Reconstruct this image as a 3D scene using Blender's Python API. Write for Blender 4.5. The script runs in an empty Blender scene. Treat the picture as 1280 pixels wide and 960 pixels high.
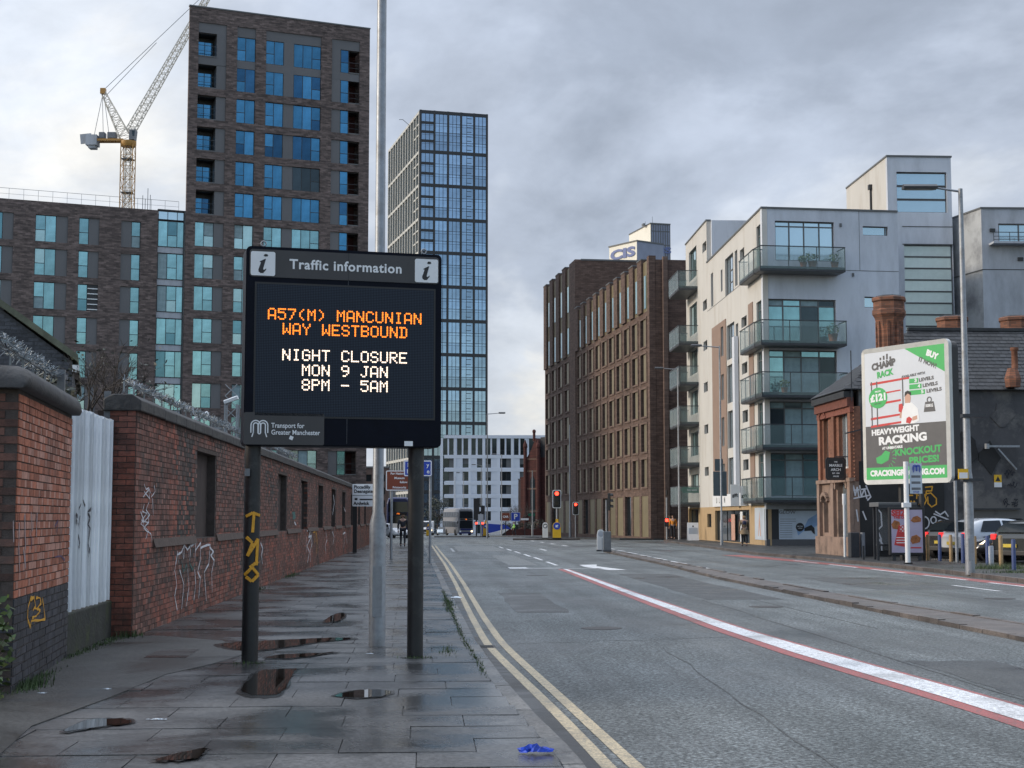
import bpy, math, random
from mathutils import Vector, Matrix
random.seed(7)
sc = bpy.context.scene
col = sc.collection
R = math.radians

# ---------------------------------------------------------------- camera
EYE = 1.6
FPX = 1900.0                      # focal length in photo pixels (1280 wide)
YAW = math.atan(110 / FPX)        # the road runs along world +Y, the camera looks a little to the right of it
PITCH = R(5.05)
camd = bpy.data.cameras.new('camera')
camd.sensor_width = 36; camd.sensor_fit = 'HORIZONTAL'; camd.lens = 36 * FPX / 1280
camd.clip_start = 0.1; camd.clip_end = 6000
cam = bpy.data.objects.new('camera', camd); col.objects.link(cam)
cam.location = (0, 0, EYE); cam.rotation_euler = (R(90) + PITCH, 0, -YAW)
sc.camera = cam

# ---------------------------------------------------------------- exposure
sc.view_settings.view_transform = 'Standard'; sc.view_settings.look = 'None'
sc.view_settings.exposure = 0.42; sc.view_settings.gamma = 1.0
sc.view_settings.use_curve_mapping = False
sc.cycles.max_bounces = 6; sc.cycles.transparent_max_bounces = 12
sc.cycles.caustics_reflective = False; sc.cycles.caustics_refractive = False

# ---------------------------------------------------------------- sky: a grey broken cloud layer over clear sky
SUN_EL = R(22); SUN_AZ = R(-90)     # azimuth from +Y, clockwise; low winter sun on the left
w = bpy.data.worlds.new('World'); sc.world = w; w.use_nodes = True
nt = w.node_tree; N = nt.nodes; L = nt.links
for n in list(N): N.remove(n)
out = N.new('ShaderNodeOutputWorld'); bg = N.new('ShaderNodeBackground'); L.new(bg.outputs[0], out.inputs[0])
bg.inputs[1].default_value = 0.1
sky = N.new('ShaderNodeTexSky'); sky.sky_type = 'NISHITA'; sky.sun_disc = False
sky.sun_elevation = SUN_EL; sky.sun_rotation = SUN_AZ
tc = N.new('ShaderNodeTexCoord')
sep = N.new('ShaderNodeSeparateXYZ'); L.new(tc.outputs['Generated'], sep.inputs[0])
def wmath(op, a, b=None, c=None, clamp=False):
    m = N.new('ShaderNodeMath'); m.operation = op; m.use_clamp = clamp
    for i, x in enumerate((a, b, c)):
        if x is None: continue
        if isinstance(x, (int, float)): m.inputs[i].default_value = x
        else: L.new(x, m.inputs[i])
    return m.outputs[0]
zc = wmath('ADD', wmath('MAXIMUM', sep.outputs[2], 0.0), 0.42)
comb = N.new('ShaderNodeCombineXYZ')
L.new(wmath('DIVIDE', sep.outputs[0], zc), comb.inputs[0]); L.new(wmath('DIVIDE', sep.outputs[1], zc), comb.inputs[1])
comb.inputs[2].default_value = 3.1
def wnoise(scale, detail, rough, off, dist=0.0):
    mp = N.new('ShaderNodeMapping'); mp.inputs['Location'].default_value = off; L.new(comb.outputs[0], mp.inputs[0])
    n = N.new('ShaderNodeTexNoise'); n.inputs['Scale'].default_value = scale; n.inputs['Detail'].default_value = detail
    n.inputs['Roughness'].default_value = rough; n.inputs['Distortion'].default_value = dist
    L.new(mp.outputs[0], n.inputs['Vector']); return n.outputs['Fac']
def wramp(f, stops):
    r = N.new('ShaderNodeValToRGB'); L.new(f, r.inputs[0]); e = r.color_ramp.elements
    r.color_ramp.interpolation = 'EASE'
    e[0].position = stops[0][0]; e[0].color = (*stops[0][1], 1); e[1].position = stops[-1][0]; e[1].color = (*stops[-1][1], 1)
    for p, c in stops[1:-1]:
        x = e.new(p); x.color = (*c, 1)
    return r.outputs[0]
big = wnoise(1.5, 7, 0.56, (8.2, 3.25, 0), 0.35)
cloudcol = wramp(big, [(0.34, (3.5, 4.0, 4.9)), (0.45, (4.9, 5.5, 6.6)), (0.54, (6.9, 7.4, 8.2)), (0.64, (8.9, 8.8, 8.5))])
fine = wnoise(6.0, 6, 0.6, (7, 1, 0), 0.2)
finem = N.new('ShaderNodeMapRange'); L.new(fine, finem.inputs[0])
finem.inputs[1].default_value = 0.3; finem.inputs[2].default_value = 0.7; finem.inputs[3].default_value = 0.84; finem.inputs[4].default_value = 1.14
# an overcast sky is brighter overhead than near the horizon
zen = wmath('ADD', wmath('MULTIPLY', wmath('POWER', wmath('MAXIMUM', sep.outputs[2], 0.0), 2.0), 1.9), 0.72)
vm = N.new('ShaderNodeVectorMath'); vm.operation = 'SCALE'; L.new(cloudcol, vm.inputs[0]); L.new(wmath('MULTIPLY', finem.outputs[0], zen), vm.inputs[3])
# the cloud breaks up behind the camera (blue shows in the far windows' reflections)
cov = wnoise(1.0, 4, 0.5, (0.5, 5.2, 2))
covr = N.new('ShaderNodeMapRange'); L.new(wmath('ADD', cov, wmath('MULTIPLY', sep.outputs[1], 0.32)), covr.inputs[0])
covr.inputs[1].default_value = 0.34; covr.inputs[2].default_value = 0.56; covr.inputs[3].default_value = 0.25; covr.inputs[4].default_value = 0.96
mix = N.new('ShaderNodeMix'); mix.data_type = 'RGBA'
L.new(covr.outputs[0], mix.inputs['Factor'])
sks = N.new('ShaderNodeVectorMath'); sks.operation = 'SCALE'; sks.inputs[3].default_value = 1.5; L.new(sky.outputs[0], sks.inputs[0])
L.new(sks.outputs[0], mix.inputs[6]); L.new(vm.outputs[0], mix.inputs[7])
L.new(mix.outputs[2], bg.inputs[0])

# ---------------------------------------------------------------- sun, veiled by thin cloud
sl = bpy.data.lights.new('sun', 'SUN'); sl.energy = 1.7; sl.angle = R(10); sl.color = (1.0, 0.86, 0.68)
so = bpy.data.objects.new('sun', sl); col.objects.link(so)
sd = Vector((math.sin(SUN_AZ) * math.cos(SUN_EL), math.cos(SUN_AZ) * math.cos(SUN_EL), math.sin(SUN_EL)))
so.rotation_euler = sd.to_track_quat('Z', 'Y').to_euler(); so.location = (-40, 10, 60)

# ---------------------------------------------------------------- survey helpers: turn bearings read off the photo into metres
_fw = Vector((math.sin(YAW) * math.cos(PITCH), math.cos(YAW) * math.cos(PITCH), math.sin(PITCH)))
_rt = Vector((math.cos(YAW), -math.sin(YAW), 0)); _up = _rt.cross(_fw)
_fh = Vector((math.sin(YAW), math.cos(YAW), 0))
def ray(px, py): return _fw + _rt * ((px - 640) / FPX) + _up * ((480 - py) / FPX)
def P(px, py, d):
    """point at horizontal distance d (along the view) on the bearing (px, py)"""
    r = ray(px, py); t = d / r.dot(_fh); return Vector((0, 0, EYE)) + r * t
def gz(Y):
    """the street falls gently away past the junction"""
    return 0.0 if Y < 110 else -0.0085 * (min(Y, 400) - 110)
def Gd(px, py, z=0.0):
    r = ray(px, py); t = (z - EYE) / r.z; return Vector((r.x * t, r.y * t, z))
class Frame:
    """a vertical facade plane: origin, heading of its local x; local y points into the building"""
    def __init__(s, px, d, deg, py=600):
        p = P(px, py, d); s.o = Vector((p.x, p.y, 0)); s.a = R(deg)
        s.D = Vector((math.cos(s.a), math.sin(s.a), 0))
    def hit(s, px, py):
        r = ray(px, py); n = Vector((-s.D.y, s.D.x, 0))
        t = (s.o - Vector((0, 0, 0))).dot(n) / r.dot(n); return Vector((0, 0, EYE)) + r * t
    def s(s, px, py=500): return (s.hit(px, py) - s.o).dot(s.D)
    def z(s, px, py): return s.hit(px, py).z
    def rect(s, x0, x1, y0, y1):
        """pixel box -> local (x0, x1, z0, z1), heights read at the box's middle column"""
        m = (x0 + x1) / 2; ym = (y0 + y1) / 2
        return s.s(x0, ym), s.s(x1, ym), s.z(m, y1), s.z(m, y0)

# ---------------------------------------------------------------- mesh helpers
class MB:
    def __init__(s): s.v = []; s.f = []; s.sm = []
    def _add(s, vs, fs, sm=False):
        b = len(s.v); s.v += [tuple(v) for v in vs]; s.f += [tuple(b + i for i in f) for f in fs]; s.sm += [sm] * len(fs)
    def box(s, x0, x1, y0, y1, z0, z1):
        if x0 > x1: x0, x1 = x1, x0
        if y0 > y1: y0, y1 = y1, y0
        if z0 > z1: z0, z1 = z1, z0
        s._add([(x0, y0, z0), (x1, y0, z0), (x1, y1, z0), (x0, y1, z0), (x0, y0, z1), (x1, y0, z1), (x1, y1, z1), (x0, y1, z1)],
               [(0, 3, 2, 1), (4, 5, 6, 7), (0, 1, 5, 4), (1, 2, 6, 5), (2, 3, 7, 6), (3, 0, 4, 7)]); return s
    def brick(s, x0, x1, y0, y1, z0, z1):       # no back face
        s._add([(x0, y0, z0), (x1, y0, z0), (x1, y1, z0), (x0, y1, z0), (x0, y0, z1), (x1, y0, z1), (x1, y1, z1), (x0, y1, z1)],
               [(0, 3, 2, 1), (4, 5, 6, 7), (0, 1, 5, 4), (1, 2, 6, 5), (3, 0, 4, 7)]); return s
    def bar(s, p, q, w, h=None, n=4, rot=math.pi / 4):
        h = h or w; p = Vector(p); q = Vector(q); d = (q - p).normalized()
        a = Vector((0, 0, 1)) if abs(d.z) < 0.95 else Vector((1, 0, 0))
        x = d.cross(a).normalized(); y = x.cross(d)
        vs = []
        for c in (p, q):
            for sx, sy in ((-1, -1), (1, -1), (1, 1), (-1, 1)): vs.append(c + x * sx * w / 2 + y * sy * h / 2)
        s._add(vs, [(0, 1, 2, 3), (7, 6, 5, 4), (0, 4, 5, 1), (1, 5, 6, 2), (2, 6, 7, 3), (3, 7, 4, 0)]); return s
    def tube(s, p, q, r0, r1=None, n=10, cap=True, sm=True):
        r1 = r0 if r1 is None else r1; p = Vector(p); q = Vector(q); d = (q - p).normalized()
        a = Vector((0, 0, 1)) if abs(d.z) < 0.95 else Vector((1, 0, 0))
        x = d.cross(a).normalized(); y = x.cross(d)
        ring = lambda c, r: [c + x * r * math.cos(2 * math.pi * i / n) + y * r * math.sin(2 * math.pi * i / n) for i in range(n)]
        A = ring(p, r0); B = ring(q, r1)
        s._add(A + B, [(i, n + i, n + (i + 1) % n, (i + 1) % n) for i in range(n)], sm)
        if cap: s._add(A, [tuple(range(n))]); s._add(B, [tuple(reversed(range(n)))])
        return s
    def path(s, pts, r, n=6):
        for a, b in zip(pts, pts[1:]): s.tube(a, b, r, r, n)
        return s
    def rev(s, prof, n=16, c=(0, 0, 0), sm=True):      # profile of (r, z)
        cx, cy, cz = c; k = len(prof)
        vs = [(cx + r * math.cos(2 * math.pi * i / n), cy + r * math.sin(2 * math.pi * i / n), cz + z) for r, z in prof for i in range(n)]
        fs = [(j * n + i, j * n + (i + 1) % n, (j + 1) * n + (i + 1) % n, (j + 1) * n + i) for j in range(k - 1) for i in range(n)]
        s._add(vs, fs, sm)
        s._add(vs[:n], [tuple(reversed(range(n)))]); s._add(vs[-n:], [tuple(range(n))]); return s
    def prism(s, pts, y0, y1, sm=False):        # pts (x, z) extruded along y
        n = len(pts); A = [(x, y0, z) for x, z in pts]; B = [(x, y1, z) for x, z in pts]
        s._add(A, [tuple(range(n))]); s._add(B, [tuple(reversed(range(n)))])
        s._add(A + B, [((i + 1) % n, i, n + i, n + (i + 1) % n) for i in range(n)], sm); return s
    def prismx(s, pts, x0, x1):                 # pts (y, z) extruded along x
        n = len(pts); A = [(x0, y, z) for y, z in pts]; B = [(x1, y, z) for y, z in pts]
        s._add(A + B, [tuple(range(n)), tuple(range(2 * n - 1, n - 1, -1))] + [((i + 1) % n, i, n + i, n + (i + 1) % n) for i in range(n)]); return s
    def slab(s, pts, z0, z1):                   # pts (x, y) extruded along z
        n = len(pts); A = [(x, y, z0) for x, y in pts]; B = [(x, y, z1) for x, y in pts]
        s._add(A + B, [tuple(reversed(range(n))), tuple(range(n, 2 * n))] + [(i, (i + 1) % n, n + (i + 1) % n, n + i) for i in range(n)]); return s
    def face(s, pts): s._add(pts, [tuple(range(len(pts)))]); return s
    def loft(s, rings, closed=True, cap=True, sm=True):
        n = len(rings[0]); vs = [p for r in rings for p in r]
        m = n if closed else n - 1
        s._add(vs, [(j * n + i, j * n + (i + 1) % n, (j + 1) * n + (i + 1) % n, (j + 1) * n + i) for j in range(len(rings) - 1) for i in range(m)], sm)
        if cap: s._add(rings[0], [tuple(reversed(range(n)))]); s._add(rings[-1], [tuple(range(n))])
        return s
    def mesh(s, name, mat=None):
        me = bpy.data.meshes.new(name); me.from_pydata(s.v, [], s.f); me.polygons.foreach_set('use_smooth', s.sm)
        if mat: me.materials.append(mat)
        me.update(); return me
    def build(s, name, mat=None, parent=None, **k): return link(name, s.mesh(name, mat), parent, **k)
def link(name, me, parent=None, loc=None, rot=None, kind=None, label=None, cat=None, group=None, bevel=0, scale=None):
    o = bpy.data.objects.new(name, me); col.objects.link(o)
    if parent is not None: o.parent = parent
    if loc is not None: o.location = loc
    if rot is not None: o.rotation_euler = rot
    if scale is not None: o.scale = scale
    if bevel:
        b = o.modifiers.new('bevel', 'BEVEL'); b.width = bevel; b.segments = 2; b.limit_method = 'ANGLE'
    return tag(o, label, cat, group, kind)
def tag(o, label=None, cat=None, group=None, kind=None):
    if label: o['label'] = label
    if cat: o['category'] = cat
    if group: o['group'] = group
    if kind: o['kind'] = kind
    return o
def thing(name, label, cat, loc=(0, 0, 0), rz=0.0, group=None):
    o = bpy.data.objects.new(name, None); col.objects.link(o); o.location = loc; o.rotation_euler = (0, 0, rz)
    o.empty_display_size = 0.3
    return tag(o, label, cat, group)
def fthing(fr, name, label, cat, group=None, z=0): return thing(name, label, cat, (fr.o.x, fr.o.y, z), fr.a, group)
_mc = {}
def bx(name, mat, par, x0, x1, y0, y1, z0, z1, bevel=0, **k):
    """a box part; equal boxes share one mesh"""
    dx, dy, dz = round(x1 - x0, 3), round(y1 - y0, 3), round(z1 - z0, 3)
    key = ('bx', dx, dy, dz, mat.name)
    if key not in _mc: _mc[key] = MB().box(0, dx, 0, dy, 0, dz).mesh(name, mat)
    return link(name, _mc[key], par, loc=(x0, y0, z0), bevel=bevel, **k)
def copy_tree(o, parent=None, loc=None, rz=None):
    c = o.copy(); col.objects.link(c); c.parent = parent
    if loc is not None: c.location = loc
    if rz is not None: c.rotation_euler = (0, 0, rz)
    for ch in list(o.children): copy_tree(ch, c)
    return c
def text(s, size, par, mat, x, z, y=-0.004, align='CENTER', bold=0.0, name='lettering', shear=0.0, xs=1.0, spacing=1.0, rot=0.0):
    cu = bpy.data.curves.new(name, 'FONT'); cu.body = s; cu.size = size; cu.align_x = align; cu.align_y = 'CENTER'
    cu.offset = bold; cu.shear = shear; cu.extrude = 0.0015; cu.space_character = spacing; cu.resolution_u = 3
    t = bpy.data.objects.new('t', cu)
    me = bpy.data.meshes.new_from_object(t)
    bpy.data.objects.remove(t); me.name = name; me.materials.clear(); me.materials.append(mat)
    me.transform(Matrix.Rotation(R(90), 4, 'X') @ Matrix.Rotation(rot, 4, 'Z') @ Matrix.Diagonal((xs, 1, 1, 1)))
    return link(name, me, par, loc=(x, y, z))
def ribbon(B, pts, wd, y=-0.004):
    """flat painted stroke in the local xz plane"""
    for (x0, z0), (x1, z1) in zip(pts, pts[1:]):
        dx, dz = x1 - x0, z1 - z0; l = math.hypot(dx, dz) or 1e-6; nx, nz = -dz / l * wd / 2, dx / l * wd / 2
        ex, ez = dx / l * wd * .3, dz / l * wd * .3
        B.face([(x0 - nx - ex, y, z0 - nz - ez), (x1 - nx + ex, y, z1 - nz + ez), (x1 + nx + ex, y, z1 + nz + ez), (x0 + nx - ex, y, z0 + nz - ez)])
        y -= 0.00005
    return B

# ---------------------------------------------------------------- materials
M = {}
def mat(name, c, rough=0.6, metal=0.0, var=0.15, scale=3.0, bump=0.0, bscale=40.0, c2=None, spec=0.5, emit=None, es=1.0,
        objrand=0.0, stretch=None, alpha=1.0, rvar=0.0, coord='Object', coat=0.0, dirt=None, dscale=1.0, dlo=.5, dhi=.7):
    m = bpy.data.materials.new(name); m.use_nodes = True; nt = m.node_tree; N = nt.nodes; L = nt.links
    b = N['Principled BSDF']; b.inputs['Roughness'].default_value = rough; b.inputs['Metallic'].default_value = metal
    b.inputs['Specular IOR Level'].default_value = spec; b.inputs['Alpha'].default_value = alpha
    b.inputs['Coat Weight'].default_value = coat
    g = N.new('ShaderNodeTexCoord'); vec = g.outputs['Object']
    if coord == 'World': ge = N.new('ShaderNodeNewGeometry'); vec = ge.outputs['Position']
    if stretch:
        mp = N.new('ShaderNodeMapping'); mp.inputs['Scale'].default_value = stretch; L.new(vec, mp.inputs[0]); vec = mp.outputs[0]
    n1 = N.new('ShaderNodeTexNoise'); n1.inputs['Scale'].default_value = scale; n1.inputs['Detail'].default_value = 6; n1.inputs['Roughness'].default_value = .65
    L.new(vec, n1.inputs['Vector'])
    mr = N.new('ShaderNodeMapRange'); L.new(n1.outputs['Fac'], mr.inputs[0]); mr.inputs[1].default_value = .3; mr.inputs[2].default_value = .7
    mx = N.new('ShaderNodeMix'); mx.data_type = 'RGBA'; L.new(mr.outputs[0], mx.inputs['Factor'])
    lo = tuple(max(0, x * (1 - var)) for x in c); hi = c2 or tuple(min(1, x * (1 + var)) for x in c)
    if c2: lo = c
    mx.inputs[6].default_value = (*lo, 1); mx.inputs[7].default_value = (*hi, 1); cur = mx.outputs[2]
    if dirt:
        n2 = N.new('ShaderNodeTexNoise'); n2.inputs['Scale'].default_value = dscale; n2.inputs['Detail'].default_value = 8; n2.inputs['Roughness'].default_value = .7
        L.new(vec, n2.inputs['Vector'])
        r2 = N.new('ShaderNodeMapRange'); L.new(n2.outputs['Fac'], r2.inputs[0]); r2.inputs[1].default_value = dlo; r2.inputs[2].default_value = dhi
        m2 = N.new('ShaderNodeMix'); m2.data_type = 'RGBA'; L.new(r2.outputs[0], m2.inputs['Factor']); L.new(cur, m2.inputs[6]); m2.inputs[7].default_value = (*dirt, 1)
        cur = m2.outputs[2]
    if objrand:
        oi = N.new('ShaderNodeObjectInfo'); gi = N.new('ShaderNodeNewGeometry')
        ad = N.new('ShaderNodeMath'); ad.operation = 'ADD'; L.new(oi.outputs['Random'], ad.inputs[0]); L.new(gi.outputs['Random Per Island'], ad.inputs[1])
        fr = N.new('ShaderNodeMath'); fr.operation = 'FRACT'; L.new(ad.outputs[0], fr.inputs[0])
        r3 = N.new('ShaderNodeMapRange'); L.new(fr.outputs[0], r3.inputs[0]); r3.inputs[3].default_value = 1 - objrand; r3.inputs[4].default_value = 1 + objrand
        vs = N.new('ShaderNodeVectorMath'); vs.operation = 'SCALE'; L.new(cur, vs.inputs[0]); L.new(r3.outputs[0], vs.inputs[3]); cur = vs.outputs[0]
    L.new(cur, b.inputs['Base Color'])
    if rvar:
        rr = N.new('ShaderNodeMapRange'); L.new(n1.outputs['Fac'], rr.inputs[0]); rr.inputs[1].default_value = .35; rr.inputs[2].default_value = .65
        rr.inputs[3].default_value = max(0.02, rough - rvar); rr.inputs[4].default_value = min(1, rough + rvar); L.new(rr.outputs[0], b.inputs['Roughness'])
    if bump:
        n3 = N.new('ShaderNodeTexNoise'); n3.inputs['Scale'].default_value = bscale; n3.inputs['Detail'].default_value = 3; L.new(vec, n3.inputs['Vector'])
        bp = N.new('ShaderNodeBump'); bp.inputs['Strength'].default_value = bump; bp.inputs['Distance'].default_value = 0.02
        L.new(n3.outputs['Fac'], bp.inputs['Height']); L.new(bp.outputs[0], b.inputs['Normal'])
    if emit:
        b.inputs['Emission Color'].default_value = (*emit, 1); b.inputs['Emission Strength'].default_value = es
    M[name] = m; return m
def emis(name, c, s):
    return mat(name, tuple(x * .5 for x in c), emit=c, es=s, var=0)

mat('white_paint', (.72, .73, .74), .5, dirt=(.35, .36, .35), dscale=2.2, dlo=.55, dhi=.8)
mat('sign_white', (.78, .8, .82), .4, var=.04)
mat('print_black', (.02, .02, .022), .5, var=.1)
mat('print_grey', (.10, .10, .105), .5, var=.1)
mat('print_green', (.06, .42, .12), .5, var=.05)
mat('print_red', (.55, .05, .05), .5, var=.1)
mat('print_skin', (.55, .33, .25), .5, var=.1)
mat('black_casing', (.003, .0045, .011), .5, spec=.12, var=.3, scale=4, bump=.05, bscale=10)
mat('post_black', (.012, .013, .015), .45, var=.4, scale=6, dirt=(.06, .06, .06), dscale=5, dlo=.55, dhi=.8)
mat('header_brown', (.048, .046, .048), .45, var=.15, scale=1.5)
mat('galvanised', (.30, .32, .35), .45, metal=.35, var=.14, scale=14, bump=.05, bscale=60, dirt=(.2, .2, .2), dscale=3)
mat('steel_grey', (.16, .17, .185), .45, metal=.3, var=.2, scale=6)
mat('dark_steel', (.045, .048, .055), .45, metal=.2, var=.2, scale=6)
mat('traffic_blue', (.02, .06, .42), .4, var=.05)
mat('traffic_brown', (.20, .045, .02), .4, var=.05)
mat('traffic_green', (.0, .10, .06), .4, var=.05)
mat('bollard_yellow', (.75, .45, .02), .4, var=.08)
mat('bollard_shell', (.68, .70, .71), .35, var=.08)
# ================================================================ the ground, road and pavements
def wetmat(name, base, base2, agg, wet_lo, wet_hi, rdry, rwet, scale, bump, bscale, objrand=0.0, stretch=(1, 1, 1), cracks=0.0, light=None, gc=(.55, 1.5), lanes=False):
    """tarmac or concrete with damp patches: noise drives wetness -> darker and glossier (world metres)"""
    m = bpy.data.materials.new(name); m.use_nodes = True; nt = m.node_tree; N = nt.nodes; L = nt.links; b = N['Principled BSDF']
    ge = N.new('ShaderNodeNewGeometry'); pos = ge.outputs['Position']
    mp = N.new('ShaderNodeMapping'); mp.inputs['Scale'].default_value = stretch; L.new(pos, mp.inputs[0])
    def noise(vec, s, d=4, r=.6, dist=0):
        n = N.new('ShaderNodeTexNoise'); n.inputs['Scale'].default_value = s; n.inputs['Detail'].default_value = d; n.inputs['Roughness'].default_value = r
        n.inputs['Distortion'].default_value = dist; L.new(vec, n.inputs['Vector']); return n.outputs['Fac']
    def mr(f, a, b_, c, d):
        x = N.new('ShaderNodeMapRange'); L.new(f, x.inputs[0]); x.inputs[1].default_value = a; x.inputs[2].default_value = b_; x.inputs[3].default_value = c; x.inputs[4].default_value = d; return x.outputs[0]
    def mixc(f, a, b_):
        x = N.new('ShaderNodeMix'); x.data_type = 'RGBA'; L.new(f, x.inputs['Factor'])
        for i, v in ((6, a), (7, b_)):
            if isinstance(v, tuple): x.inputs[i].default_value = (*v, 1)
            else: L.new(v, x.inputs[i])
        return x.outputs[2]
    def scl(v, f):
        x = N.new('ShaderNodeVectorMath'); x.operation = 'SCALE'; L.new(v, x.inputs[0])
        if isinstance(f, float): x.inputs[3].default_value = f
        else: L.new(f, x.inputs[3])
        return x.outputs[0]
    big = noise(mp.outputs[0], scale, 6, .62, .3)
    col_ = mixc(mr(noise(mp.outputs[0], scale * 2.3, 5), .35, .65, 0, 1), base, base2)
    grain = noise(pos, agg, 7, .78)
    col_ = scl(col_, mr(grain, .4, .6, *gc))
    if lanes:                                     # pale and dark chippings
        vc = N.new('ShaderNodeTexVoronoi'); vc.inputs['Scale'].default_value = 42; L.new(pos, vc.inputs['Vector'])
        sv = N.new('ShaderNodeSeparateXYZ'); L.new(vc.outputs['Color'], sv.inputs[0]); col_ = scl(col_, mr(sv.outputs[0], 0, 1, .5, 1.5))
    if lanes:                                     # tyre-polished tracks and long weathering streaks along the street
        ml = N.new('ShaderNodeMapping'); ml.inputs['Scale'].default_value = (1.1, .035, 1); L.new(pos, ml.inputs[0])
        col_ = scl(col_, mr(noise(ml.outputs[0], 1.3, 5, .6, .2), .34, .66, .72, 1.3))
        mpch = N.new('ShaderNodeMapping'); mpch.inputs['Scale'].default_value = (.22, .09, 1); L.new(pos, mpch.inputs[0])
        col_ = scl(col_, mr(noise(mpch.outputs[0], 1.0, 7, .7, 1.2), .4, .6, .84, 1.16))
    if light:
        col_ = mixc(mr(noise(mp.outputs[0], scale * 1.1, 8, .7), .58, .78, 0, .6), col_, light)
    if cracks:
        v = N.new('ShaderNodeTexVoronoi'); v.feature = 'DISTANCE_TO_EDGE'; v.inputs['Scale'].default_value = .55
        nn = N.new('ShaderNodeTexNoise'); nn.inputs['Scale'].default_value = 3; nn.inputs['Detail'].default_value = 5; L.new(pos, nn.inputs['Vector'])
        ad = N.new('ShaderNodeVectorMath'); ad.operation = 'MULTIPLY_ADD'; L.new(nn.outputs['Color'], ad.inputs[0]); ad.inputs[1].default_value = (.35, .35, .35); L.new(pos, ad.inputs[2])
        L.new(ad.outputs[0], v.inputs['Vector'])
        msk = mr(noise(pos, .35, 3), .5, .6, 0, 1)
        cm = N.new('ShaderNodeMath'); cm.operation = 'MULTIPLY'; L.new(mr(v.outputs['Distance'], 0, .012, cracks, 0), cm.inputs[0]); L.new(msk, cm.inputs[1])
        col_ = mixc(cm.outputs[0], col_, tuple(x * .35 for x in base))
    if objrand:
        oi = N.new('ShaderNodeObjectInfo'); ad = N.new('ShaderNodeMath'); ad.operation = 'ADD'; L.new(oi.outputs['Random'], ad.inputs[0]); L.new(ge.outputs['Random Per Island'], ad.inputs[1])
        fr = N.new('ShaderNodeMath'); fr.operation = 'FRACT'; L.new(ad.outputs[0], fr.inputs[0]); col_ = scl(col_, mr(fr.outputs[0], 0, 1, 1 - objrand, 1 + objrand))
    wet = mr(big, wet_lo, wet_hi, 0, 1)
    col_ = scl(col_, mr(wet, 0, 1, 1.0, .55))
    L.new(col_, b.inputs['Base Color']); L.new(mr(wet, 0, 1, rdry, rwet), b.inputs['Roughness'])
    bp = N.new('ShaderNodeBump'); bp.inputs['Distance'].default_value = .012; L.new(mr(wet, 0, 1, bump, bump * .25), bp.inputs['Strength']); L.new(noise(pos, bscale, 2), bp.inputs['Height'])
    L.new(bp.outputs[0], b.inputs['Normal'])
    M[name] = m; return m
wetmat('asphalt', (.080, .092, .094), (.125, .138, .14), 26, .46, .66, .62, .3, .32, 1.6, 60, stretch=(1, .45, 1), cracks=.7, light=(.25, .26, .255), gc=(.1, 2.1), lanes=True)
wetmat('asphalt_patch', (.030, .031, .031), (.048, .049, .048), 24, .45, .62, .62, .36, .6, .9, 40)
wetmat('slab', (.052, .054, .057), (.098, .099, .101), 24, .40, .58, .46, .19, .6, .4, 45, objrand=.14, light=(.16, .16, .163), stretch=(.9, 1, 1))
wetmat('joint', (.035, .034, .032), (.05, .048, .045), 60, .4, .6, .6, .3, .6, .5, 60)
wetmat('kerbstone', (.115, .113, .11), (.16, .156, .15), 30, .45, .6, .5, .25, .8, .4, 50, objrand=.2)
wetmat('median_stone', (.085, .072, .066), (.14, .12, .11), 50, .45, .65, .6, .3, .8, .8, 30, objrand=.2)
wetmat('ground_soil', (.06, .06, .055), (.09, .085, .075), 8, .5, .7, .9, .6, .1, .5, 6)
def paintmat(name, c, under):
    m = wetmat(name, c, tuple(x * 1.1 for x in c), 60, .5, .7, .5, .3, .6, .4, 60)
    nt = m.node_tree; N = nt.nodes; L = nt.links; b = N['Principled BSDF']
    src = b.inputs['Base Color'].links[0].from_socket
    ge = N.new('ShaderNodeNewGeometry'); n = N.new('ShaderNodeTexNoise'); n.inputs['Scale'].default_value = 14; n.inputs['Detail'].default_value = 8; n.inputs['Roughness'].default_value = .75; L.new(ge.outputs['Position'], n.inputs['Vector'])
    r = N.new('ShaderNodeMapRange'); L.new(n.outputs['Fac'], r.inputs[0]); r.inputs[1].default_value = .50; r.inputs[2].default_value = .62
    x = N.new('ShaderNodeMix'); x.data_type = 'RGBA'; L.new(r.outputs[0], x.inputs['Factor']); L.new(src, x.inputs[6]); x.inputs[7].default_value = (*under, 1)
    L.new(x.outputs[2], b.inputs['Base Color']); return m
paintmat('line_white', (.70, .71, .72), (.36, .36, .37))
paintmat('line_yellow', (.45, .37, .24), (.20, .185, .15))
paintmat('line_red', (.36, .09, .085), (.2, .12, .11))
paintmat('line_worn', (.36, .37, .37), (.16, .165, .165))
mat('puddle_water', (.014, .011, .009), .015, var=.1, spec=.5)

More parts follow.
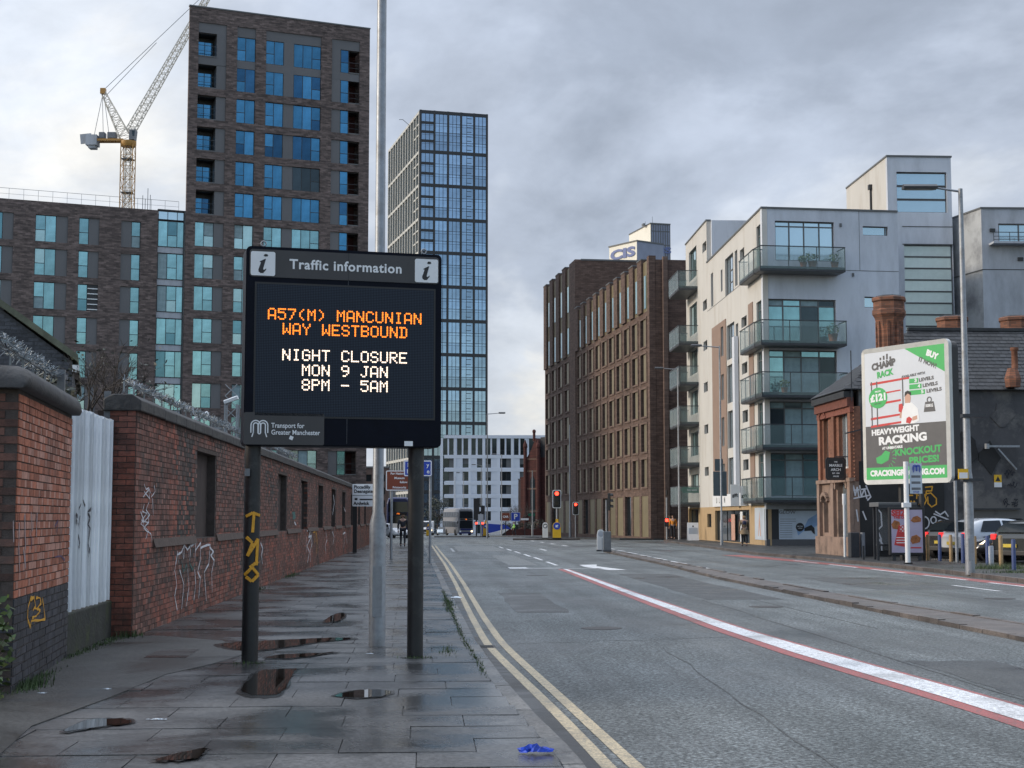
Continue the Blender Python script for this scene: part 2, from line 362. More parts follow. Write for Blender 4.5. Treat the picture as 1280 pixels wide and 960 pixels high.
def lin(pts, y):
    if y <= pts[0][1]: return pts[0][0]
    for (x0, y0), (x1, y1) in zip(pts, pts[1:]):
        if y <= y1: return x0 + (x1 - x0) * (y - y0) / (y1 - y0)
    return pts[-1][0]
def strip(name, lf, rf, y0, y1, step, z, m, parent=None, thick=0, **k):
    """sheet between x=lf(y) and x=rf(y)"""
    n = max(1, int((y1 - y0) / step)); ys = [y0 + (y1 - y0) * i / n for i in range(n + 1)]
    B = MB()
    A = [(lf(y), y, gz(y) + z) for y in ys]; C = [(rf(y), y, gz(y) + z) for y in ys]
    vs = A + C; fs = [(i, n + 1 + i, n + 2 + i, i + 1) for i in range(n)]
    B._add(vs, fs)
    if thick:
        for Q, flip in ((A, 0), (C, 1)):
            D = [(x, y, zz - thick) for x, y, zz in Q]; ff = [(i, i + 1, n + 2 + i, n + 1 + i) for i in range(n)]
            if flip: ff = [tuple(reversed(f)) for f in ff]
            B._add(Q + D, ff)
        for i, fl in ((0, 1), (n, 0)):
            q = [A[i], C[i], (C[i][0], C[i][1], C[i][2] - thick), (A[i][0], A[i][1], A[i][2] - thick)]
            B.face(list(reversed(q)) if fl else q)
    return B.build(name, m, parent, **k)

strip('ground', lambda y: -2500, lambda y: 2500, -300, 4000, 60, -.06, M['ground_soil'], kind='structure')
road = strip('road', lambda y: -45 if y < 108 else -150, lambda y: 90, -30, 330, 6, 0, M['asphalt'], kind='structure')

# kerb line of the left pavement (top outer edge)
KB = [(1.06, -10), (1.01, 9.9), (.88, 12.2), (.77, 14.8), (.66, 19.2), (.60, 26.3), (.52, 38.9), (.34, 60), (.10, 86), (-.5, 93), (-3, 97), (-8, 98.5)]
kx = lambda y: lin(KB, y)
pave = strip('left_pavement', lambda y: -4.6, lambda y: kx(y) - .14, -10, 97, 2, .066, M['joint'], thick=.07, kind='structure')
strip('verge_left', lambda y: -45, lambda y: -4.6, -20, 108, 10, .03, M['ground_soil'], kind='structure')
# kerb stones, each one its own piece
y = 6.0
while y < 92:
    l = .9; x0, x1 = kx(y), kx(y + l); h = .078 + random.uniform(-.004, .004); g = .008
    B = MB(); pts = [(x0 - .145, y + g), (x0, y + g), (x1, y + l - g), (x1 - .145, y + l - g)]
    B.slab(pts, -.03, h); B.build('kerbstone', M['kerbstone'], pave, bevel=.008 if y < 30 else 0); y += l
# paving slabs
cnt = 0; y = 7.0; row = 0; far = MB()
sh = {}
while y < 92:
    d = .62; off = (row % 2) * .42 + random.uniform(-.03, .03); x = kx(y) - .15; xr = x; first = True
    while xr > -4.0:
        wdt = .9 if not first else (.9 - off if off > .1 else .9); first = False
        xl = max(xr - wdt, -4.0)
        if xr - xl < .08: break
        zt = .080 + random.uniform(-.0035, .0035)
        if cnt < 300:
            tl = random.uniform(-.0022, .0022); tw = random.uniform(-.002, .002)
            B = MB(); g = .0035
            v = [(xl + g, y + g, zt + tl), (xr - g, y + g, zt + tw), (xr - g, y + d - g, zt - tl), (xl + g, y + d - g, zt - tw)]
            B._add([(a, b_, .05) for a, b_, c in v] + v, [(4, 5, 6, 7), (0, 1, 5, 4), (1, 2, 6, 5), (2, 3, 7, 6), (3, 0, 4, 7)])
            B.build('paving_slab', M['slab'], pave); cnt += 1
        else:
            far.brick(xl + .006, xr - .006, y + .006, y + d - .006, .05, zt)
        xr = xl
    y += d; row += 1
far.build('paving_slab', M['slab'], pave, kind='stuff')
# dark tarmac reinstatement in front of the gate
mb = MB(); pt = [(-4.3, 5), (-2.75, 5), (-2.62, 9.2), (-2.86, 11.5), (-2.66, 13.2), (-2.5, 15.2), (-2.2, 16.2), (-1.95, 17.6), (-2.5, 19.3), (-3.4, 20.1), (-4.3, 20.1)]
mb.slab(pt, .05, .0875).build('tarmac_patch', M['asphalt_patch'], pave)
c1 = Gd(180, 822, .09); mb = MB(); q = [Gd(180, 822, .09), Gd(233, 822, .09), Gd(250, 811, .09), Gd(200, 811, .09)]
mb.slab([(p.x, p.y) for p in q], .07, .0905).build('access_cover', M['slab'], pave)
# light lime streaks / repaired joints between slabs
# puddles lying in the dips
def puddle(pts, lab, ir=.09, k=4):
    """still water in a dip: rounded outline, with a damp dark margin round it"""
    P0 = [Gd(*p, .09) for p in pts]; n = len(P0)
    def smooth(sc_, jit):
        c = sum((p for p in P0), Vector()) / n; Q = []
        for i in range(n):
            p0, p1, p2, p3 = (P0[(i + j - 1) % n] for j in range(4))
            for j in range(k * 2):
                t = j / (k * 2)
                q = .5 * ((2 * p1) + (p2 - p0) * t + (2 * p0 - 5 * p1 + 4 * p2 - p3) * t * t + (3 * p1 - p0 - 3 * p2 + p3) * t ** 3)
                q = c + (q - c) * sc_; q.x += random.gauss(0, jit * .3); q.y += random.gauss(0, jit); Q.append((q.x, q.y))
        return Q
    o = MB().face([(x, y, .0905) for x, y in smooth(1, .02)]).build('puddle', M['puddle_water'], label=lab, cat='puddle', group='puddles on the left pavement', kind='stuff')
    MB().face([(x, y, .0885) for x, y in smooth(1.12, .03)]).build('damp_margin', M['damp_stone'], o)
mat('damp_stone', (.028, .028, .029), .22, var=.3, scale=12, alpha=.75)
puddle([(303, 864), (350, 866), (366, 840), (372, 836), (340, 837), (322, 840)], 'puddle just in front of the sign post with the yellow tag')
puddle([(276, 806), (300, 812), (340, 811), (395, 803), (437, 799), (420, 797), (345, 800), (300, 802)], 'long puddle behind the sign post with the yellow tag')
puddle([(333, 822), (372, 822), (420, 815), (400, 816), (352, 818)], 'thin brown puddle between the two sign posts', k=3)
puddle([(195, 950), (240, 948), (258, 938), (255, 935), (215, 943)], 'small puddle at the bottom edge of the pavement')
puddle([(80, 914), (128, 908), (165, 903), (150, 898), (110, 900)], 'puddle nearest the tarmac patch')
puddle([(405, 778), (425, 775), (432, 768), (425, 766), (412, 771)], 'small distant puddle left of the lamp column', k=3)
puddle([(418, 870), (470, 871), (488, 864), (450, 862)], 'shallow puddle in front of the lamp column', k=4)

# road markings, painted sheets 4 mm up
def polyline_strip(name, a, b, m, z=.004, kind=None):
    """a, b: lists of (x, y) for the two edges"""
    y0 = min(p[1] for p in a); y1 = max(p[1] for p in a)
    return strip(name, lambda y: lin(a, y), lambda y: lin(b, y), y0, y1, 1.2, z, m, road)
o_r = [(1.46, 5), (1.43, 9.9), (1.32, 12.8), (1.12, 18), (1.06, 20), (1.03, 25), (1.04, 37.5), (1.00, 53), (.74, 90)]
o_l = [(x - .10, y) for x, y in o_r]
i_r = [(1.29, 5), (1.25, 9.9), (1.15, 12.8), (.92, 18), (.86, 20), (.84, 25), (.84, 38), (.80, 53), (.54, 90)]
i_l = [(x - .10, y) for x, y in i_r]
polyline_strip('yellow_line', o_l, o_r, M['line_yellow']); polyline_strip('yellow_line', i_l, i_r, M['line_yellow'])
strip('gutter', lambda y: kx(y) + .002, lambda y: lin(i_l, y) - .0, 5, 90, 1.2, .002, M['joint'], road)
wr = [(5.2, 6), (5.08, 12.8), (4.80, 18), (4.62, 22), (4.54, 33), (4.52, 48.2)]
wl = [(4.83, 6), (4.70, 12.8), (4.42, 18), (4.32, 22), (4.33, 33), (4.40, 48.2)]
polyline_strip('red_strip', [(x - .17, y) for x, y in wl], [(x + .07, y) for x, y in wr], M['line_red'])
polyline_strip('white_line', wl, wr, M['line_white'], .008)
def rect_mark(x0, x1, y0, y1, m, name='lane_mark', sk=0):
    MB().face([(x0, y0, gz(y0) + .005), (x1, y0, gz(y0) + .005), (x1 + sk, y1, gz(y1) + .005), (x0 + sk, y1, gz(y1) + .005)]).build(name, m, road)
for a in ((4.48, 4.60, 52, 56.2), (4.48, 4.60, 58.4, 62.6), (4.42, 4.54, 64, 68), (4.36, 4.48, 70, 74), (4.3, 4.42, 76, 80), (4.2, 4.32, 82, 86)):
    rect_mark(*a, M['line_white'])
rect_mark(6.02, 6.18, 76, 80, M['line_white']); rect_mark(2.75, 3.35, 48.7, 49.9, M['line_white']); rect_mark(3.35, 4.40, 48.9, 49.2, M['line_white'])
rect_mark(4.6, 5.7, 48.5, 48.9, M['line_worn']); rect_mark(1.40, 1.52, 73.5, 82, M['line_worn'])
MB().face([(5.35, 52.4, .005), (6.0, 52.8, .005), (5.78, 50.9, .005), (6.3, 47.2, .005), (5.72, 47.3, .005), (5.3, 50.3, .005)]).build('arrow_mark', M['line_white'], road)
for i in range(7):
    y = 48.5 + i * 5.0; rect_mark(9.05 + .13 * i, 9.17 + .13 * i, y, y + 3.4, M['line_white'])
for i in range(5): rect_mark(8.2 - i * .2, 8.35 - i * .2, 88 + i * 6, 91 + i * 6, M['line_white'])
for x, y in ((6.4, 101), (7.6, 104), (8.8, 106), (3.4, 100), (2.2, 101)): rect_mark(x, x + .8, y, y + .5, M['line_worn'])
# ironwork, utility patches and old joints in the carriageway
def road_sheet(name, pts, m, z): return MB().face([(x, y, z) for x, y in pts]).build(name, M[m], road)
wetmat('asphalt_dark', (.05, .054, .055), (.075, .08, .08), 26, .45, .65, .6, .25, .5, 1.2, 60, gc=(.3, 1.7))
wetmat('asphalt_pale', (.15, .158, .156), (.19, .2, .195), 26, .5, .7, .6, .35, .5, 1.2, 60, gc=(.3, 1.7))
def rough_quad(x0, x1, y0, y1, n=8, j=.03):
    A = [(x0 + (x1 - x0) * i / n, y0 + random.gauss(0, j)) for i in range(n)] + [(x1 + random.gauss(0, j), y0 + (y1 - y0) * i / n) for i in range(n)]
    return A + [(x1 + (x0 - x1) * i / n, y1 + random.gauss(0, j)) for i in range(n)] + [(x0 + random.gauss(0, j), y1 + (y0 - y1) * i / n) for i in range(n)]
for x0, x1, y0, y1, m_ in ((1.6, 2.5, 26, 33, 'asphalt_dark'), (5.6, 7.1, 30, 44, 'asphalt_dark'), (2.9, 3.9, 52, 66, 'asphalt_pale'), (10.2, 12.6, 34, 41, 'asphalt_dark'), (1.7, 4.0, 74, 88, 'asphalt_pale'), (5.4, 6.4, 13.5, 17, 'asphalt_dark')):
    road_sheet('road_patch', rough_quad(x0, x1, y0, y1), m_, .0025)
for (xa, ya), (xb, yb), wd in (((1.15, 19.6), (4.2, 20.6), .02), ((1.3, 36), (4.3, 36.4), .03), ((2.6, 8.8), (3.0, 19.0), .018), ((5.3, 11.5), (5.5, 30), .03), ((6.6, 22), (6.4, 46), .03)):
    n = 14; A = []; B_ = []
    for i in range(n + 1):
        t = i / n; x = xa + (xb - xa) * t + random.gauss(0, .02); y = ya + (yb - ya) * t + random.gauss(0, .03); A.append((x - wd * .5, y - wd)); B_.append((x + wd * .5, y + wd))
    for i in range(n): pass
    mb = MB(); mb._add([(x, y, .0032) for x, y in A + B_], [(i, i + 1, n + 2 + i, n + 1 + i) for i in range(n)]); mb.build('sealed_crack', M['asphalt_pale' if xb > 4 and xb < 5 else 'asphalt_dark'], road)
mat('cast_iron', (.045, .04, .038), .45, metal=.4, var=.4, scale=12, bump=.6, bscale=30)
for x, y, r in ((2.6, 22.3, .3), (6.2, 27.5, .3), (3.2, 43, .3), (11.5, 30, .3)):
    mb = MB(); mb.slab([(x + r * math.cos(i * math.pi / 10), y + r * math.sin(i * math.pi / 10)) for i in range(20)], -.01, .005); mb.build('manhole_cover', M['cast_iron'], road)
for y in (19.0, 47.0):
    x = kx(y) + .02; gr_ = bx('gully_grate', M['cast_iron'], road, x, x + .22, y, y + .42, -.01, .004)
    for i in range(6): bx('bar', M['recess_dark'] if 'recess_dark' in M else M['joint'], gr_, .03, .19, .04 + i * .06, .065 + i * .06, .0135, .016)
# red edge strip and white lane line by the right pavement
strip('red_strip', lambda y: 14.0 - max(0, y - 52) * .075, lambda y: 14.55 - max(0, y - 52) * .04, 25, 66, 2, .004, M['line_red'], road)
for i in range(5): rect_mark(14.0, 14.14, 34 + i * 5, 37.4 + i * 5, M['line_white'], name='lane_mark')
rect_mark(12.6, 12.72, 33, 36, M['line_white'])

# central reservation of old stone
mn = [(7.3, 5), (7.75, 14), (7.80, 20), (7.74, 26), (7.76, 40), (8.2, 52), (8.35, 63), (8.5, 72), (8.8, 74)]
mf = [(9.0, 5), (8.95, 20), (8.55, 28), (8.5, 35), (8.75, 46), (8.85, 56), (9.0, 66), (9.05, 72), (8.9, 74)]
med = strip('central_reservation', lambda y: lin(mn, y) + .12, lambda y: lin(mf, y) - .12, 6, 73.5, 1.5, .06, M['median_stone'], thick=.1, kind='structure')
for edge, s in ((mn, 1), (mf, -1)):
    y = 12.0; k = 0
    while y < 73:
        l = .9; a, b = lin(edge, y), lin(edge, y + l)
        pts = [(a, y + .01), (a + s * .12, y + .01), (b + s * .12, y + l - .01), (b, y + l - .01)]
        if s < 0: pts = pts[::-1]
        MB().slab(pts, -.02, .075 + random.uniform(-.02, .012)).build('kerbstone', M['median_stone'], med); y += l
# right pavement
RK = [(14.6, 5), (14.7, 36), (15.1, 44), (15.2, 50), (15.0, 58), (14.5, 66), (15.1, 78), (16.0, 95), (16.4, 104), (18, 110), (22, 113.5), (30, 114)]
rx = lambda y: lin(RK, y)
rp = strip('right_pavement', lambda y: rx(y) + .15, lambda y: 60, 5, 113, 2, .11, M['asphalt_patch'], thick=.12, kind='structure')
y = 30.0
while y < 110:
    l = .915; a, b = rx(y), rx(y + l)
    MB().slab([(a, y + .01), (a + .15, y + .01), (b + .15, y + l - .01), (b, y + l - .01)], -.02, .115).build('kerbstone', M['median_stone'], rp); y += l
# pavement in front of the dark hotel and beyond
hp = strip('hotel_pavement', lambda y: 16.4 - (y - 117) * .086 - 1.5, lambda y: 60, 116.2, 200, 4, .12, M['asphalt_patch'], thick=.2, kind='structure')
# traffic island at the junction
isl = strip('traffic_island', lambda y: 6.9 + (y - 118) * .06, lambda y: 12.2 - abs(y - 118) * .25, 115.6, 121, .9, .13, M['median_stone'], thick=.16, kind='structure')
strip('traffic_island', lambda y: 1.2, lambda y: 7.4, 171, 176, 1, .12, M['median_stone'], thick=.15, kind='structure')
# ================================================================ brickwork
mat('brick_red', (.25, .078, .05), .75, var=.3, scale=14, bump=.25, bscale=60, objrand=.42, dirt=(.062, .045, .039), dscale=.8, dlo=.42, dhi=.62, coord='World')
mat('brick_header', (.23, .115, .09), .75, var=.25, scale=12, bump=.25, bscale=60, objrand=.32, dirt=(.06, .042, .036), dscale=.9, dlo=.52, dhi=.75)
mat('brick_dull', (.165, .073, .054), .8, var=.35, scale=10, bump=.25, bscale=60, objrand=.45, dirt=(.05, .042, .038), dscale=.6, dlo=.40, dhi=.62, coord='World')  # the far wall's shade is put into this brick tone, along with grime
mat('brick_orange', (.36, .125, .072), .75, var=.25, scale=12, bump=.2, bscale=60, objrand=.3, dirt=(.11, .06, .048), dscale=1.2, dlo=.5, dhi=.75)
mat('brick_pale', (.44, .225, .17), .75, var=.2, scale=12, bump=.2, bscale=60, objrand=.22, dirt=(.15, .08, .06), dscale=1.2, dlo=.52, dhi=.75)
mat('brick_blue', (.035, .036, .045), .55, var=.35, scale=10, bump=.25, bscale=50, objrand=.45)
mat('mortar', (.075, .06, .054), .9, var=.3, scale=8, bump=.3, bscale=80)
mat('coping_stone', (.035, .034, .035), .6, var=.35, scale=5, bump=.5, bscale=18, dirt=(.075, .072, .068), dscale=3)
mat('moss_concrete', (.03, .032, .028), .85, var=.4, scale=4, bump=.5, bscale=20, dirt=(.045, .06, .022), dscale=2.5, dlo=.5, dhi=.7)
mat('ledge_stone', (.085, .06, .05), .8, var=.3, scale=8, bump=.4, bscale=30)
mat('graffiti_white', (.62, .62, .66), .6, var=.15, scale=20)
mat('graffiti_yellow', (.72, .36, .03), .6, var=.15, scale=20)
mat('graffiti_black', (.015, .016, .025), .6, var=.1)
mat('graffiti_teal', (.03, .12, .11), .6, var=.1)
mat('graffiti_violet', (.10, .06, .12), .7, var=.1)
mat('graffiti_pale', (.36, .30, .31), .7, var=.2, scale=20)
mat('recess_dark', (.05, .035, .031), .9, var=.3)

def lay_bricks(par, x0, x1, z0, z1, mf, openings=(), indiv=0, depth=.1, proud=.006, course=.075):
    """Flemish bond: stretcher, header ... laid proud of the mortar bed. mf(x, z, header) -> material name"""
    st = {}; far = {}; n = 0; cells = []
    k = 0; z = z0
    while z + course * .6 <= z1:
        x = x0 - (.16 if k % 2 else 0); h = 0
        while x < x1:
            w_ = .1125 if h else .225; a, b = max(x, x0), min(x + w_, x1)
            if b - a > .03 and not any(a < ox1 - .01 and b > ox0 + .01 and z < oz1 - .01 and z + course > oz0 + .01 for ox0, ox1, oz0, oz1 in openings):
                cells.append((a, b, z, h))
            x += w_; h = 1 - h
        z += course; k += 1
    if indiv: cells.sort(key=lambda c: c[0] + (c[2] - 1.4) ** 2 * .05)
    for a, b, z, h in cells:
        m = mf((a + b) / 2, z, h); y0 = -proud + random.uniform(-.0025, .0025)
        zz = z + random.uniform(-.0015, .0015)
        if n < indiv:
            key = (round(b - a, 3), m)
            if key not in st: st[key] = MB().brick(0, b - a - .01, 0, depth, 0, course - .011).mesh('brick', M[m])
            link('brick', st[key], par, loc=(a + .005, y0, zz + .005)); n += 1
        else:
            far.setdefault(m, MB()).brick(a + .005, b - .005, y0, depth, zz + .005, zz + course - .006)
    for m, B in far.items(): B.build('brickwork', M[m], par, kind='stuff')

def facade(x0, x1, z0, z1, openings, y0=0.0, y1=.3, B=None):
    """solid wall with real rectangular holes"""
    B = B or MB()
    zs = sorted({z0, z1, *[v for o in openings for v in (o[2], o[3]) if z0 < v < z1]})
    for a, b in zip(zs, zs[1:]):
        m = (a + b) / 2; xs = [x0]
        ops = sorted([(o[0], o[1]) for o in openings if o[2] < m < o[3]])
        cur = x0
        for p, q in ops:
            if p > cur + 1e-4: B.box(cur, p, y0, y1, a, b)
            cur = max(cur, q)
        if cur < x1 - 1e-4: B.box(cur, x1, y0, y1, a, b)
    return B

# ---------------------------------------------------------------- the long brick boundary wall
wall = thing('brick_wall', 'long weathered red brick boundary wall with bricked-in window recesses along the pavement', 'wall', (-3.74, 20.0, 0), R(90 - .48))
WL = 72.0
ops = [(5.1 + 6.4 * k, 7.2 + 6.4 * k, 1.28, 2.72) for k in range(10)]
facade(0, WL, -.1, 3.0, ops, .004, .2).build('mortar_bed', M['mortar'], wall)
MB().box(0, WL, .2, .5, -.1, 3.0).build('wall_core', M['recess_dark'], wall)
def wall_m(x, z, h):
    if x < 4.6 and (z > 2.2 and random.random() < .35): return 'brick_dull'
    near = x < 7 and z < 2.5
    if z < 1.3: t = 'brick_red' if random.random() < .75 else 'brick_dull'
    elif x < 3.2: t = 'brick_red'
    else: t = 'brick_dull' if random.random() < .72 else 'brick_red'
    if h and random.random() < .4: t = 'brick_header'
    return t
lay_bricks(wall, 0, WL, .0, 3.0, wall_m, ops, indiv=300)
MB().box(-.012, .004, .0, .33, .0, 3.0).build('wall_end', M['mortar'], wall)
B = MB()                                               # bricks of the end face towards the camera
for k in range(40):
    z = k * .075; xs = [0, .1125, .3375] if k % 2 else [0, .225, .3375]
    for a, b in zip(xs, xs[1:]): B.box(-.02 - random.uniform(0, .003), -.012, a + .005, b - .005, z + .005, z + .069)
B.build('end_bricks', M['brick_red'], wall, kind='stuff')
for k in range(11):                                     # sloping brick ledge between the recesses
    a = 1.3 if k == 0 else .25 + 6.4 * k + 1.1; b = 5.0 + 6.4 * k
    if k: a = 7.35 + 6.4 * (k - 1)
    if b > WL: break
    MB().prismx([(-.05, 1.20), (.0, 1.19), (.0, 1.32), (-.012, 1.32)], a, b).build('ledge', M['ledge_stone'], wall)
    if k < 10:
        MB().prismx([(-.01, 2.70), (.18, 2.70), (.18, 2.78), (-.02, 2.76)], 5.05 + 6.4 * k, 7.25 + 6.4 * k).build('lintel', M['ledge_stone'], wall)
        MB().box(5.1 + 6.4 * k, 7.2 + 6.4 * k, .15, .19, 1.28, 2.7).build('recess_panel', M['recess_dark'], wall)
x = -.06
while x < WL:                                           # heavy coping stones
    l = min(.9, WL - x); dz = random.uniform(-.004, .004)
    MB().prismx([(-.07, 2.99 + dz), (.42, 2.99 + dz), (.42, 3.15 + dz), (.30, 3.21 + dz), (.05, 3.21 + dz), (-.07, 3.13 + dz)], x + .004, x + l - .004).build('coping_stone', M['coping_stone'], wall, bevel=.015 if x < 12 else 0)
    x += .9
# tags sprayed on the wall (local x along the wall, z up)
def wtag(par, mt, strokes, wd, y=-.0105, name='graffiti'):
    B = MB()
    for i, s in enumerate(strokes):                   # sprayed strokes: the line swells, thins and drips
        fine_ = [s[0]]
        for (x0, z0), (x1, z1) in zip(s, s[1:]):
            for t in (1, 2, 3): fine_.append((x0 + (x1 - x0) * t / 3 + random.gauss(0, wd * .12), z0 + (z1 - z0) * t / 3 + random.gauss(0, wd * .12)))
        for q, (a, b) in enumerate(zip(fine_, fine_[1:])):
            ribbon(B, [a, b], wd * random.uniform(.55, 1.45), y - i * .0002 - q * .00003)
            if random.random() < .12: ribbon(B, [b, (b[0], b[1] - wd * random.uniform(2, 6))], wd * .3, y - i * .0002)
    return B.build(name, M[mt], par)
wf = Frame(165, 19.97, 90 - .48)
wf.o = Vector((-3.74, 20.0, 0)); wf.a = R(90 - .48); wf.D = Vector((math.cos(wf.a), math.sin(wf.a), 0))
def px2(fr, pts): return [(fr.s(x, y), fr.z(x, y)) for x, y in pts]
def crop(ox, oy, s, pts): return [(ox + a / s, oy + b / s) for a, b in pts]
c4 = lambda pts: px2(wf, crop(0, 640, 4, pts))
wtag(wall, 'graffiti_white', [c4(p) for p in (
    [(885, 200), (870, 290), (880, 360), (870, 420), (882, 490)], [(882, 215), (905, 200), (918, 165), (915, 230)], [(918, 165), (935, 190), (950, 165), (945, 240)],
    [(952, 170), (975, 155), (972, 225)], [(975, 190), (1000, 155), (998, 240), (985, 300), (998, 330), (990, 430)], [(1000, 180), (1035, 165), (1048, 165), (1040, 260), (1018, 300), (1028, 440)],
    [(1045, 175), (1065, 200), (1050, 215), (1068, 240), (1055, 300), (1058, 400)], [(895, 290), (915, 360), (905, 480)], [(935, 290), (940, 380), (928, 470)], [(970, 290), (975, 360), (965, 440)])], .03)
wtag(wall, 'graffiti_teal', [c4(p) for p in ([(905, 250), (915, 300), (930, 260), (935, 300)], [(945, 255), (960, 290), (972, 258)])], .03)
c2 = lambda pts: px2(wf, crop(130, 440, 4.364, pts))
wtag(wall, 'graffiti_white', [c2(p) for p in (
    [(215, 720), (225, 750), (240, 740), (250, 770)], [(270, 730), (275, 760), (255, 790)], [(210, 790), (240, 750), (245, 800), (215, 760)], [(215, 830), (205, 870), (230, 880), (200, 920), (235, 930)],
    [(240, 820), (225, 860), (245, 890), (210, 930), (215, 960)], [(260, 800), (265, 890)])], .016)
wtag(wall, 'graffiti_white', [px2(wf, crop(0, 640, 4, p)) for p in ([(700, 0), (715, 40), (700, 60), (735, 90)], [(735, 0), (740, 50), (715, 80), (735, 100), (725, 135)], [(735, 95), (750, 110), (755, 135)])], .018)
c3 = lambda pts: px2(wf, crop(300, 540, 5.333, pts))
wtag(wall, 'graffiti_white', [c3(p) for p in (
    [(445, 660), (470, 650), (455, 700), (475, 690), (445, 760), (460, 800), (448, 870)], [(470, 660), (478, 740), (465, 800), (468, 860)], [(440, 700), (440, 800)],
    [(570, 660), (578, 720), (565, 760), (572, 815)], [(615, 665), (625, 700), (618, 750)], [(685, 680), (700, 670), (690, 770)], [(705, 670), (712, 740)], [(135, 740), (148, 780), (138, 820), (146, 880)])], .05)
wtag(wall, 'graffiti_yellow', [c3(p) for p in ([(485, 670), (500, 660), (495, 740)], [(505, 665), (512, 720), (510, 805)])], .07)
wtag(wall, 'graffiti_teal', [c3(p) for p in ([(345, 540), (365, 545), (350, 570), (368, 565)],)], .09)
wtag(wall, 'graffiti_white', [c3(p) for p in ([(620, 420), (628, 470), (615, 550)], [(690, 500), (700, 530)], [(360, 600), (372, 620)])], .05)

# ---------------------------------------------------------------- brick pier with rounded coping, left of the gate
pa = math.atan2(3.5, -.33)
pier = thing('brick_pier', 'orange brick pier with black rounded coping and blue-brick base, left of the white gate', 'wall', (-3.57, 13.6, 0), pa)
PL = 3.5
MB().box(0, PL, .004, 1.6, -.1, 2.74).build('mortar_bed', M['mortar'], pier)
def pier_m(x, z, h):
    if z < .86: return 'brick_blue'
    if z > 2.5: return 'brick_orange'
    if 1.98 < z < 2.06: return 'brick_orange'
    if h: return 'brick_pale' if random.random() < .8 else 'brick_orange'
    return 'brick_pale' if random.random() < .16 else 'brick_orange'
lay_bricks(pier, 0, PL, .0, 2.74, pier_m, indiv=300)
B = MB(); B2 = MB()
for k in range(36):
    z = k * .075; y = -.0 + (.11 if k % 2 else 0); h = k % 2
    while y < 1.6:
        w_ = .1125 if h else .225
        (B2 if z < .86 else B).box(-.008 - random.uniform(0, .003), .004, y + .005, min(y + w_, 1.6) - .005, z + .005, z + .069); y += w_; h = 1 - h
B.build('end_bricks', M['brick_dull'], pier, kind='stuff'); B2.build('end_bricks', M['brick_blue'], pier, kind='stuff')
prof = [(-.09, 2.74), (-.11, 2.79), (-.10, 2.86), (-.05, 2.92), (.03, 2.95), (.5, 2.97), (1.7, 2.97), (1.7, 2.74)]
B = MB()
rings = []
for x, sc_ in ((-.14, .0), (-.13, .4), (-.08, .75), (.02, .95), (.1, 1.0), (PL - .1, 1.0), (PL + .04, .8), (PL + .1, .4), (PL + .11, .0)):
    rings.append([(x, yy if yy > 1 else yy + (1 - sc_) * .05, 2.74 + (zz - 2.74) * sc_) for yy, zz in prof])
B.loft(rings, closed=True, sm=True).build('coping', M['coping_stone'], pier)
pf = Frame(12, 13.6, 0); pf.o = Vector((-3.57, 13.6, 0)); pf.a = pa; pf.D = Vector((math.cos(pa), math.sin(pa), 0))
cp_ = lambda pts: px2(pf, crop(0, 640, 4, pts))
wtag(pier, 'graffiti_yellow', [cp_(p) for p in (
    [(135, 475), (132, 530), (145, 575), (150, 545)], [(135, 475), (150, 425), (165, 430)], [(150, 440), (165, 425), (172, 470), (160, 490)], [(175, 430), (195, 430), (200, 455), (180, 480), (195, 495), (175, 520), (155, 530)],
    [(205, 430), (212, 470), (220, 535), (205, 540), (150, 545)], [(165, 480), (190, 485)])], .022)
wtag(pier, 'graffiti_pale', [cp_(p) for p in ([(90, 60), (88, 160), (92, 300)], [(118, 20), (120, 130), (122, 280), (112, 190)], [(150, 0), (155, 90)], [(60, 50), (62, 150)], [(180, 10), (176, 120)])], .03)
wtag(pier, 'graffiti_violet', [cp_(p) for p in ([(270, 70), (285, 40), (280, 100)], [(270, 225), (300, 220), (318, 240)], [(150, 120), (152, 180)])], .02)

# ---------------------------------------------------------------- white palisade gate on a mossy plinth
ga = math.atan2(2.86, -.08)
gate = thing('palisade_gate', 'white painted steel palisade gate with rust streaks and black graffiti', 'gate', (-3.98, 17.14, 0), ga)
mat('gate_paint', (.76, .80, .86), .5, var=.2, scale=7, dirt=(.24, .19, .16), dscale=3, dlo=.58, dhi=.72, stretch=(5, 5, .35), objrand=.2)
pts = [(-.033, .012), (-.022, -.006), (-.011, -.01), (0, .006), (.011, -.01), (.022, -.006), (.033, .012)]
def pale_mesh(h):
    B = MB(); back = [(x, y + .004) for x, y in pts]
    bot = [(x, y, 0) for x, y in pts]; top = [(x, y, h - .10 + (.10 - abs(x) * 1.8)) for x, y in pts]
    n = 7; B._add(bot + top, [(i, i + 1, n + i + 1, n + i) for i in range(n - 1)])
    b2 = [(x, y + .004, z) for x, y, z in bot]; t2 = [(x, y + .004, z) for x, y, z in top]
    B._add(b2 + t2, [(i + 1, i, n + i, n + i + 1) for i in range(n - 1)]); return B.mesh('pale', M['gate_paint'])
PM = pale_mesh(2.32)
NP = 22
for i in range(NP): link('pale', PM, gate, loc=(.05 + i * 2.78 / (NP - 1), -.02 + (i % 2) * .022 + random.uniform(-.006, .006), .56 + random.uniform(-.012, .012)), rot=(0, 0, random.uniform(-.1, .1)), scale=(1.3, 3.0, 1))
for z in (.75, 1.75, 2.6): bx('rail', M['gate_paint'], gate, 0, 2.85, .012, .05, z, z + .05)
for x in (-.03, 2.86): bx('gate_post', M['steel_grey'], gate, x, x + .06, .02, .1, .5, 3.25)
MB().box(-.05, 2.86, -.06, .35, -.1, .55).build('plinth', M['moss_concrete'], gate, bevel=.02)
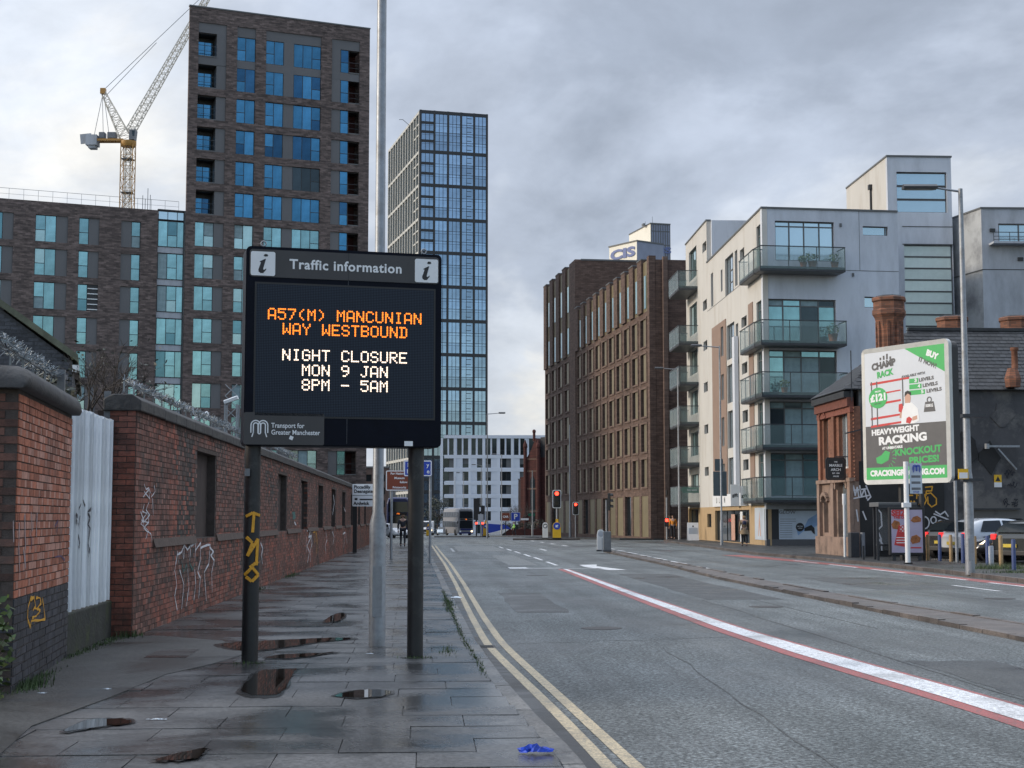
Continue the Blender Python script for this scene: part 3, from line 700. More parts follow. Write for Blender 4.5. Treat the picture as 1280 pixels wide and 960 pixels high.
gf = Frame(100, 17, 0); gf.o = Vector((-3.98, 17.14, 0)); gf.a = ga; gf.D = Vector((math.cos(ga), math.sin(ga), 0))
cg = lambda pts: px2(gf, crop(0, 640, 4, pts))
wtag(gate, 'graffiti_black', [cg(p) for p in ([(362, 40), (372, 70), (380, 20)], [(370, 110), (378, 150), (374, 180)], [(415, 0), (432, 30), (420, 60), (436, 90)], [(430, 90), (422, 160), (430, 200)], [(440, -20), (418, 0)], [(395, -60), (405, -30)], [(385, -40), (372, -10)], [(360, 10), (368, 30)])], .035, y=-.045)
mat('green_backing', (.02, .03, .032), .8)

# ---------------------------------------------------------------- anti-climb spikes along the wall tops
mat('spike_steel', (.22, .245, .27), .35, metal=.6, var=.3, scale=8)
def spikes(par, x0, x1, y, z, step=.085, size=.072):
    B = MB(); x = x0
    while x < x1:
        c = Vector((x, y + random.uniform(-.02, .02), z + random.uniform(0, .04)))
        for _ in range(5):
            d = Vector((random.uniform(-.7, .7), random.uniform(-1, 1), random.uniform(-.5, 1.1))).normalized() * size * random.uniform(.7, 1.35)
            B.bar(c, c + d, .011, .006)
        x += step
    B.bar((x0, y, z), (x1, y, z), .018); x = x0
    while x < x1: B.bar((x, y, z - .12), (x, y, z + .02), .02, .02); x += 1.4
    return B.build('spike_barrier', M['spike_steel'], par, kind='stuff')
spikes(wall, .4, 24, .12, 3.33); spikes(wall, .4, 24, .25, 3.40, .13)
spikes(pier, .0, 3.5, .2, 3.16, .05, .085); spikes(pier, .0, 3.5, .32, 3.20, .07, .085)

# ---------------------------------------------------------------- plants
mat('leaf_dark', (.022, .032, .020), .5, var=.5, scale=6, objrand=.5)
mat('leaf_green', (.05, .085, .02), .5, var=.4, scale=6, objrand=.5)
mat('grass_green', (.05, .085, .028), .6, var=.4, scale=6, objrand=.4)
mat('twig', (.06, .05, .045), .8, var=.3)
def leaves(B, c, rad, n, s, flat=1.0, up=.3):
    for _ in range(n):
        while True:
            p = Vector((random.uniform(-1, 1), random.uniform(-1, 1), random.uniform(-1, 1)))
            if p.length < 1: break
        p = Vector((c[0] + p.x * rad[0], c[1] + p.y * rad[1], c[2] + p.z * rad[2]))
        a = Vector((random.gauss(0, 1), random.gauss(0, 1), random.gauss(0, .6))).normalized(); b = a.cross(Vector((random.gauss(0, 1), random.gauss(0, 1), random.gauss(0, 1)))).normalized()
        l = s * random.uniform(.6, 1.3); w_ = l * .45
        B._add([p - a * l, p + b * w_ - a * l * .1, p + a * l, p - b * w_ - a * l * .1], [(0, 1, 2, 3)])
def branchy(B, p, d, l, r, lev, spread=.6):
    q = p + d * l; B.tube(p, q, r, r * .65, 5, cap=False)
    if lev == 0: return
    for _ in range(random.choice((2, 3, 3))):
        nd = (d + Vector((random.gauss(0, spread), random.gauss(0, spread), random.gauss(.08, spread * .5)))).normalized()
        branchy(B, p + d * l * random.uniform(.55, 1), nd, l * random.uniform(.6, .85), r * .6, lev - 1, spread)
iv = thing('ivy_plant', 'dark ivy tangle spilling over the gate between pier and wall', 'plant', (-4.5, 18.6, 0))
B = MB()
for c in ((-.1, -1.0, 3.05), (0, -.4, 3.1), (.0, .3, 3.05), (-.1, .9, 3.05), (-.2, 1.4, 3.0), (-.3, 0, 2.75), (-.1, -1.5, 3.0)): leaves(B, c, (.22, .5, .22), 160, .055)
B.build('foliage', M['leaf_dark'], iv, kind='stuff')
B = MB()
for i in range(18):
    p = Vector((random.uniform(-.2, .1), random.uniform(-1.6, 1.6), 2.9)); branchy(B, p, Vector((random.gauss(0, .3), random.gauss(0, .3), 1)).normalized(), .22, .008, 2)
B.build('stem', M['twig'], iv, kind='stuff')
B = MB(); c = P(188, 486, 21.4)
tr = thing('bare_shrub', 'thin leafless shrub showing over the top of the brick wall', 'shrub', (c.x - .6, c.y, 0))
for i in range(7): branchy(B, Vector((random.uniform(-.3, .3), random.uniform(-.3, .3), 2.75)), Vector((random.uniform(-.5, .6), random.gauss(0, .3), 1)).normalized(), .52, .02, 4, .45)
B.build('branch', M['twig'], tr, kind='stuff')
B = MB(); [leaves(B, (random.uniform(-.7, .7), 0, random.uniform(3.2, 3.9)), (.4, .4, .3), 22, .035) for _ in range(7)]
B.build('foliage', M['leaf_dark'], tr, kind='stuff')
bs = thing('leafy_bush', 'small dark leafy bush at the foot of the brick pier, left edge', 'bush', (-3.62, 13.15, .08))
B = MB()
for z in (.15, .35, .55, .75): leaves(B, (-.05, 0, z), (.22, .25, .2), 70, .05)
B.build('foliage', M['leaf_green'], bs, kind='stuff')
B = MB(); [branchy(B, Vector((-.05, 0, 0)), Vector((random.gauss(0, .3), random.gauss(0, .3), 1)).normalized(), .3, .01, 2) for _ in range(5)]
B.build('stem', M['twig'], bs, kind='stuff')
def tufts(B, c, r, n, h):
    for _ in range(n):
        x = c[0] + random.gauss(0, r[0]); y = c[1] + random.gauss(0, r[1]); a = random.uniform(0, 6.28); hh = h * random.uniform(.2, .75); l = random.gauss(0, .4) * hh
        wx, wy = math.cos(a) * .006, math.sin(a) * .006
        B._add([(x - wx, y - wy, c[2]), (x + wx, y + wy, c[2]), (x + math.sin(a) * l, y + math.cos(a) * l, c[2] + hh)], [(0, 1, 2)])
B = MB()
tufts(B, (-3.55, 14.1, .085), (.07, .28, 0), 420, .13); tufts(B, (-3.66, 15.0, .085), (.05, .3, 0), 200, .07)
tufts(B, (-3.85, 17.3, .085), (.03, .4, 0), 160, .06)
for yy in (18, 18.6, 19.2, 19.7): tufts(B, (-3.88, yy, .085), (.06, .25, 0), 140, .05)
tufts(B, (-3.78, 20.0, .085), (.08, .12, 0), 180, .15)
for yy, n in ((33, 80), (40, 120), (41.5, 120), (52, 60)): tufts(B, (-3.5, yy, .085), (.08, .5, 0), n, .12)
for i in range(16):
    yy = 15.5 + i * 1.1; tufts(B, (kx(yy) - .15, yy, .08), (.018, .4, 0), 50, .05)
tufts(B, (.45, 27, .08), (.05, 1.0, 0), 260, .09); tufts(B, (-1.81, 16.25, .085), (.09, .05, 0), 60, .05); tufts(B, (-.07, 16.78, .085), (.09, .05, 0), 60, .05); tufts(B, (.28, 17.6, .085), (.04, .3, 0), 70, .06)
B.build('weeds', M['grass_green'], label='grass tufts and weeds in the cracks along the wall foot and kerb', cat='weeds', kind='stuff')

# ---------------------------------------------------------------- old gabled building behind the pier
mat('old_brick', (.075, .078, .085), .85, var=.3, scale=9, bump=.4, bscale=25, stretch=(1, 1, 4))
mat('verge_moss', (.13, .14, .10), .85, var=.4, scale=4)
gb = Frame(87, 30, 12)
g = fthing(gb, 'gabled_building', 'old grey brick gable with mossy sloping verge behind the brick pier', 'building')
z1 = P(87, 446, 30).z; z0_ = P(0, 372, 28.8).z
x0_ = gb.s(0, 400); sl_ = (z0_ - z1) / (0 - x0_)
MB().prism([(x0_ * 2.2, 0), (0, 0), (0, z1 - .1), (x0_ * 2.2, z1 - .1 - x0_ * 2.2 * sl_)], 0, 9).build('wall', M['old_brick'], g)
B = MB(); k = 0; z = 2.0
while z < 9:
    x = x0_ * 1.5 + (k % 2) * .11
    while x < -.02:
        if z + .07 < z1 - .15 - x * sl_: B.brick(x + .005, min(x + .22, 0) - .005, -.006 - random.uniform(0, .004), .01, z, z + .066)
        x += .225
    z += .075; k += 1
mat('old_brick_unit', (.072, .076, .088), .8, var=.3, scale=9, objrand=.35, bump=.3)
B.build('brickwork', M['old_brick_unit'], g, kind='stuff')
MB().prism([(x0_ * 2.2, z1 - .1 - x0_ * 2.2 * sl_), (.1, z1 - .1), (.1, z1 + .04), (x0_ * 2.2, z1 + .04 - x0_ * 2.2 * sl_)], -.12, 9.1).build('verge', M['verge_moss'], g)
bx('wall_lamp', M['sign_white'], g, .0, .13, -.2, -.02, z1 - .32, z1 - .18)
c = P(70, 475, 27); ch = thing('lantern', 'small dark capped lantern post standing behind the spikes', 'lantern', (c.x, c.y, 0))
MB().rev([(.05, 0), (.05, c.z - .35)], 8).build('post', M['dark_steel'], ch)
MB().rev([(.16, c.z - .35), (.17, c.z)], 8).build('shade', M['ledge_stone'], ch); MB().rev([(.22, c.z), (.2, c.z + .08), (.02, c.z + .18)], 10).build('cap', M['dark_steel'], ch)

# ---------------------------------------------------------------- cctv mast behind the wall
c = P(290, 500, 33); cm = thing('cctv_mast', 'galvanised lattice mast with two white security cameras behind the wall', 'security camera', (c.x, c.y, 0), R(-5))
B = MB()
for sx in (-.13, .13):
    for sy in (-.1, .1): B.bar((sx, sy, 0), (sx, sy, c.z - .1), .03)
for i in range(18): z = i * .25; B.bar((-.13, -.1, z), (.13, -.1, z + .25), .02); B.bar((.13, -.1, z), (-.13, -.1, z + .25), .015)
B.build('mast', M['galvanised'], cm)
MB().bar((-.13, 0, c.z - .62), (-.75, 0, c.z - .62), .05).build('arm', M['galvanised'], cm)
for x, z, a in ((0.02, c.z, .35), (-.62, c.z - .35, .45)):
    o = MB().prismx([(-.09, -.07), (.09, -.07), (.11, .04), (.0, .09), (-.11, .04)], -.32, .25).build('camera_housing', M['sign_white'], cm, loc=(x, -.1, z), rot=(0, -a, 0), scale=(.55, .55, .55))
    MB().box(-.335, -.315, -.06, .06, -.04, .05).build('lens', M['print_black'], o)
# ================================================================ the electronic traffic information sign
for nm, dd in (('led_amber', (1.5, .34, .03)), ('led_white', (1.3, 1.02, .8))): emis(nm, dd, 1.0)
m = mat('matrix_face', (.014, .019, .032), .5, var=.2, spec=.25)
nt = m.node_tree; N = nt.nodes; L = nt.links
tcn = N.new('ShaderNodeTexCoord'); mpn = N.new('ShaderNodeMapping'); mpn.inputs['Rotation'].default_value = (R(90), 0, 0); mpn.inputs['Scale'].default_value = (1, 1, 1); L.new(tcn.outputs['Object'], mpn.inputs[0])
vo = N.new('ShaderNodeTexVoronoi'); vo.inputs['Randomness'].default_value = 0; vo.inputs['Scale'].default_value = 1 / .0178; L.new(mpn.outputs[0], vo.inputs['Vector'])
mrn = N.new('ShaderNodeMapRange'); L.new(vo.outputs['Distance'], mrn.inputs[0]); mrn.inputs[1].default_value = .25; mrn.inputs[2].default_value = .5
mxn = N.new('ShaderNodeMix'); mxn.data_type = 'RGBA'; L.new(mrn.outputs[0], mxn.inputs['Factor']); mxn.inputs[6].default_value = (.03, .042, .062, 1); mxn.inputs[7].default_value = (.006, .009, .017, 1)
L.new(mxn.outputs[2], N['Principled BSDF'].inputs['Base Color'])
A_ = R(12.4)
lc = P(303.5, 600, 16.2)
SW, SH, SZ = 2.16, 2.155, 2.375
vms = thing('traffic_sign', 'large black electronic traffic information sign on two black posts with lit dot-matrix message', 'traffic sign', (lc.x, lc.y, 0), A_)
def rrect(w_, h_, r, n=5, x=0, z=0):
    P_ = []
    for cx, cz, a0 in ((x + w_ - r, z + h_ - r, 0), (x + r, z + h_ - r, 90), (x + r, z + r, 180), (x + w_ - r, z + r, 270)):
        for i in range(n + 1): a = R(a0 + 90 * i / n); P_.append((cx + r * math.cos(a), cz + r * math.sin(a)))
    return P_
def rr_panel(par, name, mt, x, z, w_, h_, r, y0, y1, bevel=0): return MB().prism(rrect(w_, h_, r, 5, x, z)[::-1], y0, y1).build(name, mt, par, bevel=bevel)
rr_panel(vms, 'casing', M['black_casing'], 0, SZ, SW, SH, .055, 0, .34, bevel=.012)
rr_panel(vms, 'casing_lip', M['black_casing'], .012, SZ + .012, SW - .024, SH - .024, .05, -.012, .0)
hz = SZ + SH
rr_panel(vms, 'header_panel', M['header_brown'], .035, hz - .335, SW - .07, .30, .035, -.02, -.0125)
text('Traffic information', .148, vms, M['sign_white'], SW / 2 + .005, hz - .187, y=-.0225, bold=.0035, spacing=1.09)
for x in (.047, SW - .047 - .262):
    t_ = rr_panel(vms, 'info_tile', M['sign_white'], x, hz - .322, .262, .262, .02, -.026, -.0202)
    B = MB(); cx, cz = x + .131, hz - .19
    k = lambda pts: [(cx + a, cz + b) for a, b in pts]
    B.prism(k([(.004, .086), (.02, .076), (.047, .078), (.054, .09), (.042, .103), (.018, .103)])[::-1], -.028, -.0262)
    B.prism(k([(-.034, .022), (.022, .052), (.03, .05), (.002, -.055), (.004, -.068), (.016, -.068), (.034, -.052), (.034, -.066), (.004, -.104), (-.026, -.106), (-.046, -.09), (-.05, -.07), (-.022, .012), (-.036, .012)])[::-1], -.028, -.0262)
    B.build('info_symbol', M['print_black'], t_)
# display
DX0, DX1 = .115, SW - .092; DZ0 = SZ + .322; DZ1 = SZ + SH - .41
bx('display_bezel', M['print_black'], vms, DX0 - .02, DX1 + .02, -.0165, -.0125, DZ0 - .02, DZ1 + .02)
bx('display', M['matrix_face'], vms, DX0, DX1, -.020, -.0167, DZ0, DZ1)
GLY = {'A': '01110 10001 10001 10001 11111 10001 10001', '5': '11111 10000 11110 00001 00001 10001 01110', '7': '11111 00001 00010 00010 00100 00100 01000', '(': '00010 00100 01000 01000 01000 00100 00010',
 'M': '10001 11011 10101 10101 10001 10001 10001', ')': '01000 00100 00010 00010 00010 00100 01000', 'N': '10001 11001 11001 10101 10011 10011 10001', 'C': '01110 10001 10000 10000 10000 10001 01110',
 'U': '10001 10001 10001 10001 10001 10001 01110', 'I': '01110 00100 00100 00100 00100 00100 01110', 'W': '10001 10001 10001 10101 10101 11011 10001', 'Y': '10001 10001 01010 00100 00100 00100 00100',
 'E': '11111 10000 10000 11110 10000 10000 11111', 'S': '01110 10001 10000 01110 00001 10001 01110', 'T': '11111 00100 00100 00100 00100 00100 00100', 'B': '11110 10001 10001 11110 10001 10001 11110',
 'O': '01110 10001 10001 10001 10001 10001 01110', 'D': '11110 01001 01001 01001 01001 01001 11110', 'G': '01110 10001 10000 10111 10001 10001 01110', 'H': '10001 10001 10001 11111 10001 10001 10001',
 'L': '10000 10000 10000 10000 10000 10000 11111', 'R': '11110 10001 10001 11110 10100 10010 10001', 'J': '00111 00010 00010 00010 00010 10010 01100', 'P': '11110 10001 10001 11110 10000 10000 10000',
 '8': '01110 10001 10001 01110 10001 10001 01110', '9': '01110 10001 10001 01111 00001 00010 01100', '-': '00000 00000 00000 11111 00000 00000 00000'}
DP = .0178
def led_line(s, zc, mt, xoff=0):
    n = len(s); x = (DX0 + DX1) / 2 - (n * 6 - 1) * DP / 2 + xoff
    for ch_ in s:
        if ch_ != ' ':
            key = ('led', ch_, mt.name)
            if key not in _mc:
                B = MB()
                for r_, row in enumerate(GLY[ch_].split()):
                    for c_, v in enumerate(row):
                        if v == '1':
                            cx, cz = c_ * DP, (3 - r_) * DP; r = DP * .53
                            B.face([(cx + r * math.cos(-math.pi * (2 * i + 1) / 6), -.001, cz + r * math.sin(math.pi * (2 * i + 1) / 6)) for i in range(6)][::-1])
                            # keep the lamps facing outwards
                _mc[key] = B.mesh('lit_character', mt)
            link('lit_character', _mc[key], vms, loc=(x, -.0215, zc))
        x += 6 * DP
pz = lambda y: SZ + (557 - y) / 249 * SH * 1.0
for s_, y_, m_ in (('A57(M) MANCUNIAN', 396.5, 'led_amber'), ('WAY WESTBOUND', 414.5, 'led_amber'), ('NIGHT CLOSURE', 446.5, 'led_white'), ('MON 9 JAN', 465, 'led_white'), ('8PM - 5AM', 483, 'led_white')):
    led_line(s_, SZ + SH * (558.3 - y_) / 245.0, M[m_])
# lower-left owner's plate
rr_panel(vms, 'owner_plate', M['header_brown'], .0, SZ + .01, .86, .345, .02, -.02, -.0125)
B = MB(); lx, lz = .085, SZ + .075
def arc(cx, cz, r, a0, a1, n=8): return [(cx + r * math.cos(R(a0 + (a1 - a0) * i / n)), cz + r * math.sin(R(a0 + (a1 - a0) * i / n))) for i in range(n + 1)]
def emblem(B, lx, lz, s, y, t):
    for r in (.045, .022):
        for cx in (.045, .115):
            ribbon(B, [(lx + (cx - r) * s, lz + .03 * s)] + arc(lx + cx * s, lz + .10 * s, r * s, 180, 0) + [(lx + (cx + r) * s, lz + .03 * s)], t * s, y)
    ribbon(B, arc(lx + .08 * s, lz + .03 * s, .0125 * s, 180, 360, 5), t * s, y)
    ribbon(B, [(lx + .01 * s, lz - .01 * s), (lx + .023 * s, lz + .03 * s)], t * s, y); ribbon(B, [(lx + .15 * s, lz - .01 * s), (lx + .137 * s, lz + .03 * s)], t * s, y)
emblem(B, lx - .01, lz + .03, 1.12, -.0215, .011); B.build('emblem', M['sign_white'], vms)
text('Transport for', .074, vms, M['sign_white'], .29, SZ + .215, y=-.0225, align='LEFT', bold=.001, xs=.86)
text('Greater Manchester', .074, vms, M['sign_white'], .29, SZ + .142, y=-.0225, align='LEFT', bold=.001, xs=.86)
o = bx('sticker', M['sign_white'], vms, .48, .52, -.0225, -.0205, SZ + .075, SZ + .115); o.rotation_euler = (0, .4, 0)
bx('sticker', M['sign_white'], vms, 1.745, 1.84, -.015, -.0125, SZ + .015, SZ + .068)
bx('panel_seam', M['print_black'], vms, 1.105, 1.112, -.0208, -.0202, hz - .335, hz - .035)
MB().box(1.108, 1.1105, -.0128, -.0121, SZ + .03, hz - .34).build('panel_seam', M['steel_grey'], vms)
for x in (.19, SW - .19):
    B = MB(); B.path([(x + .028 * math.cos(R(a)), .06, hz + .04 + .028 * math.sin(R(a))) for a in range(0, 361, 45)], .009); B.build('lifting_eye', M['galvanised'], vms)
inv = Matrix.Translation((lc.x, lc.y, 0)) @ Matrix.Rotation(A_, 4, 'Z'); inv.invert()
for i, (X, Y) in enumerate(((-1.81, 16.38), (-.075, 16.86))):
    q = inv @ Vector((X, Y, 0)); p_ = MB().rev([(.088, .06), (.088, SZ + .05)], 24, (q.x, .17 + q.y * 0, 0)).build('post', M['post_black'], vms)
    MB().rev([(.16, 0), (.16, .006)], 18, (q.x, .17, .078)).build('base_collar', M['asphalt_patch'], p_)
    if i == 0:
        B = MB()
        for st in ([(-.055, 1.62), (.0, 1.66), (.06, 1.63)], [(.01, 1.65), (.0, 1.45)], [(-.05, 1.40), (.0, 1.34), (-.04, 1.2)], [(-.04, 1.2), (.05, 1.38), (.04, 1.1)], [(-.06, 1.0), (.0, 1.08), (.055, 1.0), (.0, .93), (-.05, .98)], [(-.02, 1.08), (.05, 1.14)]):
            for (a, b), (c_, d_) in zip(st, st[1:]):
                for t in range(4):
                    x0, z0, x1, z1 = a + (c_ - a) * t / 4, b + (d_ - b) * t / 4, a + (c_ - a) * (t + 1) / 4, b + (d_ - b) * (t + 1) / 4
                    f = lambda x: .17 - math.sqrt(max(0, .0905 ** 2 - x * x))
                    B.bar((q.x + x0 * 1.15, f(x0 * 1.15), z0 + .0), (q.x + x1 * 1.15, f(x1 * 1.15), z1), .03, .03)
        B.build('graffiti', M['graffiti_yellow'], p_)
        bx('sticker', M['steel_grey'], p_, q.x - .09, q.x - .04, .05, .11, 2.05, 2.13)

# ---------------------------------------------------------------- tall lamp column between the sign posts
def lamp_column(name, label, X, Y, z0, r0, hbase, r1, r2, H, arm=None, headlen=.6, group='lamp columns', m=None, rz=0, door=True, n=14, gel=None):
    m = m or M['galvanised']
    t = thing(name, label, 'lamp column', (X, Y, z0), rz, group)
    MB().rev([(r0, -.05), (r0, hbase), (r1, hbase + r0 * 1.5), (r2, H)], n).build('column', m, t)
    if door: bx('access_door', m, t, -r0 * .55, r0 * .55, -r0 * 1.02, -r0 * .8, .35, .95)
    if arm:
        ax, az, hl = arm
        MB().tube((0, 0, H - .08), (ax, 0, H + az), .035, .028, 8).build('arm', m, t)
        s = 1 if ax > 0 else -1
        hd = MB(); hd.prismx([(-.13, -.03), (.13, -.03), (.14, .03), (.05, .1), (-.05, .1), (-.14, .03)], 0, hl)
        o = hd.build('lamp_head', M['dark_steel'], t, loc=(ax if s > 0 else ax - hl, 0, H + az), rot=(0, 0, 0))
        MB().box(.08, hl - .08, -.1, .1, -.045, -.03).build('lens', M['steel_grey'], o)
    return t
lc2 = lamp_column('lamp_column', 'thick galvanised lamp column between the two sign posts, running out of the picture', -.55, 18.45, .08, .1, 1.45, .066, .055, 10.0, arm=(1.6, .25, .6), n=20)
B = MB(); B.rev([(.072, 2.55), (.072, 2.575)], 16); B.rev([(.072, 2.62), (.072, 2.645)], 16); B.rev([(.072, 2.7), (.072, 2.72)], 16); B.build('band_clamp', M['dark_steel'], lc2)
bx('bracket', M['dark_steel'], lc2, .06, .17, -.03, .03, 2.52, 2.6)

# ---------------------------------------------------------------- smaller signs beyond
def plate(par, name, mt, x, z, w_, h_, y=-.03, border=None, r=.05):
    o = rr_panel(par, name, mt, x, z, w_, h_, r, y, y + .02)
    if border is not None:
        B = MB(); q = rrect(w_ - .05, h_ - .05, r * .7, 4, x + .025, z + .025); ribbon(B, q + [q[0]], .035, y - .0015); B.build('border', border, o)
    return o
p = P(444, 640, 68); t = thing('road_sign', 'white direction sign on a black post beside the far end of the brick wall', 'road sign', (p.x, p.y, 0), R(-3), 'road signs on the left pavement')
zt, zb = P(450, 605, 68).z, P(450, 633, 68).z; W_ = 36 * 68 / FPX
bx('post', M['print_black'], t, -.1, .08, -.0, .1, .0, zt - .1)
plate(t, 'plate', M['sign_white'], -.13, zb, W_, zt - zb, y=-.06)
hh = zt - zb
text('Piccadilly', .2, t, M['print_black'], -.06, zt - hh * .14, y=-.065, align='LEFT', bold=.006); text('Deansgate', .2, t, M['print_black'], -.06, zt - hh * .33, y=-.065, align='LEFT', bold=.006)
bx('divider', M['print_grey'], t, -.12, -.14 + W_, -.066, -.062, zt - hh * .52, zt - hh * .5)
bx('arrow_bar', M['print_black'], t, .2, 1.15, -.066, -.062, zt - hh * .72, zt - hh * .66); bx('arrow_bar', M['print_black'], t, -.02, .1, -.066, -.062, zt - hh * .72, zt - hh * .63)
text('Ardwick', .2, t, M['print_black'], -.07, zt - hh * .87, y=-.065, align='LEFT', bold=.008); text('1', .2, t, M['print_black'], 1.0, zt - hh * .87, y=-.065, bold=.006)
d_ = 58; p = P(489, 697, d_); t = thing('road_sign', 'brown tourist sign for a museum and the Printworks on a grey post', 'road sign', (p.x, p.y, 0), R(-3), 'road signs on the left pavement')
zt, zb = P(500, 588, d_).z, P(500, 613.5, d_).z; hh = zt - zb
MB().rev([(.05, 0), (.05, zt)], 10).build('post', M['galvanised'], t)
MB().rev([(.05, 0), (.05, zt)], 10, (.95, .0, 0)).build('post', M['galvanised'], t)
plate(t, 'plate', M['traffic_brown'], -.22, zb, 1.36, hh, y=-.08, border=M['sign_white'])
for i, (s_, x_) in enumerate((('For National Football', .46), ('Museum', .30), ('follow', .46), ('Printworks', .30))):
    text(s_, .115, t, M['sign_white'], x_, zt - hh * (.16, .38, .58, .84)[i], y=-.086, bold=.003)
d_ = 52; p = P(537.5, 700, d_); t = thing('road_sign', 'blue information sign half hidden behind the right sign post', 'road sign', (p.x, p.y, 0), R(-3), 'road signs on the left pavement')
zt, zb = P(520, 575.5, d_).z, P(520, 595.5, d_).z; hh = zt - zb; x0_ = -33 * d_ / FPX
MB().rev([(.045, 0), (.045, zt)], 10).build('post', M['galvanised'], t)
plate(t, 'plate', M['traffic_blue'], x0_, zb, 35 * d_ / FPX, hh, y=-.08, border=M['sign_white'])
text('E', .19, t, M['sign_white'], x0_ + .12, zt - hh * .3, y=-.086, align='LEFT', bold=.004); text('be', .2, t, M['sign_white'], x0_ + .1, zt - hh * .7, y=-.086, align='LEFT', bold=.004)
text('y', .19, t, M['sign_white'], x0_ + .86, zt - hh * .3, y=-.086, align='RIGHT', bold=.004); text('e', .2, t, M['sign_white'], x0_ + .88, zt - hh * .7, y=-.086, align='RIGHT', bold=.004)
# blue crumpled wrapper and scraps of litter
mat('blue_plastic', (.01, .05, .42), .25, var=.5, scale=30)
mat('white_plastic', (.6, .66, .72), .3, var=.3, scale=20)
def crumple(name, label, X, Y, sx, sy, h, mt, seed, zb=.088):
    rnd = random.Random(seed); B = MB(); nx, ny = 11, 6; vs = []
    for j in range(ny):
        for i in range(nx):
            u, v = i / (nx - 1) * 2 - 1, j / (ny - 1) * 2 - 1
            edge = 1 - .35 * u * u
            vs.append((u * sx + rnd.gauss(0, .006), v * sy * edge + rnd.gauss(0, .006), h * max(0, (1 - u * u * .7) * (1 - v * v * .8)) * rnd.uniform(.25, 1.25) + (h * .25 if abs(u) > .8 else 0)))
    B._add(vs, [(j * nx + i, j * nx + i + 1, (j + 1) * nx + i + 1, (j + 1) * nx + i) for j in range(ny - 1) for i in range(nx - 1)])
    o = B.build(name, mt, loc=(X, Y, zb)); s_ = o.modifiers.new('thickness', 'SOLIDIFY'); s_.thickness = .002
    tag(o, label, 'litter'); return o
crumple('plastic_wrapper', 'crumpled bright blue plastic wrapper at the kerb in the foreground', .735, 10.0, .115, .04, .05, M['blue_plastic'], 3).rotation_euler = (0, 0, -.1)
p = Gd(570, 747, .09); crumple('litter_scrap', 'white scrap of plastic on the kerb to the right of the lamp column', p.x, p.y, .10, .08, .03, M['white_plastic'], 5)
for i, (x, y, l) in enumerate((((134, 861), 0, 'white scrap of paper on the dark tarmac patch'), ((196, 899), 0, 'thin pale stick by the joint of two slabs'), ((462, 817), 0, 'tiny white scrap at the foot of the lamp column'), ((52, 866), 0, 'small pale chip near the pier grass'))):
    p = Gd(*x, .09); crumple('litter_scrap', l, p.x, p.y, .035 if i != 1 else .07, .014 if i != 1 else .006, .008, M['white_plastic'], 10 + i)
# ================================================================ buildings
mat('glass_teal', (.25, .43, .46), .06, metal=.75, var=.38, scale=.45, bump=.02, bscale=.8, objrand=.18)  # mottling in the pane colours stands in for reflected clouds
mat('glass_teal_dim', (.13, .26, .30), .06, metal=.7, var=.3, scale=.5, objrand=.2)
mat('glass_teal_pale', (.40, .55, .56), .08, metal=.6, var=.2, scale=.6, objrand=.12)
mat('glass_blue_dim', (.03, .10, .19), .05, metal=.75, var=.4, scale=.4, objrand=.25)
mat('glass_blue', (.06, .20, .34), .05, metal=.8, var=.4, scale=.35, bump=.02, bscale=.6, objrand=.2)  # blue of the reflected sky put into the colour, mottled like cloud
mat('glass_dark', (.035, .05, .06), .08, metal=.5, var=.3, scale=.5, objrand=.35)
mat('glass_sky', (.50, .62, .70), .15, metal=.8, var=.12, scale=.1, objrand=.12)
mat('glass_tower', (.33, .45, .60), .05, metal=.85, var=.5, scale=.07, bump=.03, bscale=.25, objrand=.2)  # strong slow mottle paints cloud reflections into the panes
mat('frame_dark', (.03, .032, .036), .5, var=.1)
mat('frame_grey', (.12, .125, .13), .5, var=.1)
mat('panel_grey', (.13, .13, .137), .55, var=.08, scale=.4, objrand=.06)
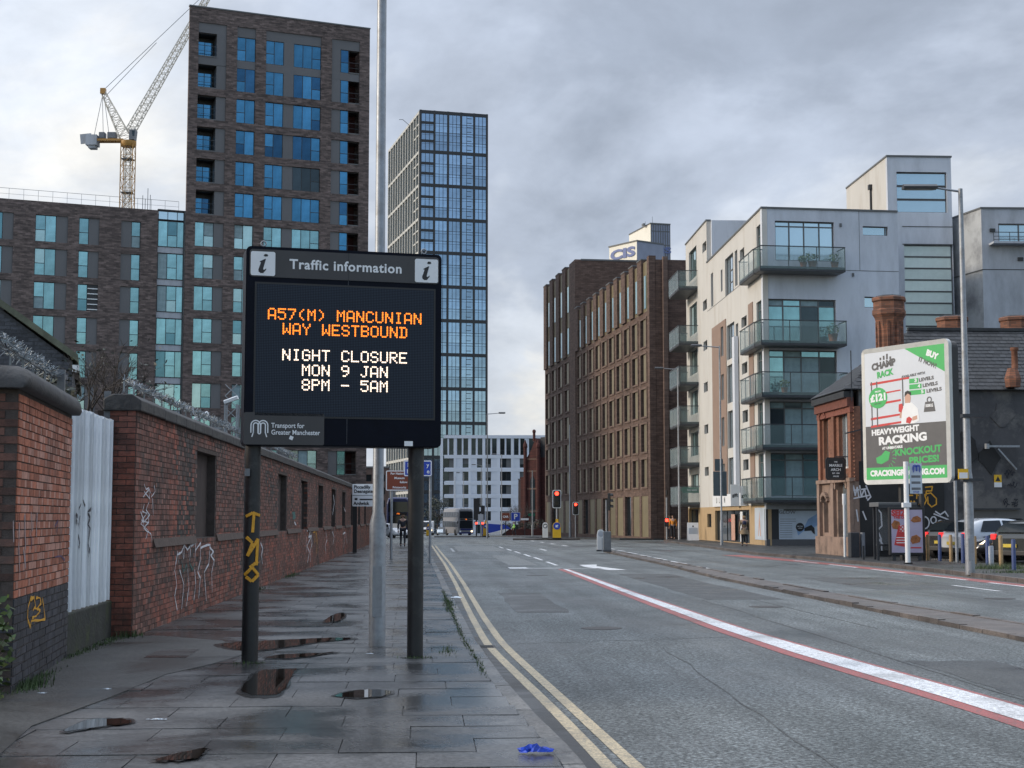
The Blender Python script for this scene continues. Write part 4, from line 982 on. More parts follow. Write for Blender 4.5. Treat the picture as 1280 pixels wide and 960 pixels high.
def brickmat(name, c1, c2, mortar, bw, bh, streak=.35, sc_=1.0):
    m = mat(name, c1, .85, var=.3); nt = m.node_tree; N = nt.nodes; L = nt.links; b = N['Principled BSDF']
    tcn = N.new('ShaderNodeTexCoord'); sp = N.new('ShaderNodeSeparateXYZ'); L.new(tcn.outputs['Object'], sp.inputs[0])
    ad = N.new('ShaderNodeMath'); ad.operation = 'ADD'; L.new(sp.outputs[0], ad.inputs[0]); L.new(sp.outputs[1], ad.inputs[1])
    cb = N.new('ShaderNodeCombineXYZ'); L.new(ad.outputs[0], cb.inputs[0]); L.new(sp.outputs[2], cb.inputs[1])
    bt = N.new('ShaderNodeTexBrick'); L.new(cb.outputs[0], bt.inputs['Vector']); bt.inputs['Scale'].default_value = 1; bt.inputs['Brick Width'].default_value = bw; bt.inputs['Row Height'].default_value = bh
    bt.inputs['Mortar Size'].default_value = .006; bt.inputs['Color1'].default_value = (*c1, 1); bt.inputs['Color2'].default_value = (*c2, 1); bt.inputs['Mortar'].default_value = (*mortar, 1); bt.inputs['Bias'].default_value = 0
    mp = N.new('ShaderNodeMapping'); mp.inputs['Scale'].default_value = (.9 * sc_, 4.2 * sc_, 1); L.new(cb.outputs[0], mp.inputs[0])
    ns = N.new('ShaderNodeTexNoise'); ns.inputs['Scale'].default_value = 1.0; ns.inputs['Detail'].default_value = 5; ns.inputs['Roughness'].default_value = .75; L.new(mp.outputs[0], ns.inputs['Vector'])
    mr = N.new('ShaderNodeMapRange'); L.new(ns.outputs['Fac'], mr.inputs[0]); mr.inputs[1].default_value = .35; mr.inputs[2].default_value = .65; mr.inputs[3].default_value = 1 - streak; mr.inputs[4].default_value = 1 + streak
    n2 = N.new('ShaderNodeTexNoise'); n2.inputs['Scale'].default_value = .12; n2.inputs['Detail'].default_value = 3; L.new(cb.outputs[0], n2.inputs['Vector'])
    m2 = N.new('ShaderNodeMapRange'); L.new(n2.outputs['Fac'], m2.inputs[0]); m2.inputs[1].default_value = .3; m2.inputs[2].default_value = .7; m2.inputs[3].default_value = .85; m2.inputs[4].default_value = 1.15
    mu = N.new('ShaderNodeMath'); mu.operation = 'MULTIPLY'; L.new(mr.outputs[0], mu.inputs[0]); L.new(m2.outputs[0], mu.inputs[1])
    vs = N.new('ShaderNodeVectorMath'); vs.operation = 'SCALE'; L.new(bt.outputs['Color'], vs.inputs[0]); L.new(mu.outputs[0], vs.inputs[3]); L.new(vs.outputs[0], b.inputs['Base Color'])
    return m
brickmat('tower_brick', (.17, .13, .12), (.08, .062, .058), (.08, .068, .062), .44, .15, .5)
brickmat('hotel_brick', (.14, .092, .074), (.09, .056, .044), (.04, .03, .028), .44, .15, .3)
brickmat('hotel_trim', (.17, .115, .092), (.12, .08, .066), (.09, .07, .06), .44, .15, .2)
brickmat('church_brick', (.085, .024, .02), (.055, .018, .016), (.05, .02, .02), .44, .15, .25)
mat('render_sun_cream', (.55, .54, .515), .8, var=.05, scale=.6, dirt=(.42, .39, .34), dscale=.8, dlo=.5, dhi=.8, stretch=(1, 1, .3))  # white render on the sunward side, warm sunlight put into the colour
mat('render_sky_white', (.60, .64, .71), .8, var=.05, scale=.5, dirt=(.42, .45, .50), dscale=.6, dlo=.46, dhi=.75, stretch=(1, 1, .25))  # the same render facing the camera, blue skylight put into the colour
mat('render_grey', (.44, .47, .52), .85, var=.12, scale=.5, dirt=(.26, .275, .3), dscale=.6, dlo=.45, dhi=.75, stretch=(1, 1, .3))
mat('terracotta', (.27, .19, .15), .7, var=.08, scale=1)
mat('tan_stone', (.42, .30, .17), .8, var=.1, scale=1.5)
mat('gold_panel', (.18, .152, .092), .5, metal=.1, var=.15, scale=.8, objrand=.12)
mat('white_panel', (.62, .66, .74), .6, var=.04, scale=.2, objrand=.04)
mat('fin_cream', (.50, .50, .47), .5, var=.05)
mat('slate', (.028, .03, .034), .55, var=.4, scale=3, objrand=.4)
mat('curtain', (.25, .35, .38), .8, var=.2, scale=3)
m = mat('balcony_glass', (.24, .35, .35), .06, var=.15, scale=.6, alpha=.2, spec=.8)

VARY = {'glass_teal': lambda: random.choice(['glass_teal'] * 7 + ['glass_teal_dim', 'glass_teal_pale', 'glass_teal_pale', 'curtain']), 'glass_blue': lambda: random.choice(['glass_blue'] * 6 + ['glass_blue_dim'])}
def window(par, x, z, w_, h_, cols, y=.14, glass='glass_teal', frame='frame_dark', fw=.05, transom=(), name='window', gl=None):
    """frame mesh with mullions; panes are sub-parts. cols: column fractions; transom: {col: [fractions]}"""
    key = ('win', round(w_, 2), round(h_, 2), tuple(cols), tuple(transom), frame, fw)
    xs = [0] + [c * w_ for c in cols] + [w_]
    tr = dict(transom)
    if key not in _mc:
        B = MB(); B.box(0, w_, 0, .07, 0, fw); B.box(0, w_, 0, .07, h_ - fw, h_); B.box(0, fw, 0, .069, fw, h_ - fw); B.box(w_ - fw, w_, 0, .069, fw, h_ - fw)
        for c in xs[1:-1]: B.box(c - fw * .5, c + fw * .5, .001, .068, fw, h_ - fw)
        for i, fs in tr.items():
            for f in fs: B.box(xs[i] + fw * .5, xs[i + 1] - fw * .5, .002, .067, f * h_ - fw * .5, f * h_ + fw * .5)
        _mc[key] = B.mesh(name, M[frame])
    o = link(name, _mc[key], par, loc=(x, y, z))
    for i in range(len(xs) - 1):
        zs = [0] + [f * h_ for f in tr.get(i, ())] + [h_]
        for a, b in zip(zs, zs[1:]):
            g_ = random.choice(gl) if gl else VARY.get(glass, lambda: glass)()
            k2 = ('pane', round(xs[i + 1] - xs[i], 2), round(b - a, 2), g_)
            if k2 not in _mc: _mc[k2] = MB().box(.0, xs[i + 1] - xs[i], 0, .02, 0, b - a).mesh('pane', M[g_])
            link('pane', _mc[k2], o, loc=(xs[i], .035, a), rot=(random.uniform(-.004, .004), 0, random.uniform(-.004, .004)))
    return o
def railing(par, x0, x1, y, z, h=1.1, glass=None, step=.12, name='railing', mt='dark_steel'):
    B = MB(); B.box(x0, x1, y - .02, y + .02, z + h - .04, z + h); B.box(x0, x1, y - .015, y + .015, z + .08, z + .11); B.box(x0, x1, y - .015, y + .015, z + h * .5, z + h * .5 + .03)
    n = max(1, int((x1 - x0) / .9))
    for i in range(n + 1): x = x0 + (x1 - x0 - .03) * i / n; B.box(x, x + .03, y - .014, y + .014, z, z + h - .04)
    return B.build(name, M[mt], par)

# ---------------------------------------------------------------- brick apartment tower and its lower wing (left)
tf = Frame(230, 138, 22.8 - math.degrees(YAW), 400)
tw = fthing(tf, 'brick_tower', 'tall dark mottled-brick apartment tower with corner balconies and glazing reflecting blue sky', 'building')
c2_ = lambda x, y: (220 + x / 3, y / 3)
TOP = tf.z(235, 7)
E_ = tf.s(462, 100); X0_ = 0.0
def tx(a, b, ref=420): return tf.s(220 + a / 3, ref / 3), tf.s(220 + b / 3, ref / 3)
zt0 = tf.z(303, 85.0)            # head of the second row of windows
PIT = 2.99; WH = 2.28
cB = tx(226, 296); cC = tx(335, 403); pC = tx(403, 440); cD = tx(440, 543); pE = tx(583, 616); cE = tx(617, 648); rE = tx(648, 688)
rA = tx(80, 150); pA = tx(150, 186)
ops = []; nrow = 16
rows = [zt0 + PIT - k * PIT for k in range(0, nrow)]
for k, zt in enumerate(rows):
    z0 = zt - WH
    if k == 0: zt += .95
    b = 0.0 if k != 1 else 0
    lo = z0 - (.75 if k == 0 else 0)
    ops += [(rA[0], pA[1], lo, zt), (cB[0], cB[1], lo, zt), (cC[0], cD[1], lo, zt), (pE[0], rE[1], lo, zt)]
ops = [(a, b, max(c, .2), d) for a, b, c, d in ops if d > 1]
facade(X0_, E_, 0, TOP, ops, 0, .3).build('wall', M['tower_brick'], tw)
MB().slab([(X0_ + .65, 1.9), (E_ - .01, 1.9), (E_ + 5, 18), (X0_ + 6, 18)], 0, TOP - .2).build('core', M['tower_brick'], tw)
MB().slab([(X0_, .3), (X0_ + .4, .3), (X0_ + 6.4, 18.3), (X0_ + 6, 18.3)], 0, TOP).build('side_wall', M['tower_brick'], tw); MB().slab([(E_ - .3, .3), (E_, .3), (E_ + 5, 18.3), (E_ + 4.7, 18.3)], 0, TOP).build('side_wall', M['tower_brick'], tw)
bx('roof_edge', M['frame_grey'], tw, -.05, E_ + .05, -.05, .35, TOP, TOP + .12)
for k, zt in enumerate(rows):
    z0 = zt - WH
    if z0 < .4: continue
    gb_ = 'glass_blue' if k < 6 else 'glass_teal'  # blue above, teal below: the sky's reflection painted as glass colour
    ztp = zt + (.95 if k == 0 else 0)
    if k == 0:                                        # grey header panels above the top row
        for a, b in ((rA[0], pA[1]), (cB[0], cB[1]), (cC[0], cD[1]), (pE[0], rE[1])): bx('panel', M['panel_grey'], tw, a, b, .1, .25, zt, ztp)
        for a, b in ((rA[0], pA[1]), (cB[0], cB[1]), (cC[0], cD[1]), (pE[0], rE[1])): bx('panel', M['panel_grey'], tw, a, b, .1, .25, z0 - .75, z0)
    if k < 6:
        bx('back_wall', M['frame_dark'], tw, rA[0], rA[1], 1.6, 1.7, z0, zt); bx('side_panel', M['frame_grey'], tw, rA[1] - .0, rA[1] + .06, .26, 1.7, z0, zt)
        window(tw, rA[0] + .1, z0, rA[1] - rA[0] - .2, WH - .45, (.5,), y=1.45, glass=gb_); railing(tw, rA[0], rA[1], .15, z0)
        bx('soffit', M['frame_dark'], tw, rA[0], rA[1], .3, 1.7, zt - .08, zt - .001); bx('balcony_floor', M['frame_grey'], tw, rA[0], rA[1], .05, 1.7, z0 + .001, z0 + .1)
    else:
        window(tw, rA[0] - .1, z0, rA[1] - rA[0] + .1, WH, (.5,), glass=gb_, transom=((1, (.45,)),))
    bx('panel', M['panel_grey'], tw, pA[0], pA[1], .1, .25, z0, zt)
    window(tw, cB[0], z0, cB[1] - cB[0], WH, (.47,), glass=gb_, transom=((0, (.45,)),))
    window(tw, cC[0], z0, cC[1] - cC[0], WH, (.47,), glass=gb_, transom=((0, (.45,)),))
    bx('panel', M['panel_grey'], tw, pC[0], pC[1], .1, .25, z0, zt)
    window(tw, cD[0], z0, cD[1] - cD[0], WH, (.34, .67), glass=gb_ if k != 4 else 'glass_dark' if random.random() < .1 else gb_, transom=((2, (.45,)),))
    bx('panel', M['panel_grey'], tw, pE[0], pE[1], .1, .25, z0, zt)
    window(tw, cE[0], z0, cE[1] - cE[0], WH, (), glass='glass_blue' if k < 8 else 'glass_teal', transom=((0, (.45,)),))
    bx('back_wall', M['church_brick'], tw, rE[0], rE[1], 1.6, 1.7, z0, zt); bx('side_panel', M['frame_dark'], tw, rE[0] - .06, rE[0], .26, 1.7, z0, zt); railing(tw, rE[0], rE[1], .15, z0)
    bx('soffit', M['frame_dark'], tw, rE[0], rE[1], .3, 1.7, zt - .08, zt - .001); bx('balcony_floor', M['frame_grey'], tw, rE[0], rE[1], .05, 1.7, z0 + .001, z0 + .1)
# the lower wing, same street line
lw = fthing(tf, 'brick_wing', 'lower mottled-brick apartment block with a glazed stair strip, left of the tall brick tower', 'building')
lx0 = tf.s(-30, 400); LT = tf.z(110, 256); LT2 = tf.z(210, 263)
def lx(a, b): return tf.s(a, 400), tf.s(b, 400)
gA, gpA = lx(41, 67.5), lx(67.5, 82); gB, gpB = lx(96, 108.5), lx(108.5, 121.5); gpC, gC = lx(149, 162), lx(162, 173.5); gpZ = lx(0, 13.5); gZ = lx(-12, 0); st_ = lx(195, 226.5)
st_ = (st_[0], -.02)
zA = tf.z(55, 268.5); ops = []; LR = [zA - k * 3.0 for k in range(9)]; LH = 2.4
for zt in LR:
    for a, b in ((gZ[0], gpZ[1]), (gA[0], gpA[1]), (gB[0], gpB[1]), (gpC[0], gC[1])): ops.append((a, b, zt - LH, zt))
facade(lx0, st_[0], 0, LT, ops, 0, .3).build('wall', M['tower_brick'], lw)
MB().box(lx0, st_[0] - .01, .31, 16, 0, LT - .3).build('core', M['tower_brick'], lw)
MB().box(st_[0], -.05, .5, 14, 0, LT2 - .3).build('stair_core', M['frame_dark'], lw)
for zt in LR:
    z0 = zt - LH; tl = ((0, (.45,)),)
    window(lw, gZ[0], z0, gZ[1] - gZ[0], LH, (.5,)); bx('panel', M['panel_grey'], lw, gpZ[0], gpZ[1], .1, .25, z0, zt)
    window(lw, gA[0], z0, gA[1] - gA[0], LH, (.48,), transom=tl); bx('panel', M['panel_grey'], lw, gpA[0], gpA[1], .1, .25, z0, zt)
    window(lw, gB[0], z0, gB[1] - gB[0], LH, (), transom=tl)
    if abs(zt - LR[2]) < .1:
        bx('panel', M['frame_dark'], lw, gpB[0], gpB[1], .12, .25, z0, zt)
        for i in range(5): bx('louvre', M['sign_white'], lw, gpB[0], gpB[1], .05, .12, z0 + .12 + i * .47, z0 + .2 + i * .47)
    else: bx('panel', M['panel_grey'], lw, gpB[0], gpB[1], .1, .25, z0, zt)
    bx('panel', M['panel_grey'], lw, gpC[0], gpC[1], .1, .25, z0, zt); window(lw, gC[0], z0, gC[1] - gC[0], LH, (), transom=tl)
for k in range(9):                                       # glazed stair
    zt = LT2 - .9 - k * 3.0
    window(lw, st_[0] + .05, zt - 2.45, st_[1] - st_[0] - .1, 2.4, (.36, .72), y=.2, transom=((1, (.45,)),))
    bx('spandrel', M['render_grey'], lw, st_[0] + .05, st_[1] - .05, .25, .3, zt - 3.0, zt - 2.47)
window(lw, st_[0] + .05, LT2 - .85, st_[1] - st_[0] - .1, .8, (.36, .72), y=.2, glass='glass_sky')
bx('roof_edge', M['frame_dark'], lw, st_[0], st_[1], .1, .5, LT2, LT2 + .1)
bx('corner_post', M['frame_dark'], lw, st_[1] - .15, st_[1] - .02, .1, .5, 0, LT2)
B = MB(); n = 14
for i in range(n + 1):
    x = lx0 + (-.5 - lx0) * i / n; B.bar((x, 1, LT - .2), (x, 1, LT + 1.15), .025)
B.bar((lx0, 1, LT + 1.15), (-.5, 1, LT + 1.15), .03); B.bar((lx0, 1, LT + .65), (-.5, 1, LT + .65), .02)
B.build('roof_rail', M['steel_grey'], lw)
B = MB()
for i, h in enumerate((1.9, 1.6, 2.6, 2.0)):
    x = tf.s(185 + i * 3.2, 250); B.bar((x, 3, LT - .5), (x, 3, LT + h), .05)
B.build('mast', M['steel_grey'], lw)
bx('plant_box', M['render_grey'], lw, tf.s(150, 250), tf.s(190, 250), 2, 4, LT - .3, LT + .35)

# ---------------------------------------------------------------- luffing tower crane
mat('crane_cream', (.62, .58, .50), .5, var=.08)
mat('crane_orange', (.45, .24, .06), .5, var=.1)
CD = 215
cc = P(160, 200, CD); cr = thing('tower_crane', 'luffing tower crane with cream lattice jib and orange mast, rising behind the lower brick block', 'crane', (cc.x, cc.y, 0), -YAW)
def cl(px, py): q = P(px, py, CD); v = q - Vector((cc.x, cc.y, 0)); return Vector((v.dot(_rt), 0, v.z))
def lattice(B, p, q, w0, w1, n, r=.07, rb=.045):
    d = (q - p).normalized(); y = Vector((0, 1, 0)); x = d.cross(y).normalized()
    def corners(t):
        c = p.lerp(q, t); w_ = (w0 + (w1 - w0) * t) / 2; return [c + x * w_ + y * w_, c - x * w_ + y * w_, c - x * w_ - y * w_, c + x * w_ - y * w_]
    for i in range(n):
        A, C = corners(i / n), corners((i + 1) / n)
        for k in range(4):
            B.bar(A[k], C[k], r * 1.6); j = (k + 1) % 4
            if i % 2: B.bar(A[k], C[j], rb * 1.4)
            else: B.bar(A[j], C[k], rb * 1.4)
            B.bar(A[k], A[j], rb * 1.2)
mz = cl(160, 181).z
B = MB(); lattice(B, Vector((0, 0, 0)), Vector((0, 0, mz)), 1.7, 1.7, 34); B.build('mast', M['crane_orange'], cr)
B = MB(); lattice(B, Vector((0, 0, mz * .55)), Vector((0, 0, mz)), .7, .7, 20, .05, .04); B.build('ladder_cage', M['crane_cream'], cr)
for i in range(4): bx('landing', M['steel_grey'], cr, -.8, .8, -.8, .8, mz - 2.2 - i * 4.9, mz - 2.1 - i * 4.9)
B = MB(); B.rev([(1.0, mz - .3), (1.15, mz), (1.15, mz + .5)], 14); B.build('slewing_ring', M['crane_orange'], cr)
B = MB(); lattice(B, cl(163, 164), cl(231, 46).lerp(cl(163, 164), -1.05 + 1.0), 1.1, 1.0, 22, .06, .04); 
tip = cl(262, -8); B = MB(); lattice(B, cl(163, 164), tip, 1.15, .7, 36, .06, .042); B.build('jib', M['crane_cream'], cr)
hd_ = cl(129, 115); B = MB(); lattice(B, cl(156, 171), hd_, 1.5, .6, 10, .06, .045); B.build('a_frame', M['crane_cream'], cr)
B = MB(); B.bar(cl(161, 166), hd_ + Vector((.2, 0, .1)), .12); B.build('tie_strut', M['crane_cream'], cr)
B = MB(); B.box(hd_.x - .35, hd_.x + .35, -.4, .4, hd_.z - .3, hd_.z + .5); B.build('a_frame_head', M['crane_orange'], cr)
B = MB()
for a, b in ((cl(129, 113), tip + Vector((0, 0, .6))), (cl(133, 119), tip.lerp(hd_, .5)), (hd_, cl(118, 168)), (cl(128, 118), cl(129, 166)), (cl(130, 120), cl(136, 166))): B.bar(a, b, .06)
B.build('cable', M['steel_grey'], cr)
a, b = cl(153, 178), cl(114, 176)
B = MB(); B.box(b.x, a.x + .3, -.8, -.6, b.z - .15, b.z + .15); B.box(b.x, a.x + .3, .6, .8, b.z - .15, b.z + .15)
for i in range(8): x = b.x + (a.x - b.x) * i / 7; B.bar((x, -.7, b.z), (x, .7, b.z), .1)
B.build('counter_jib', M['crane_orange'], cr)
q = cl(109, 175); B = MB(); B.box(q.x, q.x + 1.6, -.9, .9, q.z - .9, q.z + .6); B.box(q.x + .35, q.x + 1.35, -.7, .7, q.z - 1.3, q.z - .9); B.bar((q.x - .1, 0, q.z - .5), (q.x - .25, 0, q.z + .9), .2, 1.6); B.build('counterweight', M['render_grey'], cr)
for x0p, x1p in ((124.5, 132), (135, 146)):
    p_, q_ = cl(x0p, 174), cl(x1p, 166); MB().box(p_.x, q_.x, -.6, .6, p_.z, q_.z).build('winch_housing', M['steel_grey'], cr, bevel=.08)
p_, q_ = cl(163, 176), cl(171, 163.5); B = MB(); B.prism([(p_.x, p_.z), (q_.x - .15, p_.z), (q_.x, q_.z), (p_.x, q_.z)], -.9, .5); B.build('cab', M['steel_grey'], cr)
MB().prism([(p_.x + .5, p_.z + .5), (q_.x - .1, p_.z + .5), (q_.x - .02, q_.z - .2), (p_.x + .4, q_.z - .2)], -.93, -.905).build('cab_window', M['glass_dark'], cr)

# ---------------------------------------------------------------- dark glass tower in the distance
gf_ = Frame(525, 400, 15 - math.degrees(YAW), 300)
gt = fthing(gf_, 'glass_tower', 'very tall glass tower with black grid frame and pale finned side, behind the sign', 'building', z=0)
GT = gf_.z(526, 137); GX = [gf_.s(x, 300) for x in (525.6, 542.5, 559.7, 576, 592.5, 608.5)]
GX[0] = 0
fl = 9.1; zb1 = gf_.z(527, 189); levels = [GT - .5] + [zb1 - i * fl for i in range(13)]; levels = [z for z in levels if z > -4]
lf_len = 46
MB().box(.1, GX[-1] - .1, .25, lf_len, -4, GT - 1.0).build('core', M['frame_dark'], gt)
B = MB()
for i, x in enumerate(GX): B.box(x - .28, x + .28, -.1, .25, -4, GT)
for i, z in enumerate(levels):
    for a, b in zip(GX, GX[1:]): B.box(a + .28, b - .28, -.09, .25, z - .45, z + .45)
B.box(-.28, .28, .25, .6, -4, GT); B.build('frame', M['frame_dark'], gt)
for bi in range(5):
    a, b = GX[bi] + .28, GX[bi + 1] - .28
    for zt, zb_ in zip(levels, levels[1:] + [-4]):
        t_, b_ = zt - .45, zb_ + .45
        if t_ - b_ < 1.5: continue
        nfl = 4 if zt == levels[0] else 3
        tr_ = tuple(round(i / nfl, 3) for i in range(1, nfl)); c_ = (.33, .67) if bi != 3 else (.42,)
        g_ = 'glass_tower'
        key = ('bay', round(b - a, 2), round(t_ - b_, 2), bi == 3, bi == 0 and 2 < 9)
        if key not in _mc:
            B = MB(); w_, h_ = b - a, t_ - b_
            for f in c_: B.box(f * w_ - .06, f * w_ + .06, 0, .08, 0, h_)
            for f in tr_: B.box(0, w_, .005, .075, f * h_ - (.38 if bi == 0 else .06), f * h_ + (.38 if bi == 0 else .06)); B.box(0, w_, .005, .075, f * h_ - .75, f * h_ - .69)
            if bi == 3:
                for q in range(nfl * 2): B.box(w_ * .42, w_ * .85, .006, .07, (q + .5) / nfl / 2 * h_ - .08, (q + .5) / nfl / 2 * h_ + .08)
            _mc[key] = B.mesh('mullions', M['frame_dark'])
        o = link('window_bay', _mc[key], gt, loc=(a, 0, b_))
        k2 = ('gp', round(b - a, 2), round((t_ - b_) / nfl, 2))
        if k2 not in _mc: _mc[k2] = MB().box(0, b - a, 0, .02, 0, (t_ - b_) / nfl).mesh('pane', M[g_])
        for q in range(nfl): link('pane', _mc[k2], o, loc=(0, .05, (t_ - b_) * q / nfl), rot=(random.uniform(-.006, .006), 0, random.uniform(-.006, .006)))
# finned pale side face (local x = -0.. going back)
B = MB(); G2 = MB()
for i in range(13):
    y = .6 + i * (lf_len - .6) / 12; B.box(-.35, 0, y, y + .55, -4, GT - .2)
for z in levels: B.box(-.30, 0, .6, lf_len, z - .35, z + .35)
for z in levels:
    for j in (1, 2):
        if z - j * 3 > -4: B.box(-.2, 0, .6, 9, z - j * 3 - .2, z - j * 3 + .2)
B.build('fins', M['fin_cream'], gt); MB().box(.0, .08, .3, lf_len, -4, GT - .5).build('side_glazing', M['glass_dark'], gt)
B = MB(); B.bar((-.5, 12, GT - 1.5), (-2.6, 12, GT + .2), .12); B.bar((-2.6, 12, GT + .2), (-3.6, 12, GT + .1), .12); B.build('davit', M['steel_grey'], gt)

# ---------------------------------------------------------------- white apartment block across the end of the street
wf_ = Frame(556, 330, 2 - math.degrees(YAW), 600)
wb = fthing(wf_, 'white_apartment_block', 'white panelled apartment block with regular dark windows closing the end of the street', 'building')
zg = gz(330); WT = wf_.z(600, 544.5); wX = lambda px: wf_.s(px, 600)
wx = lambda a: wX(430 + a / 4.8)
zr = lambda v: wf_.z(600, 500 + v / 4.8)
ops = []; wins = []
top = [(592, 620), (630, 657), (678, 706), (716, 744), (764, 790), (802, 830), (848, 878), (888, 916), (936, 964), (974, 1002), (1020, 1048), (1058, 1086), (1110, 1140), (1150, 1180)]
low = [(592, 660, 2), (712, 747, 1), (798, 832, 1), (850, 882, 1), (937, 1003, 2), (1055, 1085, 1), (1110, 1170, 2)]
pans = [(676, 710), (762, 796), (886, 924), (1016, 1050)]
for a, b in top: wins.append((wx(a), wx(b), zr(330), zr(230), 'v'))
for k in range(5):
    y0, y1 = 345 + 79.3 * k, 406 + 79.3 * k
    for a, b, n in low: wins.append((wx(a), wx(b), zr(y1), zr(y0), n))
wins.append((wx(592), wx(760), zg + .2, zr(742), 3)); wins.append((wx(800), wx(1085), zg + .2, zr(742), 4))
ops = [(a, b, c, d) for a, b, c, d, n in wins]; XR = wx(1260)
facade(0, XR, zg - 1, WT, ops, 0, .4).build('wall', M['white_panel'], wb)
MB().box(-.0, XR, .42, 22, zg - 1, WT - .3).build('core', M['frame_dark'], wb)
MB().box(-.01, .3, .4, 22, zg - 1, WT).build('side_wall', M['white_panel'], wb)
for a, b, c, d, n in wins:
    if n == 'v': window(wb, a, c, b - a, d - c, (), y=.3, glass='glass_dark', fw=.08, transom=((0, (.3,)),))
    else: window(wb, a, c, b - a, d - c, {1: (), 2: (.55,), 3: (.33, .66), 4: (.25, .5, .75)}[n], y=.3, glass='glass_dark', fw=.08, transom=((0, (.35,)),) if n == 1 else (), gl=['glass_dark', 'glass_dark', 'frame_grey'])
B = MB()
for k in range(6): z = zr(338 + 79.3 * k); B.box(-.15, XR, -.12, 0, z - .45, z + .3)
for a in (585, 666, 755, 838, 928, 1010, 1092): B.box(wx(a) - .3, wx(a) + .3, -.10, 0, zg - 1, WT - .6)
B.box(-.2, XR, -.2, 0, WT - .6, WT + .1); B.build('band', M['white_panel'], wb)
for k in range(5):
    for a, b in pans: bx('panel', M['white_panel'], wb, wx(a), wx(b), -.05, -.001, zr(402 + 79.3 * k), zr(349 + 79.3 * k))
for k in range(6):
    for j in range(3): bx('side_window', M['glass_dark'], wb, -.05, -.011, 2 + j * 7, 5 + j * 7, zr(402 + 79.3 * (k - 1)), zr(349 + 79.3 * (k - 1)))

# ---------------------------------------------------------------- red brick church-like building
cf = Frame(657, 215, -30, 600)
ch = fthing(cf, 'red_brick_hall', 'dark red brick gabled hall with turrets, left of the brown hotel', 'building')
zg = gz(215); zz = lambda y: P(670, y, 215).z
mat('sandstone_dark', (.14, .085, .065), .85, var=.2)
wch = lambda px: (px - 657) * 215 / FPX * 1.15
B = MB(); B.prism([(0, zg - 1), (2.1, zg - 1), (2.1, zz(570)), (1.55, zz(548)), (.9, zz(562)), (0, zz(575))], .0, 6); B.box(-1.2, 0.02, .8, 6, zg - 1, zz(596)); B.box(2.1, 5.5, .6, 12, zg - 1, zz(560)); B.build('wall', M['church_brick'], ch)
B = MB()
for x in (.0, 2.0): B.rev([(.26, zg), (.26, zz(560)), (.34, zz(559)), (.30, zz(556)), (.05, zz(550))], 8, (x, -.1, 0), sm=False)
B.rev([(.2, zz(552)), (.2, zz(541)), (.28, zz(540.5)), (.24, zz(538)), (.1, zz(537))], 8, (1.2, .3, 0), sm=False); B.build('turret', M['church_brick'], ch)
B = MB(); 
for y in (575, 590, 612, 640): B.box(-.05, 2.15, -.06, 0, zz(y), zz(y) + .22)
B.build('string_course', M['sandstone_dark'], ch)
MB().prism([(.75, zg + 2), (1.45, zg + 2), (1.45, zz(600)), (1.1, zz(594)), (.75, zz(600))][::-1], -.04, -.001).build('window', M['glass_dark'], ch)
MB().prism([(.6, zg), (1.5, zg), (1.5, zz(655)), (1.05, zz(650)), (.6, zz(655))][::-1], -.04, -.001).build('door', M['frame_dark'], ch)
MB().prism([(2.1, zz(572)), (5.5, zz(572)), (5.5, zz(545)), (2.1, zz(547))], .5, 6).build('roof', M['slate'], ch)

# ---------------------------------------------------------------- distant white office tower with blue lettering
of = Frame(814, 620, 12, 300); ot = fthing(of, 'office_tower', 'distant pale office tower with blue lettering rising over the brown hotel', 'building')
ox = lambda px: of.s(px, 300); oz = lambda y: of.z(814, y)
mat('tower_sunlit', (.78, .76, .68), .6, var=.04, scale=.1, objrand=.05)  # sunward faces, with warm sunlight put into the white
mat('tower_shade', (.24, .27, .36), .5, var=.15, scale=.2)  # faces turned from the sun, with their shade put into the colour
mat('letter_blue', (.12, .16, .34), .5)
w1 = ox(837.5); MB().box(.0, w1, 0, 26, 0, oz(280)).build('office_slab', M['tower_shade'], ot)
MB().box(-.3, -.01, -.01, 26, 0, oz(280)).build('sunlit_side', M['tower_sunlit'], ot)
MB().box(-.5, w1 + .2, -.3, 26, oz(280), oz(278.5)).build('roof_edge', M['frame_grey'], ot)
B = MB()
for i in range(9): x = w1 * i / 8; B.box(x - .12, x + .12, -.15, 0, oz(326), oz(280))
for y in (289, 306): B.box(0, w1, -.16, 0, oz(y), oz(y) + .3)
B.build('mullions', M['frame_grey'], ot); text('CIS', 3.4, ot, M['letter_blue'], w1 / 2, oz(312.5), y=-.3, bold=.12, xs=1.9)
B = MB()
for px, y0 in ((812, 274), (821, 267.5), (832.5, 276)): B.bar((ox(px), 5, oz(280)), (ox(px), 5, oz(y0)), .12)
B.box(ox(808.5) - .0, ox(811), 4, 6, oz(280), oz(277)); B.build('mast', M['steel_grey'], ot)
of2 = Frame(796, 600, 12, 300); xl = -1
